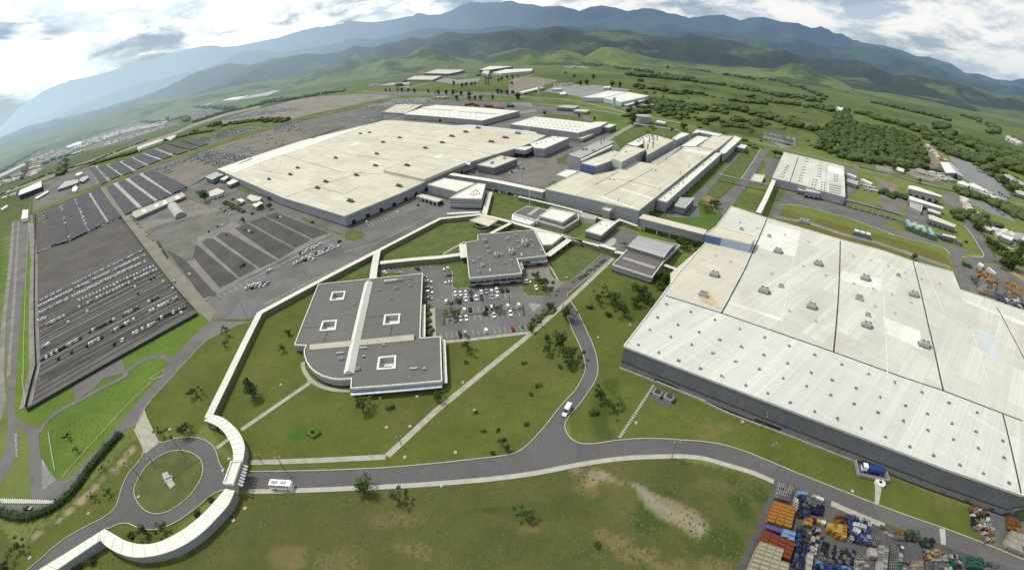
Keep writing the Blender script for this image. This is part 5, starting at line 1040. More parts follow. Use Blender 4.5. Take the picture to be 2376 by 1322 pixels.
# --- shade-net canopies over the parked stock
NET = Mat('shade_net', .9); vv_ = NET.co('Object'); br_ = NET.n('ShaderNodeTexBrick'); br_.inputs['Scale'].default_value = 1; br_.inputs['Brick Width'].default_value = 5.2; br_.inputs['Row Height'].default_value = 2.4; br_.inputs['Mortar Size'].default_value = .25
br_.inputs['Color1'].default_value = (.042, .044, .050, 1); br_.inputs['Color2'].default_value = (.078, .080, .086, 1); br_.inputs['Mortar'].default_value = (.030, .031, .036, 1); NET.l(vv_, br_.inputs['Vector']); NET = NET.base(NET.mix(NET.noise(vv_, .06, 4, .6, .4, .6), br_.outputs['Color'], (.082, .083, .086), k=.4)); NETW = plain('net_gutter', (.10, .10, .105), .8, 0, .1)
nets = ['d 330,180 408,145 465,378 345,410', 'd 425,138 508,100 598,312 478,372', 'd 523,93 603,58 727,252 612,305', 'd 618,52 665,12 825,215 742,245',
        'z -75,330 15,275 350,600 178,690 0,440', 'z 75,255 180,215 590,515 420,585', 'z 235,195 365,145 790,415 650,500', 'z 420,125 545,80 1030,310 830,400',
        'y 1215,640 1285,625 1470,825 1380,870', 'y 1325,630 1450,605 1640,745 1510,800', 'y 1495,600 1630,560 1820,690 1690,735', 'y 1670,555 1795,505 1995,610 1860,660',
        'y 1835,500 1950,450 2180,535 2040,600', 'y 1990,440 2110,390 2350,480 2230,520', 'A 390,960 490,925 800,1000 650,1050', 'A 520,900 650,870 940,960 840,985', 'A 710,850 900,830 1080,900 960,940']
rowname = ['near the left road', 'right of the lane', 'above the green strip']
for k, s_ in enumerate(nets):
    q = ccw(P(s_, 1.9)); c, a = frame(q); r = tag(empty('shade_canopy', c[0], c[1], a), '%s dark shade-net canopy from the left in the block %s' % (nth(k if k < 4 else k-4 if k < 8 else k-8), rowname[0 if k < 4 else 1 if k < 8 else 2]), 'canopy', 'dark shade-net canopies over stock cars')
    G().prism(q, 1.78, 1.95).obj('net', NET, r)
    g = G(); 
    for t in range(1, 14):
        if len(q) == 4:
            e0, e1 = (0, 1) if dist(q[0], q[1]) > dist(q[1], q[2]) else (1, 2)
            a0, a1 = q[e0], q[e0+1]; b0, b1 = q[e0-1], q[(e0+2) % 4]
            if t % 2: G().ribbon([lerp(a0, a1, t/14), lerp(b0, b1, t/14)], .35, 1.96, 2.02).obj('beam', NETW, r)
    for i in range(len(q)):
        for t in (0, .5): p = lerp(q[i], q[(i+1) % len(q)], t); G().box(offset(q, -.5)[i] if t == 0 else p, .25, .25, 1.78, a, z0=0).obj('post', STEEL, r)

# ------------------------------------------------------------------ covered walkways
WROOF = roof_mat('walkway_roof', (.60, .59, .50), 40, 4.0, dk=.12); SCREEN = plain('walkway_screen', (.17, .16, .11), .85, 0, .15, .4); UNDER = SEAM
def walkway(lb, spec_, w=3.6, z=3.5, sm=0, screen=1, pts=None):
    p = pts or P(spec_, z); p = smooth(p, sm) if sm else p; c = cen(p); a = math.atan2(p[-1][1]-p[0][1], p[-1][0]-p[0][0])
    r = tag(empty('covered_walkway', c[0], c[1], a), lb, 'covered walkway', 'covered walkways of the office area')
    G().ribbon(p, w, z-.28, z).obj('roof', WROOF, r)
    if screen: G().ribbon(p, .18, .25, z-.3, side=screen*(w/2-.35)).obj('screen', SCREEN, r)
    g = G(); tot = sum(dist(p[i], p[i+1]) for i in range(len(p)-1)); n = max(2, int(tot/6)); acc = 0; k = 0
    for i in range(len(p)-1):
        L = dist(p[i], p[i+1])
        while k*tot/n <= acc+L and k < n:
            q = lerp(p[i], p[i+1], (k*tot/n-acc)/max(L, 1e-6)); d = Vector((p[i+1][0]-p[i][0], p[i+1][1]-p[i][1])).normalized(); 
            for s_ in ((-1,) if screen else (-1, 1)): G().box((q[0]+d.y*s_*(w/2-.2), q[1]-d.x*s_*(w/2-.2)), .22, .22, z-.3, 0, z0=0).obj('post', TRIM_GREY, r)
            k += 1
        acc += L
    return r
walkway('long straight covered walkway rising from the curved gate arm to the junction', 'g 1418,283 d 1545,1322 1770,868 2350,560 e 215,450', 3.7, screen=1)
walkway('covered walkway from the junction around the court lawn to the halls', 'e 215,450 n 0,960 420,745 970,690 1380,790 1700,880 2090,985 2350,1060', 3.2, screen=1)
walkway('covered walkway along the right-hand court lawn with a stepped end', 'n 2350,1060 o 100,575 590,705', 3.0); walkway('short stepped-up walkway section over the road', 'o 600,690 810,755', 3.2, 4.2); walkway('last short walkway piece joining the grey hall', 'o 805,785 935,810', 3.0)
walkway('wide covered walkway dropping from the junction into the office', 'e 222,445 F 868,622 864,655 855,660', 4.4, 3.8, screen=1)
walkway('covered walkway from the office link to the canteen corner', 'F 882,609 l 0,592 350,565 690,520', 4.0, screen=1); walkway('short lobby walkway on the left side of the canteen', 'l 690,570 668,390', 5.0, 4.0, screen=0)
walkway('diagonal covered walkway between round pavilion and canteen', 'n 1395,800 1110,945', 3.0); walkway('diagonal covered walkway between triangular pavilion and long walkway', 'l 2130,320 1820,545', 4.2)
walkway('covered walkway running up beside the wedge-shaped hall', 'n 1100,385 1020,690', 4.2, screen=0); walkway('low walkway in front of the wedge-shaped hall', 'n 515,680 700,668 960,660', 3.5, 2.8, screen=0)
walkway('thin covered walkway along the foot of the paint hall', 'n 1490,445 1900,540 2350,655 o 360,245', 2.6); walkway('thin covered walkway by the white box block', 'o 565,320 800,385 870,350 930,370 1110,435', 2.4); walkway('short white link from the grey hall to the right hall', 'o 1480,965 1700,1045', 2.6)
# curved gate arms
def band(spec_in, spec_out, z): 
    a, b = smooth(P(spec_in, z), 3), smooth(P(spec_out, z), 3); n = 24
    def res(p):
        L = [0]; 
        for i in range(len(p)-1): L.append(L[-1]+dist(p[i], p[i+1]))
        o = []
        for k in range(n+1):
            t = L[-1]*k/n; i = max(j for j in range(len(L)) if L[j] <= t+1e-9); i = min(i, len(p)-2); o.append(lerp(p[i], p[i+1], (t-L[i])/max(L[i+1]-L[i], 1e-9)))
        return o
    return res(a), res(b)
def arm(lb, s1, s2, z, wall_on):
    a, b = band(s1, s2, z); mid = [lerp(p, q, .5) for p, q in zip(a, b)]; c = cen(mid); r = tag(empty('covered_walkway', c[0], c[1], 0), lb, 'covered walkway', 'covered walkways of the office area')
    G().prism(a+b[::-1], z-.4, z).obj('roof', plain('arm_roof', (.62, .63, .55), .7, 0, .1, .15) if 'arm_roof' not in bpy.data.materials else bpy.data.materials['arm_roof'], r)
    w_ = b if wall_on == 'b' else a
    G().ribbon([lerp(p, q, .06) for p, q in zip(w_, a if wall_on == 'b' else b)], .3, 0, z-.42).obj('outer_wall', WALL_GREY, r)
    for p, q in list(zip(a, b))[1:-1:2]: G().ribbon([lerp(p, q, .03), lerp(p, q, .97)], .09, z+.01, z+.07).obj('roof_joint', TRIM_GREY, r)
    for p, q in list(zip(a, b))[::3]: G().box(lerp(q, p, .88) if wall_on == 'b' else lerp(p, q, .88), .35, .35, z-.4, 0, z0=0).obj('post', TRIM_GREY, r)
arm('upper curved arm of the white entrance canopy beside the roundabout', 'g 1390,302 1450,325 1510,365 1562,440 1588,515 1586,590', 'g 1452,262 1520,283 1590,338 1643,405 1668,485 1650,597', 4.2, 'b')
arm('lower curved arm of the white entrance canopy around the roundabout', 'g 1538,765 1480,832 1400,920 1280,1022 1150,1100 1040,1140 940,1142 850,1118 775,1075 712,1040', 'g 1600,778 1560,870 1480,962 1380,1062 1250,1152 1130,1202 1020,1228 900,1232 800,1202 722,1158 680,1112', 4.2, 'b')
arm('straight white covered arm leaving the frame at the lower left', 'g 708,1042 480,1185 280,1308 60,1450', 'g 682,1118 500,1240 395,1312 200,1440', 4.2, 'b')
gc = B('gate_canopy', 'white entrance gate canopy spanning the road beside the roundabout', 'gate canopy', 'g 1578,583 1646,581 1592,738 1524,733', 6.2, TRIM_GREY, plain('gate_roof', (.60, .61, .54), .7, 0, .1, .2), 5.2, base=None)
for s_ in ('g 1560,700', 'g 1620,720', 'g 1600,620', 'g 1650,640'): p = P(s_)[0]; gc.part('post', G().box(p, .9, .9, 5.2, gc.a, z0=0), WALL_LIGHT)
for k in range(7): a, b = lerp(at('g', 1640, 600, 5), at('g', 1600, 745, 5), k/7), lerp(at('g', 1690, 620, 5), at('g', 1650, 770, 5), k/7); gc.part('louvre', G().ribbon([a, b], .8, 4.9, 5.1), TRIM_GREY)
gc.part('booth', G().box(at('g', 1640, 700), 2.4, 4.5, 2.8, gc.a, z0=0), WALL_DARK)
# ------------------------------------------------------------------ vehicles
def paint(name, c, metal=.2): m = Mat('car_paint_'+name, .35, metal, .5); return m.base(c)
PAINT = dict(white=paint('white', (.74, .74, .72), 0), silver=paint('silver', (.42, .43, .44), .5), black=paint('black', (.018, .018, .02)), grey=paint('grey', (.12, .125, .13)), red=paint('red', (.32, .02, .015)), blue=paint('blue', (.03, .06, .22)))
LIGHT_R = plain('tail_lamp', (.35, .02, .02), .4, 0, .1); LIGHT_F = plain('head_lamp', (.6, .6, .58), .3, 0, .1)
def loft(g, secs, m=0):
    """body from cross-sections (x, half width bottom, half width top, z bottom, z top)"""
    v = []
    for x, wb, wt, zb, zt in secs: v += [(x, -wb, zb), (x, wb, zb), (x, wt, zt), (x, -wt, zt)]
    n = len(secs); f = []
    for i in range(n-1):
        for k in range(4): f.append((4*i+k, 4*i+4+k, 4*i+4+(k+1) % 4, 4*i+(k+1) % 4))
    f += [(0, 1, 2, 3), (4*n-1, 4*n-2, 4*n-3, 4*n-4)]
    return g.add(v, f, m)
def car_geo(kind):
    body, glass = G(), G()
    if kind == 'hatch': B_ = [(-2.0, .70, .74, .32, .85), (-1.9, .82, .80, .25, .98), (-1.1, .85, .82, .22, .98), (.9, .85, .82, .22, .95), (1.6, .82, .78, .25, .82), (2.0, .66, .66, .32, .66)]; K = [(-1.85, .74, .60, .97, 1.18), (-1.45, .76, .62, .97, 1.46), (.15, .76, .62, .95, 1.47), (1.05, .74, .60, .93, .98)]; R = [(-1.42, .60, .58, 1.465, 1.50), (.12, .60, .58, 1.475, 1.50)]
    elif kind == 'sedan': B_ = [(-2.2, .70, .74, .32, .82), (-2.1, .82, .80, .25, .95), (-1.1, .86, .83, .22, .97), (1.0, .86, .83, .22, .93), (1.8, .82, .78, .25, .80), (2.25, .66, .66, .32, .62)]; K = [(-1.75, .72, .58, .95, .98), (-1.05, .76, .62, .96, 1.40), (.15, .76, .62, .95, 1.42), (1.1, .74, .60, .92, .95)]; R = [(-1.02, .60, .58, 1.405, 1.45), (.12, .60, .58, 1.425, 1.45)]
    elif kind == 'wagon': B_ = [(-2.2, .74, .78, .32, .90), (-2.1, .84, .84, .25, 1.05), (-1.1, .88, .86, .22, 1.08), (1.0, .88, .86, .22, 1.05), (1.7, .84, .80, .25, .92), (2.2, .68, .68, .32, .74)]; K = [(-2.1, .78, .64, 1.05, 1.3), (-1.8, .80, .66, 1.05, 1.66), (.2, .80, .66, 1.05, 1.68), (1.1, .78, .62, 1.02, 1.08)]; R = [(-1.8, .64, .62, 1.67, 1.71), (.2, .64, .62, 1.685, 1.71)]
    loft(body, B_); loft(glass, K); loft(body, R)
    return body, glass
WHEEL = G(); v = []; n_ = 10
for y_ in (-.11, .11): v += [(math.cos(2*math.pi*k/n_)*.32, y_, math.sin(2*math.pi*k/n_)*.32) for k in range(n_)]
WHEEL.add(v, [(k, (k+1) % n_, n_+(k+1) % n_, n_+k) for k in range(n_)]+[tuple(range(n_)), tuple(range(n_, 2*n_))[::-1]])
PROTO = {}
def car_proto(kind, colour, full):
    key = (kind, colour, full)
    if key in PROTO: return PROTO[key]
    body, glass = car_geo(kind)
    if full:
        b = body.obj('parked_car', PAINT[colour]); kids = [(glass.obj('windows', GLASS, b, False), [])]
        for x in (-1.3, 1.35):
            for y in (-.76, .76): w_ = WHEEL.obj('wheel', RUBBER, b, False); w_.location = (x, y, .32); kids.append((w_, []))
        g = G(); [g.box((2.02 if kind != 'hatch' else 1.85, s*.5), .2, .3, .14, 0, z0=.62) for s in (-1, 1)]
        for s in (-1, 1): h_ = G().box((1.98 if kind != 'hatch' else 1.8, s*.5), .2, .3, .14, 0, z0=.60).obj('headlight', LIGHT_F, b, False); kids.append((h_, []))
    else:
        g = G(); k = len(body.f); g.add(body.v, body.f, 0); g.add(glass.v, glass.f, 1)
        for x in (-1.3, 1.35):
            for y in (-.76, .76): g.add([(p[0]+x, p[1]+y, p[2]+.32) for p in WHEEL.v], WHEEL.f, 2)
        b = g.obj('parked_car', [PAINT[colour], GLASS, RUBBER]); kids = []
    PROTO[key] = [b, kids, False]
    return PROTO[key]
CARS = 0
def car(x, y, rot, colour, label, group, kind='hatch', full=False, z=None):
    global CARS; CARS += 1
    p = car_proto(kind, colour, full); z = zat(x, y)+.02 if z is None else z
    if not p[2]:
        p[2] = True; o = p[0]; o.location = (x, y, z); o.rotation_euler = (0, 0, rot); tag(o, label, 'car', group); return o
    return dup(p[0], p[1], x, y, rot, label, group, z)
def ang(a, b): return math.atan2(b[1]-a[1], b[0]-a[0])
KN = dict(hatch='hatchback', sedan='sedan', wagon='people carrier')
ST = 'cars in the staff car park'
def lot_cars(base, far_, n, cars, where, sheet_='m'):
    """cars in stalls: base line a-b and the far end of the stall at a; cars = (index, colour, kind)"""
    a, b = at(sheet_, *base[0]), at(sheet_, *base[1]); c = at(sheet_, *far_); r = ang(a, c); L = 2.45
    for i, col_, kd, fl in cars:
        p = lerp(a, b, (i+.5)/n); x, y = p[0]+math.cos(r)*L, p[1]+math.sin(r)*L
        car(x, y, r+(math.pi if fl else 0)+random.uniform(-.02, .02), col_, '%s %s, %s bay from left, %s' % (col_, KN[kd], nth(i), where), ST, kd, True)
W_, S_, K_, Gy, Rd, Bl = 'white', 'silver', 'black', 'grey', 'red', 'blue'
lot_cars(((385, 975), (1545, 862)), (370, 905), 16, [(3, K_, 'sedan', 0), (4, S_, 'hatch', 0), (8, W_, 'hatch', 0), (13, Rd, 'sedan', 0)], 'front row by the footpath')
lot_cars(((455, 770), (1520, 660)), (450, 700), 14, [(1, Gy, 'hatch', 1), (2, W_, 'hatch', 1), (3, W_, 'sedan', 1), (8, W_, 'hatch', 1), (11, W_, 'wagon', 1)], 'second row above the front one')
lot_cars(((440, 650), (1480, 560)), (435, 590), 14, [(3, W_, 'hatch', 0), (4, K_, 'sedan', 0), (7, K_, 'hatch', 0), (8, W_, 'wagon', 0), (11, W_, 'hatch', 0), (13, W_, 'hatch', 0)], 'third row backed by a planted strip')
lot_cars(((540, 490), (1330, 430)), (528, 430), 11, [(2, W_, 'sedan', 1), (3, K_, 'hatch', 0), (4, W_, 'wagon', 1), (5, K_, 'sedan', 1), (7, S_, 'sedan', 1), (8, W_, 'hatch', 0)], 'lower half of the canteen rows')
lot_cars(((538, 410), (1322, 350)), (528, 350), 11, [(0, W_, 'hatch', 1), (1, W_, 'sedan', 1), (2, W_, 'hatch', 1), (3, K_, 'sedan', 1), (5, W_, 'sedan', 0), (6, S_, 'hatch', 1), (7, W_, 'hatch', 0), (8, W_, 'wagon', 1), (9, K_, 'sedan', 0), (10, K_, 'hatch', 0)], 'upper half of the canteen rows')
for i, (x, y, c_, k_, r_) in enumerate(((205, 205, W_, 'sedan', 0), (208, 292, S_, 'sedan', 0), (215, 355, W_, 'wagon', 0), (212, 436, S_, 'sedan', 0), (150, 148, S_, 'hatch', 0))):
    p = at('m', x, y); car(*p, ang(p, at('m', x+60, y+4)), c_, '%s %s nosed to the office wall, number %d from the far end' % (c_, KN[k_], (2, 3, 4, 5, 1)[i]), ST, k_, True)
for i, (x, y, c_, k_) in enumerate(((448, 38, W_, 'wagon'), (475, 120, Gy, 'sedan'), (472, 218, W_, 'sedan'))):
    p = at('m', x, y); car(*p, ang(p, at('m', x-60, y+6)), c_, '%s %s, %s along the court lawn kerb' % (c_, KN[k_], nth(i)), ST, k_, True)
for x, y, c_, k_, lb, dx, dy in ((1550, 208, W_, 'wagon', 'white van-like car parked by the canteen island', 60, 6), (1668, 290, W_, 'hatch', 'white hatchback alone on the round island edge', 30, 60), (445, 478, W_, 'hatch', 'white hatchback at the left end of the canteen rows', 10, -60), (510, 490, Gy, 'hatch', 'grey hatchback beside the white one at the row end', 10, -60)):
    p = at('m', x, y); car(*p, ang(p, at('m', x+dx, y+dy)), c_, lb, ST, k_, True)
for i, (x, y, c_) in enumerate(((1370, 82, W_), (1590, 92, S_), (1815, 32, K_))):
    p = at('j', x, y); car(*p, ang(p, at('j', x-50, y-30)), c_, '%s car, %s along the hedge behind the office roof' % (c_, nth(i)), ST, 'sedan', True)
# stock rows in the big left lot
def row(t, x0, y0, x1, y1, n, skip, where, cols, turn=None, jit=.06):
    a, b = at(t, x0, y0), at(t, x1, y1); r = ang(a, b)+math.pi/2-.12
    for i in range(n):
        if skip and random.random() < skip: continue
        p = lerp(a, b, (i+.5)/n+random.uniform(-jit, jit)/n); c_ = random.choice(cols); k_ = random.choice(('hatch', 'hatch', 'sedan', 'wagon'))
        car(p[0], p[1], r+random.uniform(-.03, .03), c_, '%s %s, %s from left, %s' % (c_, KN[k_], nth(i), where), 'stock cars lined up in the big left lot', k_)
WW = (W_, W_, W_, W_, S_, W_); MX = (W_, S_, K_, W_, Gy, K_)
row('d', 262, 832, 995, 478, 46, .02, 'second long row of the lot', WW)
row('d', 268, 875, 995, 520, 45, .02, 'third long row of the lot', WW)
row('d', 260, 930, 325, 900, 4, 0, 'short start of the fourth row', WW); row('d', 510, 806, 1060, 552, 24, .1, 'fourth long row of the lot', (W_, S_, W_))
row('d', 320, 955, 450, 890, 8, .2, 'short start of the fifth row', (W_, S_)); row('d', 590, 808, 1078, 572, 23, .12, 'fifth long row of the lot', (W_, W_, S_))
row('d', 285, 1112, 345, 1080, 4, .0, 'short row of four at the left', (W_, S_))
row('d', 275, 1198, 575, 1030, 17, .05, 'long broken row, left part', MX); row('d', 605, 1005, 950, 832, 17, .1, 'long broken row, middle part', MX); row('d', 1010, 800, 1085, 760, 4, .2, 'long broken row, right part', (K_, Gy, W_))
row('d', 585, 1100, 705, 1036, 6, 0, 'paired row, left part', MX); row('d', 760, 1002, 925, 912, 9, .15, 'paired row, middle part', MX); row('d', 1018, 866, 1215, 766, 10, .12, 'paired row, right part', (W_, W_, S_, K_))
row('d', 885, 1025, 1065, 938, 9, .1, 'lowest row, middle part', MX); row('d', 1075, 915, 1275, 828, 10, .08, 'lowest row, right part', MX); row('d', 770, 1088, 850, 1052, 3, .2, 'lowest row, left part', (K_, W_))
for k, (x, y, c_) in enumerate(((545, 832, W_), (600, 862, W_), (470, 936, W_), (925, 697, W_), (1028, 642, K_), (1052, 630, K_), (1115, 660, W_), (1182, 706, W_), (942, 740, K_), (490, 1140, K_), (400, 1182, K_), (1240, 872, W_), (1295, 612, W_), (1190, 660, S_))):
    p = at('d', x, y); car(*p, lot_ang+1.45, c_, '%s car parked on its own in the lot, %s of the loners' % (c_, nth(k)), 'single cars scattered in the big left lot')
# groups waiting on the apron
def cluster(pts, where, cols, t='d', rot=.35):
    for k, (x, y) in enumerate(pts):
        p = at(t, x, y); c_ = cols[k % len(cols)]; car(p[0], p[1], lot_ang+rot+random.uniform(-.06, .06), c_, '%s car, %s from the left in the %s' % (c_, nth(k), where), 'cars waiting on the paved apron', random.choice(('hatch', 'sedan')))
cluster([(1685, 708), (1705, 692), (1725, 700), (1735, 682), (1752, 690), (1768, 676), (1782, 686), (1800, 672), (1812, 682), (1826, 672)], 'small group on the apron', (W_, W_, K_, W_, S_))
cluster([(2010, 540), (2030, 528), (2052, 520), (2068, 503), (2085, 512), (2092, 493), (2112, 500), (2122, 482), (2145, 490), (2140, 508), (2160, 470), (2175, 478), (2182, 460), (2205, 465), (2212, 448), (2235, 452), (2228, 436), (2250, 430), (2262, 420), (2275, 432), (2244, 416), (2310, 420), (2315, 385), (2130, 430), (2150, 425), (2182, 405), (2105, 440), (2095, 450), (2055, 465), (2070, 470)], 'large group by the net lots', (W_, W_, S_, W_, K_, W_))
cluster([(1830, 590), (1845, 582)], 'pair by the lamp post', (S_, W_)); cluster([(500, 138), (360, 188), (150, 255)], 'wide apron of the main hall', (K_, W_, W_), 'e', 1.0)
cluster([(1460, 605), (1490, 625), (1520, 640), (1545, 650), (1575, 668), (1600, 610), (1620, 690)], 'worn yard by the planted plots', (W_, S_, W_, K_), 'z', .5)
cluster([(1320, 935), (1440, 862), (1510, 850), (1560, 975), (1815, 905), (1870, 930), (1905, 940), (2255, 735), (2300, 740)], 'empty net lots', (K_, K_, W_), 'z', 1.3)
cluster([(720, 725), (750, 710), (800, 690), (850, 655), (880, 650), (905, 660), (860, 600), (810, 655)], 'paved court by the parts store', (W_, K_, W_, S_), 'p', .8)
cluster([(545, 970), (580, 985), (640, 985), (680, 995), (715, 1000), (790, 1030), (825, 1035)], 'shade under the long gallery', (K_, W_, W_, S_), 'p', .8)
cluster([(1380, 490), (1440, 480), (1490, 460), (1540, 440), (1375, 520), (1570, 430)], 'front of the white-roofed depot', (W_, W_, S_), 'z', 1.2)
p = at('g', 195, 905); car(*p, ang(p, at('g', 260, 912)), K_, 'black sedan on the hatched bend road at the lower left', 'cars on the outer roads', 'sedan', True)
# bus and van
def big(name, lab, cat, c, rot, L, Wd, H, paint_, nwin, bus=True):
    r = tag(empty(name, c[0], c[1], rot, zat(*c)+.02), lab, cat); g = G()
    if bus: loft(g, [(-L/2, Wd*.46, Wd*.44, .45, H*.92), (-L/2+.3, Wd*.5, Wd*.47, .35, H), (L/2-1.3, Wd*.5, Wd*.47, .35, H), (L/2-.4, Wd*.5, Wd*.46, .35, H*.93), (L/2, Wd*.44, Wd*.42, .45, H*.45)])
    else: loft(g, [(-L/2, Wd*.48, Wd*.42, .35, H*.94), (-L/2+.3, Wd*.5, Wd*.44, .3, H), (L/2-2.3, Wd*.5, Wd*.43, .3, H), (L/2-1.2, Wd*.5, Wd*.42, .3, H*.55), (L/2-.2, Wd*.46, Wd*.40, .3, H*.45), (L/2, Wd*.40, Wd*.36, .4, H*.3)])
    g.obj('body', paint_, r, False)
    for s in (-1, 1):
        for k in range(nwin):
            x = -L/2+.9+k*((L-(2.6 if bus else 3.4))/max(nwin-1, 1)); G().box((x, s*Wd*.475), (L-3)/nwin*.8, .12, H*.26, 0, z0=H*.56).obj('side_window', GLASS, r, False)
    g = G(); 
    if bus: g.add([(L/2-.62, -Wd*.43, H*.93), (L/2-.62, Wd*.43, H*.93), (L/2+.03, Wd*.42, H*.47), (L/2+.03, -Wd*.42, H*.47)], [(0, 3, 2, 1)])
    else: g.add([(L/2-2.2, -Wd*.41, H*.97), (L/2-2.2, Wd*.41, H*.97), (L/2-1.18, Wd*.42, H*.58), (L/2-1.18, -Wd*.42, H*.58)], [(0, 3, 2, 1)])
    g.obj('windscreen', GLASS, r, False)
    for x in (-L/2+(2.1 if bus else 1.2), L/2-(1.9 if bus else 1.3)):
        for s in (-1, 1):
            w_ = mesh_obj('wheel', WHEEL.v, WHEEL.f, RUBBER, r); w_.location = (x, s*Wd*.46, .42); w_.scale = (1.4, 1.6, 1.4)
    for s in (-1, 1): G().box((L/2-.05, s*Wd*.34), .16, .35, .18, 0, z0=.75).obj('headlight', LIGHT_F, r, False)
    if bus:
        for x, l_ in ((-1.8, 1.6), (1.2, 2.0), (-L/2+1.3, .7)): G().box((x, 0), l_, 1.2, .25, 0, z0=H+.01).obj('roof_hatch', TRIM_GREY, r, False)
    return r
p0, p1 = at('g', 1842, 738, 1.5), at('g', 2000, 748, 1.5); big('bus', 'white coach with grey roof hatches driving on the front road', 'bus', lerp(p0, p1, .5), ang(p0, p1), dist(p0, p1)*.97, 2.5, 3.1, PAINT['white'], 7)
p0, p1 = at('h', 1535, 190, 1.3), at('h', 1492, 268, 1.3); big('minibus', 'white minibus heading down the side road to the junction', 'minibus', lerp(p0, p1, .5), ang(p0, p1), 6.2, 2.1, 2.5, PAINT['white'], 4, False)
# lorry in the dock
lc_ = lerp(lerp(db[0], db[1], .5), lerp(db[3], db[2], .5), .55); r = tag(empty('lorry', lc_[0], lc_[1], ang(db[0], db[1])+math.pi, .27), 'blue skip lorry standing in the walled dock of the right hall', 'lorry')
G().box((-1.0, 0), 5.6, 2.4, 1.6, 0, z0=.9).obj('skip_body', PAINT['blue'], r, False); G().box((3.1, 0), 1.9, 2.3, 2.3, 0, z0=.5, top=.9).obj('cab', PAINT['white'], r, False); G().box((4.07, 0), .08, 1.9, .8, 0, z0=1.7).obj('windscreen', GLASS, r, False)
for x in (2.8, -.6, -2.4):
    for s in (-1, 1): w_ = mesh_obj('wheel', WHEEL.v, WHEEL.f, RUBBER, r); w_.location = (x, s*1.1, .5); w_.scale = (1.5, 1.8, 1.5)
# distant stock: far rows read as one mass
FARP = [PAINT['white'], PAINT['silver'], PAINT['grey'], GLASS]
fc = G()
def mass(spec_, rows_, per, cols=(0, 0, 1, 2), fill=.85, sz=1.0, t=None):
    q = P(spec_)
    for j in range(rows_):
        for i in range(per):
            if random.random() > fill: continue
            c = quad_at(q, (i+.5)/per, (j+.5)/rows_); a = ang(q[0], q[1])+math.pi/2; m = random.choice(cols)
            fc.box((c[0], c[1]), 4.2*sz, 1.8*sz, .75, a, m, z0=.35); fc.box((c[0], c[1]), 2.3*sz, 1.6*sz, .6, a, 3 if m != 2 else 2, z0=1.1, top=.8)
mass('d 262,800 980,450 975,438 258,786', 1, 48, (0, 0, 1), .97); mass('d 250,470 820,235 815,222 248,458', 1, 42, (0, 1, 2), .75); mass('d 260,190 325,178 322,262 262,262', 4, 8, (0, 0, 1), .9)
mass('A 330,1260 720,1120 800,1130 480,1290', 9, 13, (0, 1, 2), .75); mass('A 780,1080 1090,1010 1700,1080 1240,1210', 12, 31, (0, 0, 1, 2), .8); mass('A 1390,940 1560,960 1760,1020 1700,1050', 4, 18, (0, 1), .8)
mass('A 880,860 1420,700 1740,690 1100,880', 9, 31, (0, 1, 1, 2), .8); mass('A 1950,700 2350,640 2350,740 2000,745', 6, 29, (0, 0, 1, 2), .85); mass('A 1200,600 2000,400 2350,440 1400,580', 14, 60, (0, 1, 1), .6)
mass('w 0,800 280,810 290,870 0,920', 6, 24, (0, 1, 1), .85); mass('w 0,690 260,700 560,780 280,800', 6, 28, (1, 2, 2, 0), .8); mass('A 180,570 780,460 1400,425 820,590', 15, 57, (0, 1, 2), .75)
mass('w 300,620 900,600 980,640 400,680', 7, 26, (0, 1, 2), .55); mass('x 600,330 880,330 860,350 620,370', 3, 14, (1, 0), .7)
mass('t 1650,340 1850,430 1880,500 1720,480', 5, 9, (0, 1, 2), .6); mass('t 1850,920 1900,920 2130,1060 2090,1080', 3, 14, (1, 2, 0), .8); mass('t 1120,50 1400,90 1460,150 1200,110', 6, 14, (0, 1), .6)
mass('t 1950,720 2100,800 2200,880 2020,800', 4, 9, (0, 1, 2), .5); mass('z 220,680 1020,340 1050,352 240,712', 2, 30, (2, 1, 2), .7); mass('u 1900,300 2300,420 2350,520 2000,420', 4, 10, (0, 1), .3)
mass('y 1500,210 2250,60 2280,90 1560,260', 6, 36, (0, 1, 2), .55)
mass('A 1280,940 1400,900 1800,1000 1740,1060', 4, 21, (0, 1), .8); mass('A 700,1130 850,1080 1260,1190 1180,1230', 5, 29, (0, 1, 0), .9); mass('A 330,1240 450,1200 620,1290 520,1330', 5, 13, (0, 1, 2), .8); mass('A 2000,640 2350,560 2350,620 2050,700', 6, 26, (0, 1, 1), .7); mass('w 60,640 300,600 420,620 200,680', 5, 16, (0, 1, 2), .6)
for k in range(14): q_ = at('A', 1430+random.uniform(0, 750), 770+random.uniform(0, 160)); fc.box(q_, 4.2, 1.8, 1.2, random.uniform(0, 3), 2, z0=.3)
for s_ in ('y 1295,640 1480,815 1492,806 1308,632', 'y 1460,600 1650,738 1662,730 1475,592', 'y 1640,556 1850,680 1860,672 1652,548', 'y 1805,500 2010,600 2020,592 1818,494', 'y 1960,444 2200,525 2210,518 1972,438', 'y 2120,388 2350,470 2355,462 2130,381', 'd 415,140 470,372 478,370 423,137', 'd 515,96 604,308 612,304 522,93'): mass(s_, 1, 26, (0, 0, 1), .75)
o = fc.obj('parked_cars', FARP); tag(o, 'mass of small parked stock cars in the distant lots', 'cars', kind='stuff')
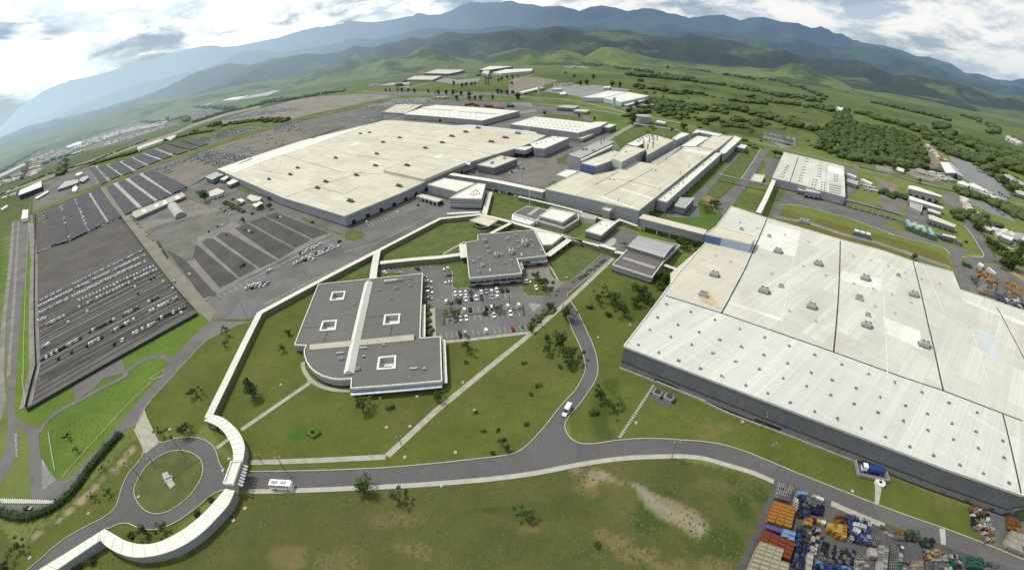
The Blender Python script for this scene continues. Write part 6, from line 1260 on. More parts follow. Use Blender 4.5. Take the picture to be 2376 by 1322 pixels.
# ------------------------------------------------------------------ trees, shrubs, hedge
LEAF = [leaf_mat('leaf_dark', (.028, .048, .016), (.072, .108, .030)), leaf_mat('leaf_mid', (.030, .055, .015), (.075, .115, .030)), leaf_mat('leaf_light', (.055, .085, .020), (.13, .17, .045)), leaf_mat('leaf_olive', (.04, .05, .018), (.10, .105, .04))]
def crown_geo(kind, seed, n=520, leaf=.42):
    R = np.random.default_rng(seed); g = G(); cl = []
    if kind == 'round': cl = [(R.normal(0, .30), R.normal(0, .30), .95+R.normal(0, .22), R.uniform(.26, .42)) for _ in range(11)]
    elif kind == 'spread': cl = [(R.normal(0, .50), R.normal(0, .50), .95+R.normal(0, .12), R.uniform(.20, .36)) for _ in range(12)]
    elif kind == 'tall': cl = [(R.normal(0, .16), R.normal(0, .16), .5+.85*k/9, .36*(1-.6*k/9)) for k in range(10)]
    elif kind == 'sparse': cl = [(R.normal(0, .42), R.normal(0, .42), .85+R.normal(0, .25), R.uniform(.13, .24)) for _ in range(10)]
    elif kind == 'bush': cl = [(R.normal(0, .35), R.normal(0, .35), .30+R.uniform(-.1, .2), R.uniform(.2, .38)) for _ in range(9)]
    per = n//len(cl)
    for cx_, cy_, cz_, r in cl:
        for _ in range(per):
            d = R.normal(size=3); d /= np.linalg.norm(d); rr = r*R.uniform(.55, 1.08); c = np.array([cx_, cy_, max(cz_, .12)])+d*rr*[1, 1, .8]
            nrm = Vector(d)+Vector(R.normal(0, .45, 3)); nrm.normalize(); u = nrm.orthogonal().normalized(); w = nrm.cross(u); s = leaf*R.uniform(.14, .30)
            a = R.uniform(0, 6.28); u2 = u*math.cos(a)+w*math.sin(a); w2 = nrm.cross(u2); cv = Vector(c)
            g.add([cv-u2*s, cv-w2*s*.6+nrm*s*.1, cv+u2*s, cv+w2*s*.6+nrm*s*.1], [(0, 1, 2, 3)])
    return g
def trunk_geo(h=.9, r=.045, seed=0):
    R = random.Random(seed); g = G(); top = (R.uniform(-.05, .05), R.uniform(-.05, .05), h)
    v = []; n = 6
    for z, rr, k in ((0, r*1.3, 0), (h*.4, r, .4), (h, r*.5, 1)): v += [(top[0]*k+math.cos(2*math.pi*i/n)*rr, top[1]*k+math.sin(2*math.pi*i/n)*rr, z) for i in range(n)]
    g.add(v, [(j*n+i, j*n+(i+1) % n, (j+1)*n+(i+1) % n, (j+1)*n+i) for j in range(2) for i in range(n)])
    for k in range(4): a = R.uniform(0, 6.28); g.bar((top[0]*.5, top[1]*.5, h*.55), (math.cos(a)*.3, math.sin(a)*.3, h*1.05), r*.35, n=4)
    return g
TP = {}
def tree(t, x, y, size, kind='round', mat=1, label='', group=None, name=None, v=0, onpx=True):
    """size = height in metres; x,y = crown centre on the sheet"""
    key = (kind, mat, v)
    hf = {'round': .9, 'spread': .9, 'tall': .8, 'sparse': .8, 'bush': .3}[kind]
    c = at(t, x, y, size*hf*.7) if t else (x, y); z = zat(*c) if math.hypot(*c) < 700 else 0
    if key not in TP:
        nm = name or ('shrub' if kind == 'bush' else 'tree'); r = empty(nm, c[0], c[1], 0, z); r.scale = (size/1.35,)*3
        cr = crown_geo(kind, 11+len(TP)*7, 560 if kind != 'sparse' else 260).obj('crown', LEAF[mat], r, False); tk = trunk_geo(.9 if kind != 'bush' else .3, .045, len(TP)).obj('trunk', BARK, r, False)
        TP[key] = (r, [(cr, []), (tk, [])]); tag(r, label, 'tree' if kind != 'bush' else 'shrub', group); return r
    r, k = TP[key]; s = size/1.35
    o = dup(r, k, c[0], c[1], random.uniform(0, 6.28), label, None, z, (s*random.uniform(.9, 1.1), s*random.uniform(.9, 1.1), s))
    if 'group' in o: del o['group']
    if group: o['group'] = group
    return o
YT = 'young trees on the lawns'
for t, x, y, s, k, m, lb in (
    ('F', 577, 900, 9.5, 'tall', 0, 'tall dark conical tree left of the office path'), ('F', 838, 940, 6, 'round', 2, 'light green round tree below the office awning'), ('F', 1013, 920, 4.5, 'round', 0, 'dark small tree at the right end of the office awning'),
    ('F', 907, 943, 3, 'bush', 0, 'small dark bush below the office front'), ('F', 451, 908, 4.5, 'spread', 0, 'spreading small tree on the lawn left of the gate arm'), ('F', 427, 992, 5.5, 'round', 1, 'round green tree north of the roundabout'), ('F', 373, 1000, 4.5, 'sparse', 0, 'thin dark tree at the roundabout entry'),
    ('F', 523, 770, 5.5, 'sparse', 2, 'pale sparse tree near the walkway bend'), ('F', 520, 798, 4, 'sparse', 0, 'dark sparse shrub tree below the pale one by the walkway'), ('F', 668, 770, 3.2, 'round', 0, 'upper one of two small trees by the office left wall'), ('F', 656, 806, 3.6, 'round', 0, 'lower one of two small trees by the office left wall'),
    ('F', 838, 1130, 6.0, 'round', 0, 'dark round tree on the pavement edge of the front road'), ('F', 920, 1150, 6.0, 'sparse', 0, 'thin wide tree on the meadow below the front road'), ('F', 1215, 1190, 4.0, 'spread', 0, 'flat dark shrub tree in the middle of the meadow'), ('F', 1385, 1262, 2.4, 'bush', 0, 'small bush near the gravel patch'),
    ('F', 374, 1222, 4.6, 'sparse', 0, 'reddish dark shrub below the roundabout'), ('F', 333, 1230, 4.2, 'round', 0, 'dark bush beside the reddish shrub below the roundabout'), ('F', 303, 1240, 3.0, 'bush', 1, 'low bush inside the curved arm'), ('F', 460, 1195, 3.6, 'round', 1, 'small tree hugging the curved arm'), ('F', 487, 1160, 2.8, 'bush', 0, 'dark bush near the gate island tip'), ('F', 455, 1250, 3.2, 'bush', 0, 'dark bush outside the curved arm'),
    ('F', 215, 1150, 3.0, 'sparse', 0, 'thin shrub on the dirt strip'), ('F', 250, 1140, 3.6, 'sparse', 0, 'thin sapling right of the dirt strip'), ('F', 236, 1085, 2.4, 'sparse', 0, 'small sapling beside the hedge'), ('F', 155, 1012, 3.5, 'sparse', 0, 'upper sapling on the triangular lawn'), ('F', 177, 1042, 3.2, 'sparse', 0, 'lower sapling on the triangular lawn'), ('F', 35, 1270, 4, 'spread', 1, 'spreading bush near the lower left corner'), ('F', 215, 1300, 3.6, 'bush', 0, 'dark bush beside the straight arm'), ('F', 180, 1315, 3.2, 'bush', 0, 'second dark bush beside the straight arm'), ('F', 5, 1315, 4, 'round', 0, 'round bush in the very corner'),
    ('F', 1313, 722, 7.5, 'round', 0, 'big dark tree overhanging the side road by the crossing'), ('F', 1300, 790, 7.5, 'round', 0, 'largest tree on the lawn left of the side road'), ('F', 1268, 784, 3.5, 'round', 0, 'small tree beside the largest lawn tree'), ('F', 1275, 808, 4.5, 'spread', 0, 'spreading bush below the largest lawn tree'), ('F', 1330, 822, 6, 'spread', 0, 'wide tree near the bend of the side road'), ('F', 1322, 845, 4.5, 'spread', 0, 'lower spreading tree near the bend of the side road'),
    ('F', 1105, 955, 2.0, 'bush', 2, 'tiny pale bush on the big lawn'), ('F', 1122, 998, 1.8, 'bush', 0, 'first of the tiny bushes low on the big lawn'), ('F', 1155, 996, 1.8, 'bush', 0, 'second of the tiny bushes low on the big lawn'), ('F', 1222, 982, 2.0, 'bush', 0, 'third tiny bush near the side road'), ('F', 1166, 1018, 2.4, 'bush', 0, 'dark bush by the lawn edge of the front road'), ('F', 1177, 1040, 3.0, 'round', 0, 'small round tree right by the front road kerb'), ('F', 1144, 1050, 2.0, 'bush', 0, 'tiny bush by the front road kerb'), ('F', 1233, 914, 2.2, 'bush', 0, 'tiny dark bush in the middle of the big lawn'), ('F', 1248, 895, 2.6, 'bush', 0, 'tiny dark bush higher on the big lawn'), ('F', 1215, 843, 2.2, 'bush', 0, 'tiny bush between path and side road'), ('F', 1297, 850, 2.2, 'bush', 0, 'tiny bush below the spreading trees'),
    ('F', 1085, 800, 6.5, 'sparse', 0, 'airy dark tree below the footpath of the car park'), ('F', 1395, 915, 5.5, 'spread', 0, 'low dark clump on the green wedge by the junction'), ('F', 1425, 940, 4, 'spread', 1, 'second clump on the green wedge by the junction'), ('F', 1380, 955, 3.5, 'bush', 1, 'third clump on the green wedge by the junction'),
    ('F', 1483, 672, 8.0, 'round', 0, 'tall tree nearest the grey hall in the grove'), ('F', 1500, 690, 7, 'spread', 0, 'broad tree in the grove beside the right hall'), ('F', 1421, 690, 7, 'round', 1, 'round tree in the middle of the grove'), ('F', 1450, 718, 7, 'round', 0, 'lowest round tree of the grove'), ('F', 1390, 690, 5, 'spread', 1, 'left spreading tree of the grove'), ('F', 1410, 730, 4, 'bush', 0, 'bush at the lower left of the grove'), ('F', 1475, 700, 5, 'round', 1, 'tree between the two largest of the grove'), ('F', 1400, 668, 4, 'sparse', 1, 'thin tree at the top of the grove'), ('F', 1370, 712, 3.5, 'bush', 1, 'bush at the left edge of the grove'), ('F', 1530, 660, 5, 'round', 2, 'light tree between the grey hall and the right hall'), ('F', 1520, 640, 4, 'round', 0, 'dark tree behind the grey hall corner'),
    ('F', 1266, 658, 6.5, 'spread', 0, 'red-brown spreading tree on the car park island'), ('F', 1243, 638, 4.5, 'round', 0, 'dark tree in the canteen forecourt'), ('F', 1276, 708, 3.5, 'round', 0, 'small tree by the crossing'), ('F', 1240, 745, 5, 'sparse', 0, 'tree at the car park corner by the path'), ('F', 1232, 762, 3.5, 'round', 1, 'small tree at the car park corner by the path'),
    ('F', 1050, 725, 4.8, 'spread', 0, 'bush at the left end of the planted strip'), ('F', 1150, 715, 4.2, 'spread', 0, 'bush in the middle of the planted strip'), ('F', 1126, 728, 3.6, 'bush', 0, 'low bush under the third row'), ('F', 1068, 700, 3.6, 'bush', 1, 'low bush between two canteen rows'),
    ('z', 1250, 430, 13, 'round', 0, 'big round dark tree beside the white-roofed depot'), ('z', 1160, 400, 6, 'sparse', 2, 'thin pale tree left of the big round tree'), ('z', 2150, 570, 6, 'round', 1, 'tree at the corner of the planted plots'), ('z', 1790, 765, 5, 'round', 0, 'dark tree by the net lots corner'), ('z', 2140, 470, 4, 'round', 0, 'small tree along the main hall wall'), ('z', 1650, 480, 4, 'bush', 1, 'bush in the planted plots'), ('z', 1760, 560, 4, 'bush', 0, 'dark bush in the planted plots'), ('z', 1910, 680, 4, 'bush', 0, 'bush at the end of the planted plots'), ('z', 2030, 580, 5, 'round', 1, 'tree behind the small white cabin'),
    ('d', 1655, 545, 4, 'bush', 0, 'bush on the green border of the net lots'), ('F', 725, 900-385, 3, 'bush', 0, 'small shrub by the hall wall'),
    ('q', 1600, 1110, 7, 'spread', 3, 'rusty brown tree by the paint hall corner'), ('q', 1560, 1190, 6, 'spread', 2, 'light tree beside the rusty brown one'), ('q', 1660, 1140, 6, 'spread', 0, 'dark tree beside the access road'), ('q', 1500, 1160, 5, 'spread', 3, 'brown shrub tree beside the corner block'),
    ('o', 1700, 640, 7, 'round', 0, 'dark tree under the wide gallery'), ('o', 1800, 690, 7, 'spread', 0, 'spreading dark tree by the wide gallery end'), ('o', 1900, 690, 6, 'round', 0, 'dark tree at the blue wall foot'), ('o', 1450, 1080, 6, 'round', 0, 'tree at the right corner of the grey hall'), ('o', 930, 690, 4, 'sparse', 1, 'flame-coloured shrub on the paved yard'), ('o', 1500, 1150, 6, 'round', 1, 'bright tree below the short white link'),
    ('v', 730, 90, 10, 'spread', 0, 'first dark tree above the skylight hall corner'), ('v', 790, 100, 9, 'spread', 0, 'second dark tree above the skylight hall corner'), ('v', 330, 85, 6, 'round', 0, 'tree beside the white kiosk lawn'), ('c', 30, 860, 12, 'round', 0, 'tall dark tree behind the paint hall'),
    ('t', 580, 410, 8, 'round', 0, 'dark tree left of the white house roof'), ('t', 750, 440, 9, 'round', 0, 'dark tree right of the white house roof'), ('t', 935, 585, 6, 'round', 0, 'small tree on the canal bank'), ('t', 1960, 460, 14, 'round', 1, 'big round tree at the depot edge'), ('t', 2080, 580, 14, 'round', 0, 'big dark tree at the depot edge'), ('t', 2190, 700, 12, 'round', 0, 'dark tree by the far right barn'),
    ('u', 2120, 560, 12, 'round', 2, 'light green tree of the right corner grove'), ('u', 2190, 600, 12, 'round', 1, 'mid green tree of the right corner grove'), ('u', 2100, 640, 9, 'round', 0, 'dark low tree of the right corner grove'), ('u', 2250, 640, 11, 'round', 0, 'dark tree of the right corner grove'), ('u', 2290, 520, 11, 'round', 1, 'upper tree of the right corner grove'), ('u', 2180, 700, 7, 'bush', 0, 'bush in front of the right corner grove'), ('u', 1900, 360, 8, 'round', 0, 'first hedge tree beside the white-roofed house plot'), ('u', 1950, 400, 8, 'round', 0, 'second hedge tree beside the white-roofed house plot'), ('u', 2010, 430, 8, 'round', 0, 'third hedge tree beside the white-roofed house plot'), ('u', 2060, 460, 8, 'spread', 0, 'fourth hedge tree beside the white-roofed house plot'), ('u', 1860, 320, 6, 'round', 3, 'olive hedge tree beside the white-roofed house plot'), ('u', 2330, 400, 9, 'round', 0, 'dark tree at the right frame edge'),
    ('u', 860, 555, 5, 'round', 0, 'dark bush behind the right hall'), ('u', 1780, 200, 6, 'round', 0, 'dark shrub beside the beige roof'), ('u', 1720, 130, 8, 'round', 0, 'dark tree above the beige roof'), ('u', 1840, 110, 8, 'round', 0, 'dark tree behind the beige roof'), ('u', 1560, 360, 4, 'bush', 0, 'bush on the yard triangle')):
    tree(t, x, y, s, k, m, lb, v=random.randint(0, 1))
# single trees of the far estate and the plain
for i, (x, y, s) in enumerate(((320, 465, 10), (375, 460, 9), (480, 462, 10), (545, 462, 12), (625, 468, 12), (712, 475, 12), (1045, 492, 14), (1150, 495, 12), (1235, 495, 16), (1345, 508, 12), (1455, 515, 14), (1250, 370, 14), (1360, 400, 14), (1425, 385, 12), (1490, 378, 12), (1540, 370, 10), (1860, 330, 12), (1900, 310, 12), (1980, 290, 14), (2050, 285, 12), (2130, 275, 12), (1290, 570, 12), (1465, 565, 12), (1540, 570, 10), (1615, 570, 12), (1780, 560, 10), (2125, 540, 14), (1850, 480, 12), (1900, 490, 12), (1980, 495, 12), (2060, 495, 12), (900, 480, 10))):
    tree('w', x, y, s, 'round', i % 2, '%s avenue tree from the left in the far industrial estate' % nth(i), 'avenue trees of the far estate', v=i % 2)
for i, (x, y, s) in enumerate(((985, 310, 18), (1070, 300, 16), (1410, 315, 18), (1520, 330, 16), (890, 215, 14), (1155, 220, 16), (770, 170, 12), (120, 490, 14), (50, 315, 12), (2200, 20, 20), (2170, 95, 20), (1740, 590, 12), (1880, 560, 10), (1700, 800, 16), (2220, 945, 6), (1175, 795, 6), (490, 715, 8), (960, 750, 6))):
    tree('x', x, y, s, 'round', i % 2, '%s lone tree on the green plain behind the halls' % nth(i), 'lone trees on the plain', v=i % 2)
# hedge: leafy bank along the bend road
hp = smooth(P('g 820,385 740,470 660,560 585,650 540,720 470,800 390,870 300,920 180,955 90,950 0,925 -120,895', 1.2), 4)
g = G(); R = np.random.default_rng(5); tot = sum(dist(hp[i], hp[i+1]) for i in range(len(hp)-1))
for i in range(len(hp)-1):
    L = dist(hp[i], hp[i+1]); d = Vector((hp[i+1][0]-hp[i][0], hp[i+1][1]-hp[i][1])).normalized(); n = (d.y, -d.x)
    for _ in range(int(L*75)):
        t = R.uniform(); a = R.uniform(0, math.pi); rr = 1.0+.22*R.normal(); bul = 1+.18*math.sin((i+t)*1.9)+.1*math.sin((i+t)*5.3)
        x = hp[i][0]+(hp[i+1][0]-hp[i][0])*t+n[0]*math.cos(a)*1.9*rr*bul; y = hp[i][1]+(hp[i+1][1]-hp[i][1])*t+n[1]*math.cos(a)*1.9*rr*bul; z = math.sin(a)*2.3*rr*bul
        s = R.uniform(.16, .34); nv = Vector((n[0]*math.cos(a)+R.normal(0, .4), n[1]*math.cos(a)+R.normal(0, .4), math.sin(a)+R.normal(0, .4))).normalized(); u = nv.orthogonal().normalized(); w = nv.cross(u); c = Vector((x, y, max(z, .05)))
        g.add([c-u*s, c-w*s*.7, c+u*s, c+w*s*.7], [(0, 1, 2, 3)])
hr = tag(empty('hedge', *cen(hp)), 'thick dark green hedge curving along the bend road at the lower left', 'hedge'); g.obj('foliage', LEAF[1], hr)
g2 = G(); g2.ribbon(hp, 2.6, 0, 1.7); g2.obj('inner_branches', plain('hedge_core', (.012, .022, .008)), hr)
dh = tag(empty('clipped_hedge', *at('F', 727, 1003)), 'small diamond-shaped clipped hedge on the lawn below the office', 'hedge')
G().ring(ccw(P('g 2078,390 2130,350 2188,380 2135,418', .9)), 1.25, 0, 0, .95).obj('foliage', plain('clipped_green', (.075, .115, .02), .95, 0, .4, 1.2), dh)
# far woods, hedgerows and scrub
def blobs(n=3, seed=1):
    out = []
    for k in range(n):
        bm = bmesh.new(); bmesh.ops.create_icosphere(bm, subdivisions=3, radius=1); v = np.array([w_.co[:] for w_ in bm.verts])
        nz = np.array([mnoise.noise(Vector(p)*2.1+Vector((seed*3.1+k*9, 0, 0))) for p in v]); nz2 = np.array([mnoise.noise(Vector(p)*5+Vector((seed*7.1, k*5, 0))) for p in v]); nz3 = np.array([mnoise.noise(Vector(p)*9+Vector((seed, k*3, 0))) for p in v]); v = v*(1+.50*nz+.38*nz2+.30*nz3)[:, None]; v[:, 2] = v[:, 2]*.62+.5
        out.append((v, np.array([[x_.index for x_ in f_.verts] for f_ in bm.faces]))); bm.free()
    return out
BL = blobs(6)
def scatter(name, items, mat, label, cat):
    V, F = [], []; k = 0
    for x, y, s, hz_ in items:
        v, f = random.choice(BL); a = random.uniform(0, 6.28); c, s_ = math.cos(a), math.sin(a); w = v.copy(); w[:, 0], w[:, 1] = (v[:, 0]*c-v[:, 1]*s_)*random.uniform(.8, 1.3), (v[:, 0]*s_+v[:, 1]*c)*random.uniform(.8, 1.3)
        V.append(w*[s, s, s*hz_]+[x, y, 0]); F.append(f+k); k += len(v)
    V = np.concatenate(V); F = np.concatenate(F); me = bpy.data.meshes.new(name); me.vertices.add(len(V)); me.vertices.foreach_set('co', V.ravel()); me.loops.add(F.size); me.loops.foreach_set('vertex_index', F.ravel().astype(np.int32))
    me.polygons.add(len(F)); me.polygons.foreach_set('loop_start', np.arange(0, F.size, 3)); me.polygons.foreach_set('loop_total', np.full(len(F), 3)); me.update(); me.materials.append(mat)
    o = bpy.data.objects.new(name, me); COL.objects.link(o); return tag(o, label, cat, kind='stuff')
def fill(spec_, n, s0, s1, h=1.0):
    q = P(spec_); bb = (min(p[0] for p in q), min(p[1] for p in q), max(p[0] for p in q), max(p[1] for p in q)); out = []; tries = 0
    while len(out) < n and tries < n*40:
        tries += 1; p = (random.uniform(bb[0], bb[2]), random.uniform(bb[1], bb[3]))
        if inside(p, q): out.append((*p, random.uniform(s0, s1), h*random.uniform(.75, 1.25)))
    return out
def along(spec_, n, w, s0, s1, h=1.0):
    p = P(spec_); L = [dist(p[i], p[i+1]) for i in range(len(p)-1)]; out = []
    for _ in range(n):
        t = random.uniform(0, sum(L)); i = 0
        while t > L[i] and i < len(L)-1: t -= L[i]; i += 1
        a = lerp(p[i], p[i+1], t/L[i]); out.append((a[0]+random.gauss(0, w), a[1]+random.gauss(0, w), random.uniform(s0, s1), h*random.uniform(.7, 1.2)))
    return out
WOODM = leaf_mat('wood_canopy', (.026, .044, .014), (.068, .100, .028), .12); SCRUBM = leaf_mat('scrub_canopy', (.036, .058, .019), (.088, .120, .036), .08)
scatter('woodland', fill('c 1080,770 1150,750 1170,830 1270,870 1560,910 1640,980 1690,1110 1640,1130 1330,1110 1180,1110 1060,1060 940,1020 960,920 1030,860', 1000, 2.6, 6.4, 1.35), WOODM, 'dense dark green wood on the right beyond the skylight hall', 'wood')
it = []
for s_, n, w, a, b in (('c 110,480 220,500', 24, 6, 7, 12), ('c 310,515 350,518', 10, 5, 7, 12), ('c 370,520 510,545', 40, 8, 8, 14), ('c 560,540 700,560 850,610 1030,680', 80, 16, 6, 11), ('c 0,540 200,570 400,600 600,640 760,670', 130, 22, 6, 11),
    ('c 600,690 800,720 1000,750 1040,740', 100, 18, 5, 10), ('c 650,650 800,660 950,700', 60, 25, 6, 11), ('c 1310,700 1400,720 1550,755 1700,790 1820,820', 90, 8, 6, 11), ('c 1190,770 1300,790 1400,830 1500,850', 80, 12, 6, 10), ('c 1500,850 1650,900 1750,940', 60, 20, 6, 11),
    ('c 1700,880 1800,860 1830,950', 40, 14, 8, 14), ('c 1850,950 2000,990 2060,1010', 60, 16, 7, 13), ('c 1860,1030 1950,1050 2020,1090', 50, 12, 6, 10), ('c 2120,1020 2350,1110', 120, 26, 8, 15), ('c 2100,910 2200,900', 20, 10, 8, 14), ('c 1930,790 2100,850 2200,900', 40, 14, 7, 12),
    ('c 0,720 120,740 240,760', 60, 30, 5, 10), ('c 250,740 400,750 500,770', 50, 22, 5, 10), ('c 560,790 700,830 860,880', 90, 20, 5, 9), ('c 450,700 570,710', 20, 10, 6, 11), ('c 360,690 400,690', 8, 6, 6, 10), ('c 380,820 440,830 580,850', 30, 14, 4, 8), ('c 100,800 300,840 500,880', 60, 30, 3, 7),
    ('b 880,420 1200,425 1500,430 1800,455 2100,500 2350,545', 300, 26, 7, 13), ('b 0,490 200,478 500,455 800,440 930,430', 260, 30, 10, 18), ('b 1950,515 2200,540 2350,550', 90, 24, 9, 16), ('b 330,400 600,430 850,410', 160, 60, 10, 20), 
    ('b 2100,600 2350,640', 60, 40, 5, 11), ('b 2050,700 2350,780', 40, 30, 4, 7), ('b 2100,640 2200,720 2350,720', 30, 30, 3, 7), ('b 1990,760 1930,800', 16, 8, 5, 8),
    ('a 620,760 900,700 1100,690 1300,660', 90, 12, 8, 14), ('a 0,990 300,880 620,790', 60, 14, 10, 18), ('a 0,1080 300,960 560,860 800,780 1000,730', 160, 14, 9, 15), ('a 1060,740 1300,735 1600,745', 120, 8, 6, 11), ('a 1330,835 1500,780 1700,735 1800,710', 120, 6, 5, 9),
    ('a 0,1180 200,1060 400,970 700,880 900,820', 160, 8, 4, 8), ('a 0,1330 300,1200 620,1112 800,1035 1000,962', 150, 3, 2, 3.6), ('a 640,1122 800,1075 940,1040', 120, 5, 3, 6), ('a 930,1030 1100,970 1300,918 1450,895', 90, 4, 2.5, 5), ('a 1450,860 1500,855', 14, 4, 7, 11), ('a 1560,850 1800,820 1960,830', 90, 9, 4, 7),
    ('a 960,830 1100,840 1260,800', 60, 5, 5, 8), ('a 1250,800 1280,830', 12, 5, 8, 12), ('a 1800,700 2000,680 2350,620', 120, 14, 5, 10), ('a 1300,920 1330,900', 6, 3, 5, 8), ('a 420,1200 440,1100', 16, 4, 5, 9), ('a 160,1220 190,1110', 20, 3, 5, 8), ('a 0,1250 60,1220', 16, 6, 5, 9),
    ('t 0,300 300,330 700,380 1000,420', 60, 8, 4, 8), ('t 1000,20 1200,60 1300,160 1330,220', 60, 10, 5, 9), ('t 1330,220 1500,280 1700,330', 60, 8, 5, 8), ('t 1500,740 1800,850 2100,960 2300,1100', 120, 5, 3, 6), ('t 1850,420 1960,480 2100,560 2200,720 2350,780', 60, 8, 4, 8), ('t 380,300 600,340 800,400 1000,430', 50, 4, 3, 6),
    ('t 1640,1060 1760,1150 1800,1240', 40, 6, 3, 6), ('t 450,770 650,800', 40, 5, 2, 4), ('t 1480,1000 1450,1100', 10, 4, 2, 5), ('t 1500,30 1800,150 2000,300 2350,500', 160, 22, 6, 12), ('x 2040,560 2350,640', 70, 20, 4, 8), ('x 1900,640 2350,760', 60, 22, 3, 6), ('x 1750,740 1850,700', 12, 6, 4, 8),
    ('z 1540,520 1790,660', 50, 1.2, 1, 2), ('z 620,1060 760,1290', 46, .5, .4, .9), ('z 250,720 560,1060', 50, .4, .3, .8), ('e 1560,660 1780,510', 50, .7, .3, .8), ('e 1300,920 1430,835', 20, 1.0, .6, 1.3), ('e 560,820 575,1030', 30, .8, .6, 1.3)):
    it += along(s_, int(n*(.62 if s_[0] in 'bc' else 1)), w*(.75 if s_[0] in 'bc' else 1), a, b, .95)
for _ in range(120):
    q = at('F', random.uniform(1480, 1910), random.uniform(205, 345))
    if 600 < math.hypot(*q) < 2600: it.append((*q, random.uniform(1.6, 4.6), .6))
for _ in range(80):
    q = at('F', random.uniform(0, 2376), random.uniform(130, 300))
    if 1400 < math.hypot(*q) < 3600: it.append((*q, random.uniform(5, 13), .8))
scatter('scrubland', it, SCRUBM, 'hedgerows, scrub and bushes over the fields around the works', 'scrub')

# weeds and grass tufts on the rough ground
tg = G(); R = np.random.default_rng(77)
regs = [(P('F 240,1250 560,1170 1000,1110 1560,1070 1780,1130 1700,1330 200,1330'), 6500, .22), (P('F 600,1060 900,1050 1180,820 1320,760 1370,850 1300,960 1180,1050 900,1080'), 1500, .15), (P('F 1400,860 1550,900 1990,1090 2030,1150 1600,1010 1330,1010'), 1500, .16), (P('F 110,1110 330,870 370,830 130,960 90,1020'), 500, .22), (P('F 1340,700 1530,640 1440,850 1400,830'), 400, .25), (P('F 300,1010 320,1050 200,1190 60,1260 40,1220 150,1190'), 500, .26)]
for pg, n, sz in regs:
    bb = (min(p[0] for p in pg), min(p[1] for p in pg), max(p[0] for p in pg), max(p[1] for p in pg)); k = 0
    while k < n:
        x, y = R.uniform(bb[0], bb[2]), R.uniform(bb[1], bb[3]); cl = mnoise.noise(Vector((x*.05, y*.05, 3)))
        k += 1
        if cl < -.05+.25*R.uniform(-1, 1) or not inside((x, y), pg): continue
        s = sz*R.uniform(.5, 1.5)
        for a in (R.uniform(0, 3), R.uniform(0, 3)):
            dx, dy = math.cos(a)*s, math.sin(a)*s; tg.add([(x-dx, y-dy, 0), (x+dx, y+dy, 0), (x+dx*1.2, y+dy*1.2+.1, s*.45), (x-dx*1.2, y-dy*1.2+.1, s*.45)], [(0, 1, 2, 3)])
        tg.add([(x-s*1.6, y-s, s*.25), (x+s, y-s*1.5, s*.2), (x+s*1.6, y+s, s*.3), (x-s, y+s*1.4, s*.2)], [(0, 1, 2, 3)])
tag(tg.obj('weeds', leaf_mat('weed_leaf', (.060, .076, .022), (.105, .115, .038), .3)), 'weeds and tufts of longer grass over the lawns and rough meadow', 'weeds', kind='stuff')
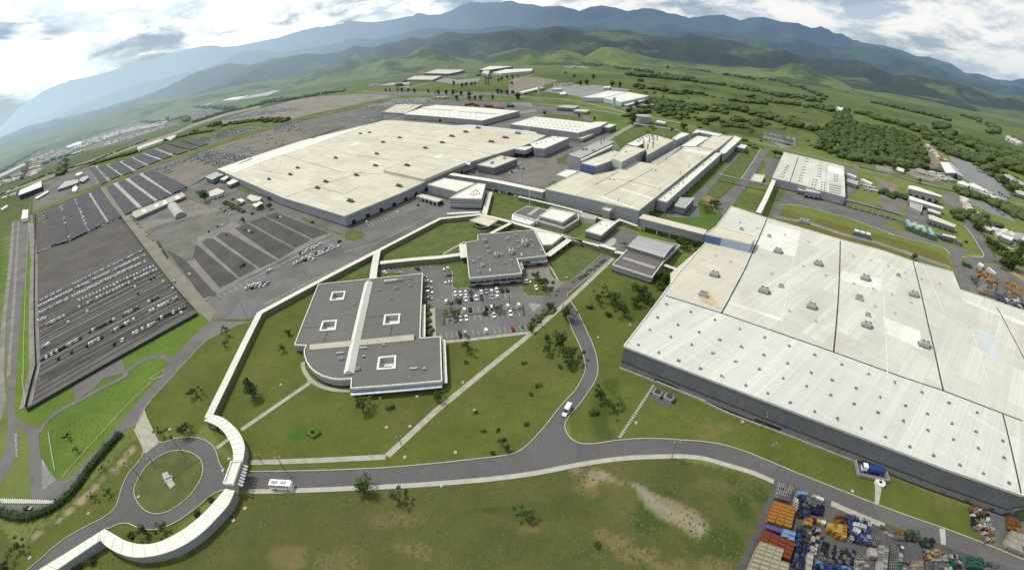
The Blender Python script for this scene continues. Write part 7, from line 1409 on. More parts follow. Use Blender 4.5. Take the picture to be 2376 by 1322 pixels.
# ------------------------------------------------------------------ storage yard, lamp posts, town
CR = {n: plain('crate_'+n, c, .75, 0, .22, .8) for n, c in dict(orange=(0.288, 0.128, 0.024), red=(0.152, 0.036, 0.018), beige=(0.304, 0.272, 0.188), blue=(0.028, 0.048, 0.168), navy=(0.012, 0.016, 0.056), sky=(0.152, 0.248, 0.416), violet=(0.080, 0.080, 0.208), grey=(0.176, 0.168, 0.160), pale=(0.320, 0.304, 0.280), white=(0.528, 0.528, 0.528), black=(0.024, 0.024, 0.028), green=(0.024, 0.080, 0.056), steel=(0.128, 0.124, 0.120), wood=(0.368, 0.256, 0.120), tan=(0.264, 0.200, 0.120), rust=(0.160, 0.068, 0.024), yellow=(0.368, 0.288, 0.056)).items()}
CP = {}
def crate_proto(style, col_, sx, sy, sz):
    """a unit container of size sx,sy,sz with its own recognisable parts"""
    key = (style, col_, round(sx, 1), round(sy, 1), round(sz, 1))
    if key in CP: return CP[key]
    m = CR[col_]
    if style == 'crate':          # folding container: tub, ribbed walls, lid lip
        r = G().ring([(-sx/2, -sy/2), (sx/2, -sy/2), (sx/2, sy/2), (-sx/2, sy/2)], .12, 0, .12, sz).obj('crate_stack', m)
        k = [(G().box((0, 0), sx*.9, sy*.9, sz*.82, 0, z0=.12).obj('lid', m, r, False), [])]
        g = G()
        for t in (-.3, 0, .3):
            for s in (-1, 1): g.box((sx*t, s*(sy/2+.03)), .12, .08, sz*.85, 0, z0=.15)
        for z in (.33, .66): g.ring([(-sx/2, -sy/2), (sx/2, -sy/2), (sx/2, sy/2), (-sx/2, sy/2)], -.0, .07, sz*z, sz*z+.1)
        k.append((g.obj('ribbing', m, r, False), []))
        for x in (-.4, .4): k.append((G().box((sx*x, 0), .2, sy*.9, .12, 0, z0=0).obj('runner', CR['black'], r, False), []))
    elif style == 'rack':         # open steel rack with two decks
        g = G()
        for x in (-1, 1):
            for y in (-1, 1): g.box((x*(sx/2-.06), y*(sy/2-.06)), .14, .14, sz, 0, z0=0)
        for z in (.15, sz-.12):
            for y in (-1, 1): g.box((0, y*(sy/2-.06)), sx, .12, .12, 0, z0=z)
            for x in (-1, 0, 1): g.box((x*(sx/2-.06), 0), .12, sy-.26, .12, 0, z0=z+.005)
        r = g.obj('steel_rack', m); k = [(G().box((0, 0), sx*.9, sy*.86, .08, 0, z0=.29).obj('deck', CR['black'], r, False), []), (G().box((sx*.08, 0), sx*.55, sy*.6, sz*.4, .1, z0=.38).obj('load', CR['steel'], r, False), [])]
    else:                         # scrap item: bin with heaped load
        r = G().ring([(-sx/2, -sy/2), (sx/2, -sy/2), (sx/2, sy/2), (-sx/2, sy/2)], .08, 0, 0, sz*.75).obj('scrap_bin', m)
        g = G(); R = random.Random(len(CP))
        for _ in range(7): g.box((R.uniform(-.3, .3)*sx, R.uniform(-.3, .3)*sy), R.uniform(.2, .6)*sx, R.uniform(.15, .4)*sy, R.uniform(.3, .6)*sz, R.uniform(0, 3), z0=R.uniform(0, .5)*sz)
        k = [(g.obj('load', m, r, False), [])]
    CP[key] = [r, k, False]; return CP[key]
def put(style, col_, x, y, rot, sx, sy, sz, label, group, z=None):
    p = crate_proto(style, col_, sx, sy, sz); z = zat(x, y)+.02 if z is None else z
    cat = {'crate': 'crate stack', 'rack': 'rack'}.get(style, 'bin')
    if not p[2]: p[2] = True; p[0].location = (x, y, z); p[0].rotation_euler = (0, 0, rot); return tag(p[0], label, cat, group)
    return dup(p[0], p[1], x, y, rot, label, group, z)
def grid(spec_, nu, nv, style, cols, h, where, group, gap=.9, drop=0.0, jit=0.0):
    q = P(spec_, h*.8); a = ang(q[0], q[1]); k = 0; q = [tuple(p) for p in q]
    sx = (dist(q[0], q[1])+dist(q[3], q[2]))/2/nu*gap; sy = (dist(q[0], q[3])+dist(q[1], q[2]))/2/nv*gap
    for j in range(nv):
        for i in range(nu):
            if random.random() < drop: continue
            c = quad_at(q, (i+.5)/nu, (j+.5)/nv); col_ = random.choice(cols); hh = h*random.choice((.8, 1, 1.0, 1.2)) if jit else h
            nm = {'crate': 'crate stack', 'rack': 'open rack', 'bin': 'bin'}[style]
            put(style, col_, c[0]+random.gauss(0, jit), c[1]+random.gauss(0, jit), a+random.gauss(0, jit*.3), round(sx, 1), round(sy, 1), hh, ('%s %s, %s row, %s along, %s' % (col_, nm, nth(j), nth(i), where)), group)
SG = 'containers stacked in the storage yard'
grid('r 610,130 820,190 770,395 560,330', 4, 4, 'rack', ('pale', 'grey', 'pale'), 2.2, 'in the grey frame block', SG)
grid('r 575,385 852,470 795,755 450,650', 3, 6, 'crate', ('orange',), 2.6, 'in the orange block', SG, .95)
grid('r 452,690 690,762 660,825 432,752', 4, 1, 'crate', ('violet',), 1.6, 'in the violet strip', SG)
grid('r 430,775 850,960 775,1195 342,950', 4, 4, 'crate', ('red',), 2.4, 'in the rust-red block', SG, .95)
grid('r 365,935 695,1045 640,1200 300,1080', 3, 3, 'crate', ('beige',), 2.8, 'in the upper beige block', SG, .93)
grid('r 300,1085 760,1235 740,1480 190,1330', 4, 4, 'crate', ('beige',), 2.6, 'in the lower beige block', SG, .93)
grid('r 690,765 855,805 835,950 660,850', 2, 2, 'crate', ('sky',), 2.0, 'in the sky-blue group', SG)
grid('r 880,248 1015,255 1010,305 880,290', 2, 1, 'crate', ('sky',), 2.6, 'at the top by the road', SG)
grid('r 905,320 1065,365 1040,590 905,585', 4, 6, 'rack', ('navy', 'blue', 'navy', 'grey'), 2.4, 'in the navy rack block', SG, .95, .1, .12)
grid('r 1090,290 1245,350 1235,385 1085,320', 3, 1, 'crate', ('pale', 'white'), 1.4, 'in the pale strip by the road', SG)
grid('r 1090,400 1260,440 1230,560 1060,540', 3, 3, 'bin', ('black', 'navy', 'steel'), 1.6, 'among the black bins', SG, .92, .05, .12)
grid('r 860,330 900,360 880,560 820,400', 1, 5, 'bin', ('pale', 'steel', 'white'), 1.4, 'in the narrow left column', SG, .8)
grid('r 980,590 1090,620 1080,730 960,700', 2, 2, 'crate', ('orange', 'rust', 'tan'), 1.8, 'in the small rusty group', SG)
grid('r 1080,610 1270,655 1260,700 1080,660', 3, 1, 'crate', ('yellow', 'white', 'black'), 1.8, 'in the yellow and white strip', SG)
grid('r 1300,690 1555,715 1540,900 1290,800', 4, 4, 'crate', ('orange', 'orange', 'yellow'), 2.4, 'in the amber block', SG, .95, .05)
grid('r 1400,580 1530,570 1535,700 1410,700', 3, 3, 'bin', ('orange', 'rust', 'red'), 2.0, 'above the amber block', SG, .8, .2, .2)
grid('r 1560,560 1870,650 1860,960 1600,900', 6, 7, 'rack', ('blue', 'blue', 'navy', 'white', 'sky', 'blue'), 2.2, 'in the blue rack block', SG, .93, .04, .1)
grid('r 1660,680 1820,720 1800,760 1650,720', 3, 1, 'crate', ('white',), 3.0, 'on top of the blue block', SG)
grid('r 1640,730 1740,790 1720,830 1640,790', 2, 1, 'crate', ('white',), 3.0, 'in the white pair', SG)
grid('r 890,720 1060,780 1000,1000 870,900', 3, 4, 'rack', ('navy', 'black', 'blue'), 2.0, 'beside the sky-blue group', SG, .85, .15, .2)
grid('r 1080,730 1250,770 1230,900 1060,850', 5, 2, 'bin', ('pale', 'steel', 'navy'), 1.6, 'in the tangle of poles', SG, .7, .1, .25)
grid('r 1080,840 1180,880 1140,1180 1050,1120', 2, 6, 'crate', ('white', 'beige', 'pale', 'navy'), 1.8, 'in the white column', SG, .8, .1, .1)
grid('r 870,950 1040,1000 980,1330 800,1260', 4, 6, 'rack', ('navy', 'blue', 'navy', 'steel'), 2.0, 'in the lower navy block', SG, .9, .12, .15)
grid('r 1020,1090 1100,1110 1060,1330 980,1330', 1, 3, 'crate', ('beige', 'pale'), 2.4, 'in the pale lower column', SG)
grid('r 1240,930 1680,1060 1640,1250 1180,1180', 9, 5, 'bin', ('black', 'steel', 'navy', 'black', 'steel'), 1.0, 'in the low dark scrap field', SG, .95, .03, .15)
grid('r 1150,1200 1660,1290 1640,1420 1080,1380', 9, 4, 'bin', ('blue', 'sky', 'blue', 'navy'), 1.6, 'in the blue scrap strip', SG, .94, .03, .15)
grid('s 250,850 385,880 340,1000 215,960', 2, 3, 'rack', ('grey', 'steel'), 2.0, 'at the head of the grey columns', SG)
grid('s 245,1020 345,1040 335,1150 235,1130', 2, 1, 'crate', ('pale',), 2.4, 'in the pale pair', SG)
grid('s 375,985 500,1015 470,1330 345,1330', 2, 9, 'crate', ('grey', 'pale'), 2.2, 'in the first grey column', SG, .92)
grid('s 530,970 640,1000 615,1330 500,1330', 2, 9, 'rack', ('grey', 'steel'), 2.2, 'in the second grey column', SG, .92)
grid('s 640,1030 700,1050 670,1330 615,1330', 1, 5, 'crate', ('green', 'grey', 'pale'), 2.2, 'in the narrow third column', SG)
grid('s 620,970 710,1010 700,1040 615,1000', 2, 1, 'crate', ('white', 'black'), 1.8, 'above the third column', SG)
grid('s 60,1080 230,1120 220,1330 40,1330', 3, 5, 'bin', ('pale', 'steel', 'grey'), 1.4, 'in the heap left of the columns', SG, .92, .04, .12)
grid('s 700,1160 780,1180 770,1330 690,1330', 1, 4, 'bin', ('white', 'steel', 'pale'), 1.3, 'right of the third column', SG, .92, .04, .12)
grid('s 400,700 490,735 470,760 385,720', 2, 1, 'bin', ('steel', 'black'), 1.2, 'by the broken pavement', SG); grid('s 450,790 610,870 600,900 440,810', 4, 1, 'bin', ('pale', 'white', 'steel'), 1.0, 'on the roadside line', SG, .92, .04, .12)
grid('s 740,790 930,800 900,930 760,900', 2, 3, 'rack', ('black', 'green'), 2.0, 'in the dark pallet group', SG, .85, .1, .2); grid('s 600,790 720,800 700,900 620,880', 2, 2, 'bin', ('rust', 'steel', 'black'), 1.6, 'beside the dark pallet group', SG, .92, .04, .12)
grid('s 950,900 1120,860 1100,1000 960,1010', 3, 2, 'bin', ('green', 'black', 'green'), 1.4, 'in the green roadside heap', SG, .85, .1, .3)
grid('s 960,1030 1300,1060 1320,1200 1000,1180', 6, 4, 'bin', ('pale', 'rust', 'tan', 'yellow', 'steel'), 1.3, 'in the rubble by the road', SG, .85, .05, .25)
grid('s 800,1180 960,1200 980,1330 820,1330', 3, 3, 'crate', ('grey', 'tan', 'steel'), 1.6, 'low in the middle', SG, .92, .04, .12); grid('s 1000,1210 1250,1240 1240,1330 1000,1330', 4, 2, 'rack', ('steel', 'grey', 'white'), 1.6, 'at the bottom edge', SG, .92, .04, .12)
grid('s 1350,1090 1500,1140 1480,1330 1280,1330', 4, 4, 'bin', ('green', 'steel', 'black', 'pale'), 1.3, 'near the right road edge', SG, .85, .06, .25)
grid('s 1600,1130 1790,1170 1780,1290 1590,1290', 3, 3, 'crate', ('green',), 2.2, 'in the green block', SG, .9, .05, .1); grid('s 1800,1200 2050,1270 2040,1360 1790,1330', 4, 2, 'bin', ('green', 'black', 'steel'), 1.6, 'right of the green block', SG, .92, .04, .12)
SC2 = 'scrap stored beside the right hall'
grid('s 1640,420 1890,470 1880,800 1640,740', 5, 8, 'bin', ('steel', 'rust', 'pale', 'tan', 'white', 'black'), 1.5, 'in the scrap bay by the hall', SC2, .8, .08, .3)
grid('s 1780,800 1960,720 1950,920 1800,930', 3, 4, 'bin', ('rust', 'tan', 'steel', 'pale'), 1.4, 'at the mouth of the scrap bay', SC2, .8, .08, .3)
grid('s 2130,600 2300,640 2280,790 2130,760', 3, 3, 'crate', ('rust', 'orange'), 1.6, 'in the rusty group right of the bay', SC2, .85, .05, .2)
grid('s 2200,800 2420,870 2300,1080 2080,980', 5, 3, 'crate', ('beige', 'pale'), 2.0, 'in the pale ribbed block', SC2, .9)
WY = 'wood and scrap in the eastern yard'
grid('u 1700,700 1980,830 1960,960 1730,820', 7, 5, 'bin', ('wood', 'tan', 'rust', 'wood'), 2.2, 'in the upper wood heap', WY, .9, .1, .6); grid('u 2110,880 2320,960 2310,1080 2080,1020', 5, 5, 'bin', ('wood', 'orange', 'tan', 'wood'), 2.2, 'in the right wood heap', WY, .9, .08, .6)
grid('u 1640,820 1740,850 1730,930 1640,890', 3, 2, 'rack', ('green', 'steel'), 2.2, 'left of the wood heap', WY, .8, .1, .4); grid('u 1730,920 1980,960 1960,1100 1730,1050', 6, 5, 'bin', ('steel', 'grey', 'tan', 'pale'), 1.8, 'in the middle scrap heap', WY, .8, .12, .6)
grid('u 1980,1000 2120,1050 2100,1180 1960,1120', 4, 3, 'bin', ('grey', 'steel', 'violet'), 1.8, 'between the scrap heaps', WY, .8, .12, .6); grid('u 2100,1090 2320,1120 2320,1250 2180,1230', 5, 4, 'bin', ('white', 'navy', 'steel', 'grey'), 1.8, 'in the lowest scrap heap', WY, .8, .12, .6)
for s_, lb in (('u 1520,600 1560,610 1650,650 1635,680 1530,640', 'dark green container at the yard entrance'), ('u 1730,640 1765,645 1810,680 1790,695 1735,665', 'white container above the wood heap'), ('u 1850,700 1880,705 1975,780 1960,790', 'white lorry trailer in the eastern yard')):
    b = B('container', lb, 'container', s_, 3, CR['green'] if 'green' in lb else WALL_LIGHT, plain('olive_top', (.10, .11, .04)) if 'green' in lb else TRIM, par=0, base=None); b.openings(b.near_edge(), 2, .2, 2.6, .4, 'door', TRIM_GREY)
# cooling plant: rows of green cells
cp_ = None
for j in range(2):
    for i in range(4):
        c = at('u', 745+i*100+j*25, 150+i*38+j*45); lb = 'green cooling cell, %s from the left in the %s row of the plant' % (nth(i), ('back', 'front')[j]); a = RH.a
        if cp_ is None:
            r = tag(empty('cooling_tower', *c, a), lb, 'cooling tower', 'green cooling cells'); k = []
            k.append((G().box((0, 0), 9, 7, 3.2, 0, z0=1.2).obj('casing', plain('grey_green', (.10, .145, .12)), r, False), [])); k.append((G().box((0, 0), 8, 6, 1.2, 0, z0=0).obj('base', WALL_DARK, r, False), []))
            for s in (-1, 1): k.append((G().cyl((s*2.2, 0), 1.9, 4.4, 5.6, 16, 1.6).obj('fan_stack', plain('pale_green', (.28, .42, .34)), r, False), []))
            cp_ = (r, k)
        else: dup(cp_[0], cp_[1], c[0], c[1], a, lb, 'green cooling cells')
for i in range(5):
    c = at('u', 1150+i*75, 290+i*26); r = tag(empty('pump_unit', *c, RH.a), '%s dark pump unit right of the cooling plant' % nth(i), 'pump', 'pump units right of the cooling plant')
    G().box((0, 0), 5, 5, 3, 0, z0=0).obj('casing', WALL_DARK, r, False); G().box((0, 0), 5.4, 1, 3.4, 0, z0=0).obj('pipe_frame', CR['yellow'] if i % 2 else STEEL, r, False)
#  the right hall roof (service frames), transformers
for i, (x, y) in enumerate(((2128, 130), (2205, 160))):
    c = at('h', x, y); r = tag(empty('transformer', *c, FH.a), '%s grey transformer in the pit beside the right hall' % ('left', 'right')[i], 'transformer', 'transformers beside the right hall')
    G().box((0, 0), 3.4, 3.4, 1.8, 0, z0=.1).obj('tank', WALL_GREY, r, False); G().box((0, 0), 2.2, 2.2, .5, 0, z0=1.91).obj('top_grille', SEAM, r, False)
    for s in (-1, 1): G().box((s*2.0, 0), .5, 2.8, 1.5, 0, z0=.2).obj('radiator', UNIT_G, r, False)
sheet('yard', P('h 2060,140 2140,80 2255,150 2210,230'), .1, asphalt_mat('pit_floor', (.10, .095, .085)))
for i, (x, y) in enumerate(((1205, 340), (1870, 350))): pass
c = at('v', 1890, 1230); r = tag(empty('air_unit', *c, FH.a), 'white compressor set on the strip behind the right hall', 'machine'); G().box((0, 0), 14, 5, 3.4, 0, z0=.2).obj('casing', WALL_DARK, r, False)
for k in (-1, 0, 1): G().box((k*4.6, 0), 3.6, 4.4, .8, 0, z0=3.61).obj('hood', TRIM, r, False)
c = at('v', 1110, 1040); r = tag(empty('air_unit', *c, FH.a), 'small pipework skid at the far edge of the right hall', 'machine'); G().box((0, 0), 9, 4, 1.2, 0, z0=.1).obj('frame', STEEL, r, False)
for k in range(3): G().cyl((k*2.6-2.6, 0), 1.0, 1.3, 3.2, 12).obj('tank', WALL_PALEBLUE, r, False)
# antenna mast and light masts
def mast(t, x, y, h, lb, lattice=False, mat=None):
    c = at(t, x, y); r = tag(empty('mast' if lattice else 'lamp_post', c[0], c[1], random.uniform(0, 3), zat(*c)), lb, 'mast' if lattice else 'lamp post')
    if lattice:
        for s in range(3): a = s*2.094; G().bar((math.cos(a)*.45, math.sin(a)*.45, 0), (math.cos(a)*.3, math.sin(a)*.3, h), .09).obj('leg', mat or TRIM, r, False)
        g = G()
        for k in range(int(h/1.2)):
            for s in range(3): a, b = s*2.094, (s+1)*2.094; g.bar((math.cos(a)*.4, math.sin(a)*.4, k*1.2), (math.cos(b)*.4, math.sin(b)*.4, k*1.2+1.2), .05, n=4)
        g.obj('bracing', mat or TRIM, r, False)
    else:
        G().cyl((0, 0), .16, 0, h, 8, .09).obj('pole', mat or UNIT_G, r, False); G().box((0, 0), 1.6, .12, .12, 0, z0=h).obj('arm', UNIT_G, r, False)
        for s in (-1, 1): G().box((s*.9, 0), .6, .32, .14, 0, z0=h-.02).obj('lamp', TRIM_GREY, r, False)
    return r
mast('n', 1638, 590, 15, 'white lattice mast beside the low dark auditorium', True)
mast('x', 1600, 750, 26, 'thin grey mast in front of the far white hall', True, STEEL)
LP_ = [('d', 1690, 920, 10.7, 'lamp post at the apron corner near the walkway bend'), ('g', 1240, 520, 8, 'lamp post at the top of the roundabout ring'), ('g', 955, 690, 8, 'lamp post at the left of the roundabout ring'), ('g', 1945, 645, 8, 'lamp post beside the front road above the coach'), ('h', 2228, 560, 9, 'lamp post on the pavement right of the junction'),
    ('e', 1125, 800, 9, 'lamp post in the middle of the car park'), ('m', 1310, 560, 9, 'lamp post at the right of the planted strip'), ('g', 1048, 595, 4, 'short dark lamp on the inner roundabout edge'), ('d', 2240, 370, 10, 'lamp post at the corner of the net lots'), ('d', 1490, 770, 9, 'lamp post at the foot of the net lots'), ('p', 895, 860, 24, 'tall lamp mast in the paved court'), ('p', 910, 560, 12, 'pale lamp mast at the far side of the paved court'),
    ('p', 700, 1070, 6, 'short lamp post on the court lawn'), ('d', 1330, 200, 10, 'lamp post by the hangar apron'), ('z', 1345, 640, 10, 'lamp post on the worn yard'), ('d', 2080, 610, 10, 'lamp post beside the long walkway'), ('v', 2030, 290, 14, 'yellowish mast in the wooded plot'), ('v', 1510, 160, 14, 'thin mast behind the skylight hall'), ('m', 610, 310, 6, 'lamp post at the lower edge of the court lawn'), ('i', 600, 560, 8, 'lamp post where the upper kerb ends'),
    ('i', 560, 350, 7, 'lamp post at the foot of the right hall'), ('h', 385, 470, 5, 'lamp post on the diagonal footpath'), ('g', 1780, 580, 4, 'short lamp beside the lower footpath'), ('i', 400, 250, 5, 'short lamp at the wall strip of the right hall')]
for t, x, y, h, lb in LP_: mast(t, x, y, h, lb)
# fence along the west edge of the lot and the low edge
fr = tag(empty('fence', *at('F', 250, 842)), 'low mesh fence along the lower edge of the big left lot', 'fence'); G().ribbon(P('F 65,955 255,846 461,731'), .08, 0, 1.9).obj('mesh_panel', SEAM, fr)
fr = tag(empty('fence', *at('F', 300, 560)), 'dark wire fence between lot and lane', 'fence'); G().ribbon(P('F 228,438 289,516 374,630 452,722'), .10, 0, 2.2).obj('mesh_panel', SEAM, fr)
fr = tag(empty('fence', *at('F', 80, 700)), 'fence along the left side of the big lot', 'fence'); G().ribbon(P('F 83,500 82,600 86,850 62,948'), .08, 0, 2.0).obj('mesh_panel', SEAM, fr)
# statue-like marker on the roundabout
c = at('g', 1150, 700); r = tag(empty('sign_plinth', *c, .6), 'low stone plinth with a slab in the middle of the roundabout', 'plinth'); G().box((0, 0), 3.0, 2.2, .2, 0, z0=.05).obj('base', TRIM_GREY, r, False); G().box((0, .4), 2.4, .7, .3, 0, z0=.4).obj('slab', TRIM_GREY, r, False)
c = at('i', 1362, 735); r = tag(empty('manhole_tank', *c), 'round white concrete tank at the end of the short path', 'tank'); G().cyl((0, 0), 1.9, 0, 1.2, 20).obj('shell', TRIM, r, False); G().cyl((0, 0), .6, 1.21, 1.4, 12).obj('hatch', BLACK, r, False)
# distant town: individual houses
HM_ = [plain('house_wall_white', (.55, .53, .48)), plain('house_wall_tan', (.44, .38, .30)), plain('house_wall_green', (.40, .44, .38))]; HR = [plain('tile_roof_red', (.30, .16, .10)), plain('roof_pale', (.50, .47, .42)), plain('roof_grey', (.30, .30, .29))]
HPRO = {}
NH = 0; FAR_T = G()
def house(x, y, rot, w, l, h, m, r_, label, group, flat=False):
    key = (m, r_, flat)
    if key not in HPRO:
        o = empty('apartment_block' if flat else 'house', x, y, rot); k = [(G().prism([(-.5, -.5), (.5, -.5), (.5, .5), (-.5, .5)], 0, 1).obj('wall', HM_[m], o, False), [])]
        if flat: k.append((G().box((0, 0), 1.04, 1.04, .06, 0, z0=1.001).obj('roof', HR[r_], o, False), []))
        else: k.append((G().add([(-.56, -.56, 1), (.56, -.56, 1), (.56, .56, 1), (-.56, .56, 1), (-.5, 0, 1.5), (.5, 0, 1.5)], [(0, 1, 5, 4), (2, 3, 4, 5), (1, 2, 5), (3, 0, 4)]).obj('roof', HR[r_], o, False), []))
        k.append((G().box((0, -.5), .7, .02, .3, 0, z0=.4).obj('window', GLASS, o, False), []))
        HPRO[key] = (o, k); o.scale = (w, l, h); tag(o, label, 'apartment block' if flat else 'house', group); return o
    o, k = HPRO[key]; return dup(o, k, x, y, rot, label, group, 0, (w, l, h))
def town(spec_, nu, nv, where, drop=.12, w=(9, 14), h=(3, 5), flat=False, mats=(0, 1), roofs=(0, 1, 1)):
    q = P(spec_); a = ang(q[0], q[1]); k = 0; nm = 'apartment block' if flat else 'house'
    rn = {0: 'red', 1: 'pale', 2: 'grey'}
    for j in range(nv):
        for i in range(nu):
            if random.random() < drop: continue
            c = quad_at(q, (i+.5+random.uniform(-.25, .25))/nu, (j+.5+random.uniform(-.2, .2))/nv); r_ = random.choice(roofs)
            global NH
            if not flat: NH += 1
            if not flat and (NH > 298 or where in ('right quarter of the town', 'works quarter by the highway')):
                NH -= 1; w1, w2, h1 = random.uniform(*w), random.uniform(*w)*.8, random.uniform(*h); t_ = a+random.choice((0, math.pi/2)); FAR_T.box(c, w1, w2, h1, t_, random.choice((0, 1)), z0=0); FAR_T.box(c, w1*1.1, w2*1.1, h1*.4, t_, 2+r_, z0=h1, top=.35); continue
            house(c[0], c[1], a+random.choice((0, math.pi/2))*(0 if flat else 1), random.uniform(*w), random.uniform(*w)*(.8 if not flat else .6), random.uniform(*h), random.choice(mats), r_, '%s-roofed %s, %s street, %s plot, %s' % (rn[r_], nm, nth(j), nth(i), where), 'buildings of the distant town', flat)
town('y 600,560 930,460 960,520 620,640', 5, 2, 'apartment estate by the highway', 0, (22, 32), (12, 17), True, (0, 2), (1,)); town('y 1000,470 1130,430 1140,480 1020,510', 2, 1, 'courtyard estate of the town', 0, (26, 34), (8, 10), True, (0, 2), (1,))
town('y 420,540 760,410 780,440 430,580', 12, 3, 'red-roofed quarter of the town', .1, (9, 13), (3, 4.5), False, (0, 1), (0, 0, 1)); town('y 390,600 580,560 560,640 420,680', 5, 3, 'lower left quarter of the town', .3, (8, 12), (3, 4), False, (0, 1), (0, 1))
town('y 940,360 1600,160 1640,200 1000,430', 20, 6, 'middle quarter of the town', .12, (10, 15), (3.5, 5), False, (0, 1), (1, 1, 2)); town('y 1600,150 2280,20 2300,60 1650,190', 20, 5, 'right quarter of the town', .15, (10, 16), (3.5, 5), False, (0, 1), (1, 2, 1))
town('y 0,850 320,720 330,790 0,920', 8, 3, 'leafy quarter at the far left', .25, (9, 13), (3, 5), False, (0, 1), (1, 1, 2)); town('A 80,430 500,350 520,365 110,450', 8, 1, 'farmsteads beyond the town', .3, (12, 18), (4, 6), False, (0,), (1,)); town('A 850,190 940,205 930,225 860,215', 3, 2, 'hillside hamlet', .1, (14, 20), (5, 7), False, (0,), (1,))
town('t 1000,120 1060,130 1280,320 1200,330', 3, 9, 'crowded eastern sheds', .2, (5, 9), (2, 4), False, (1, 1, 0), (2, 1, 0)); town('t 1040,480 1300,500 1400,620 1180,580', 6, 4, 'jumble below the white warehouse', .15, (4, 8), (2, 4), False, (1, 0), (2, 1)); town('t 1480,840 1560,860 1640,1030 1580,1040', 2, 7, 'row of yard sheds by the eastern road', .1, (5, 8), (2.5, 4), False, (0, 1), (1, 2))
town('t 2120,10 2300,90 2280,120 2130,40', 4, 2, 'village at the far right edge', .1, (14, 20), (5, 7), False, (0,), (1,)); town('t 860,430 1060,490 1040,530 860,480', 6, 2, 'wooded plot', .1, (6, 10), (2, 3), False, (1,), (2,)); town('x 760,85 1090,110 1090,125 770,105', 6, 1, 'white farm sheds on the far plain', .1, (30, 50), (6, 8), True, (0,), (1,)); town('t 350,290 540,280 700,360 500,330', 5, 2, 'wooden sheds above the wooded plot', .1, (6, 12), (3, 4), False, (1,), (2,))
town('w 100,395 220,395 230,420 110,425', 4, 1, 'sheds at the left of the far estate', .1, (16, 24), (5, 7), True, (0,), (2,)); town('w 1010,570 1160,570 1160,600 1030,610', 3, 1, 'yellowish trailers behind the long warehouse', 0, (12, 16), (4, 5), True, (1,), (1,))
for s_, lb, m_ in (('w 1395,625 1500,615 1530,640 1400,660', 'orange-red container group behind the long warehouse', 'rust'), ('w 1520,640 1590,650 1590,665 1525,660', 'short red container row behind the long warehouse', 'red'), ('w 1660,655 1790,665 1790,680 1670,672', 'dark red trailer behind the long warehouse', 'red'), ('w 1780,685 1935,690 1930,712 1790,705', 'bright red container row right of the long warehouse', 'red'), ('w 1970,655 2070,655 2060,675 1975,675', 'green trailer behind the long warehouse', 'green')):
    b = B('container', lb, 'container', s_, 4.5, CR[m_], CR[m_], par=0, base=None); b.openings(b.near_edge(), 3, .2, 4, .1, 'door', SEAM)

# small concrete inspection covers dotted over the lawns
for k, (t, x, y, w_) in enumerate((('h', 805, 45, 'on the big lawn right of the office'), ('h', 493, 140, 'below the right half of the office front'), ('h', 240, 152, 'below the left half of the office front'), ('h', 445, 345, 'on the lawn by the lower diagonal path'), ('h', 285, 352, 'left of the lower diagonal path'), ('h', 410, 555, 'between footpath corner and front road'), ('h', 755, 522, 'on the big lawn above the front road'), ('h', 885, 235, 'with dark pit on the big lawn'), ('h', 660, 748, 'by the pavement under the front road'), ('h', 1985, 320, 'on the narrow lawn in front of the right hall'), ('g', 1672, 902, 'on the meadow outside the curved arm'), ('g', 1592, 985, 'low on the meadow outside the curved arm'), ('g', 205, 1240, 'near the lower left corner'), ('g', 605, 938, 'on the lawn under the dirt strip'), ('g', 1160, 365, 'between two trees north of the roundabout'), ('g', 945, 825, 'inside the roundabout'), ('i', 430, 312, 'beside the wall strip of the right hall'), ('i', 1180, 785, 'on the lawn near the dock path'), ('e', 1945, 952, 'on the grove lawn near the right hall'), ('e', 1725, 1038, 'on the lawn beside the side road top'), ('e', 1512, 628, 'in the right-hand court lawn'), ('g', 1915, 62, 'on the lawn left of the office curve'))):
    c = at(t, x, y); r = tag(empty('inspection_cover', c[0], c[1], random.uniform(0, 3)), 'small pale inspection cover '+w_, 'manhole', 'inspection covers on the lawns'); G().box((0, 0), 1.0, .9, .35, 0, z0=0).obj('frame', TRIM, r, False); G().box((0, 0), .6, .5, .05, 0, z0=.36).obj('lid', UNIT_G, r, False)

# switchyard beyond the paint hall
for k in range(14):
    x, y = 590+(k % 7)*30, 925+(k//7)*30+(k % 7)*7
    c = at('c', x, y); r = tag(empty('switchgear_frame', c[0], c[1], -.3), '%s steel gantry from the left, %s row of the switchyard' % (nth(k % 7), ('back', 'front')[k//7]), 'gantry', 'gantries of the switchyard')
    for s in (-1, 1): G().box((s*5, 0), .8, .8, 9, 0, z0=0).obj('post', STEEL, r, False)
    G().box((0, 0), 11, .7, .7, 0, z0=9).obj('beam', STEEL, r, False); G().box((0, 3), 5, 3, 3, 0, z0=0).obj('transformer', TRIM_GREY, r, False)

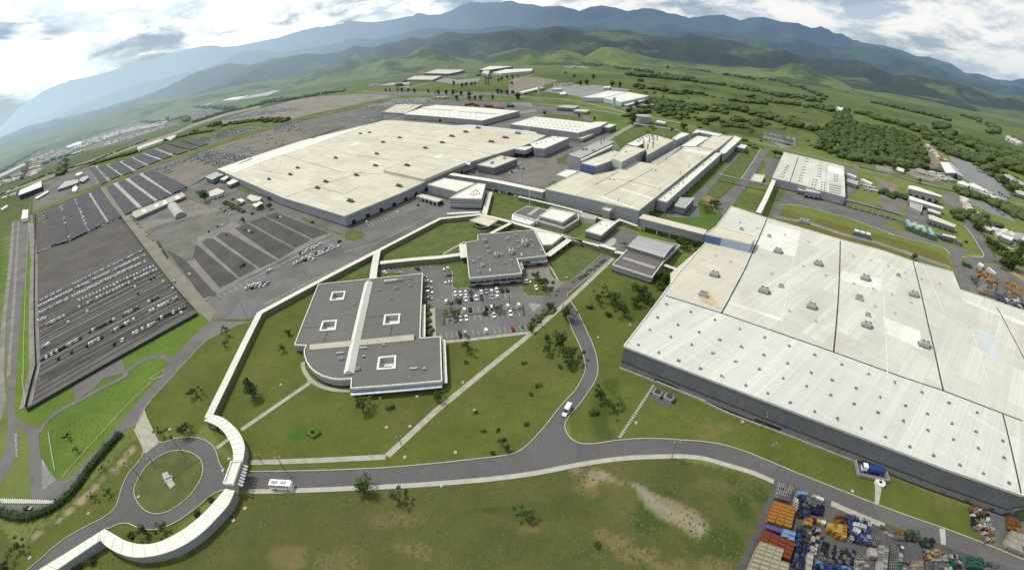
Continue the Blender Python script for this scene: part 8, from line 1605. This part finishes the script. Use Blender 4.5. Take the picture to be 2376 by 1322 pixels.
town('w 1180,275 1440,255 1450,300 1200,318', 7, 2, 'lorry yard of the far estate', .1, (10, 18), (3.5, 5), True, (0,), (1, 1, 2)); town('w 1780,268 2050,255 2060,280 1800,290', 6, 1, 'tree-lined strip of the far estate', .1, (16, 24), (5, 7), True, (0,), (1,))
town('w 1640,90 2250,110 2250,135 1650,125', 9, 1, 'edge of the far green plain', .2, (24, 40), (6, 9), True, (0,), (1,)); town('u 1920,215 2350,340 2350,410 2010,320', 7, 3, 'right corner quarter', .15, (7, 12), (3, 4.5), False, (0, 1), (1, 2, 1)); town('t 1720,700 2090,890 2050,940 1710,770', 9, 2, 'canal bank sheds', .2, (6, 11), (3, 4), False, (0, 1), (1, 2))
town('t 120,640 330,700 320,760 140,720', 5, 2, 'plots below the white stores', .2, (4, 8), (2, 3), True, (0, 1), (1, 2)); town('y 60,1000 230,955 240,1040 80,1080', 4, 2, 'leafy corner of the left yard', .1, (8, 14), (3, 5), False, (0,), (1, 2)); town('y 350,750 560,660 585,705 370,800', 8, 2, 'highway side of the town', .15, (9, 14), (3, 4.5), False, (0, 1), (1, 0)); town('y 110,350 420,240 430,262 130,370', 8, 1, 'far terrace on the hill foot', .1, (16, 26), (5, 7), True, (0,), (1,)); town('y 1420,330 2250,80 2280,110 1440,370', 18, 3, 'works quarter by the highway', .15, (9, 15), (3.5, 5), False, (0, 1), (1, 2, 2))
town('x 620,330 880,320 870,350 640,365', 6, 2, 'back of the far grey yard', .1, (9, 15), (3.5, 5), True, (0,), (2, 1)); town('t 1440,180 1480,160 1500,220 1460,230', 2, 2, 'bend by the depot', .0, (7, 10), (3, 4), False, (0,), (1,))
tag(FAR_T.obj('distant_houses', [HM_[0], HM_[1], HR[0], HR[1], HR[2]]), 'far rows of small houses in the distant town', 'houses', kind='stuff')
# ------------------------------------------------------------------ daylight
SUN_AZ, SUN_EL = math.radians(148), math.radians(58)     # azimuth from +x, counter-clockwise
w = bpy.data.worlds.new('World'); SC.world = w; w.use_nodes = True; nt = w.node_tree; nt.nodes.clear()
def nn(k): return nt.nodes.new(k)
sky = nn('ShaderNodeTexSky'); sky.sky_type = 'NISHITA'; sky.sun_disc = False; sky.sun_elevation = SUN_EL
sky.sun_rotation = math.atan2(math.cos(SUN_AZ), math.sin(SUN_AZ)) % (2*math.pi); sky.altitude = 400; sky.air_density = 1.1; sky.dust_density = 1.6
tc = nn('ShaderNodeTexCoord'); sx = nn('ShaderNodeSeparateXYZ'); nt.links.new(tc.outputs['Generated'], sx.inputs[0])
def math_(op, a, b=None):
    m = nn('ShaderNodeMath'); m.operation = op
    for i, v in enumerate((a, b)):
        if v is None: continue
        if isinstance(v, (int, float)): m.inputs[i].default_value = v
        else: nt.links.new(v, m.inputs[i])
    return m.outputs[0]
zc = math_('ADD', math_('MAXIMUM', sx.outputs['Z'], 0.0), 0.24)
cx = nn('ShaderNodeCombineXYZ'); nt.links.new(math_('DIVIDE', sx.outputs['X'], zc), cx.inputs[0]); nt.links.new(math_('DIVIDE', sx.outputs['Y'], zc), cx.inputs[1])
def cn(scale, detail, rough, off, lo, hi):
    mp = nn('ShaderNodeMapping'); mp.inputs['Location'].default_value = off; nt.links.new(cx.outputs[0], mp.inputs[0])
    t = nn('ShaderNodeTexNoise'); t.inputs['Scale'].default_value = scale; t.inputs['Detail'].default_value = detail; t.inputs['Roughness'].default_value = rough
    t.inputs['Distortion'].default_value = .25; nt.links.new(mp.outputs[0], t.inputs['Vector'])
    r = nn('ShaderNodeMapRange'); r.inputs['From Min'].default_value = lo; r.inputs['From Max'].default_value = hi; r.interpolation_type = 'SMOOTHSTEP'; nt.links.new(t.outputs['Fac'], r.inputs['Value']); return r.outputs[0]
def cmix(f, a, b):
    m = nn('ShaderNodeMix'); m.data_type = 'RGBA'
    if isinstance(f, (int, float)): m.inputs[0].default_value = f
    else: nt.links.new(f, m.inputs[0])
    for v, i in ((a, 6), (b, 7)):
        if isinstance(v, tuple): m.inputs[i].default_value = (*v, 1)
        else: nt.links.new(v, m.inputs[i])
    return m.outputs[2]
cover = cn(1.5, 8, .60, (3.1, 1.7, 0), .38, .53)
shade = cn(1.9, 9, .60, (3.05, 1.45, .4), .46, .60)
puff = cn(3.6, 8, .60, (7.3, 2.2, 0), .54, .61)
# western sky (towards the sun) is brighter
west = nn('ShaderNodeMapRange'); west.inputs['From Min'].default_value = .25; west.inputs['From Max'].default_value = -.75; nt.links.new(sx.outputs['X'], west.inputs['Value'])
white = cmix(west.outputs[0], (.90, .90, .88), (1.42, 1.44, 1.42)); grey = cmix(west.outputs[0], (.47, .56, .66), (.80, .92, .98))
cc = cmix(shade, white, grey); cc = cmix(math_('MULTIPLY', puff, .7), cc, white)
bs = nn('ShaderNodeBackground'); nt.links.new(cmix(.6, sky.outputs[0], (4.0, 5.6, 7.4)), bs.inputs[0]); bs.inputs[1].default_value = .085
bc = nn('ShaderNodeBackground'); nt.links.new(cc, bc.inputs[0]); bc.inputs[1].default_value = 1.06
# clouds melt into bright haze at the horizon
hz = nn('ShaderNodeMapRange'); hz.inputs['From Min'].default_value = 0; hz.inputs['From Max'].default_value = .085; nt.links.new(sx.outputs['Z'], hz.inputs['Value'])
hzc = cmix(west.outputs[0], (.52, .62, .68), (.66, .86, .94)); bh = nn('ShaderNodeBackground'); nt.links.new(hzc, bh.inputs[0]); bh.inputs[1].default_value = .9
m1 = nn('ShaderNodeMixShader'); nt.links.new(cover, m1.inputs[0]); nt.links.new(bs.outputs[0], m1.inputs[1]); nt.links.new(bc.outputs[0], m1.inputs[2])
m2 = nn('ShaderNodeMixShader'); nt.links.new(math_('POWER', hz.outputs[0], .55), m2.inputs[0]); nt.links.new(bh.outputs[0], m2.inputs[1]); nt.links.new(m1.outputs[0], m2.inputs[2])
wo = nn('ShaderNodeOutputWorld'); nt.links.new(m2.outputs[0], wo.inputs[0])
sl = bpy.data.lights.new('sun', 'SUN'); sl.energy = 3.2; sl.angle = math.radians(.6); sl.color = (1, .955, .88)
so = bpy.data.objects.new('sun', sl); COL.objects.link(so)
sd = Vector((math.cos(SUN_AZ)*math.cos(SUN_EL), math.sin(SUN_AZ)*math.cos(SUN_EL), math.sin(SUN_EL)))
so.rotation_euler = sd.to_track_quat('Z', 'Y').to_euler(); so.location = (0, 0, 300)
SC.view_settings.view_transform = 'Standard'; SC.view_settings.look = 'None'; SC.view_settings.exposure = 0; SC.view_settings.gamma = 1
SC.cycles.max_bounces = 4; SC.cycles.diffuse_bounces = 2; SC.cycles.glossy_bounces = 2; SC.cycles.caustics_reflective = False; SC.cycles.caustics_refractive = False
SC.cycles.use_denoising = False
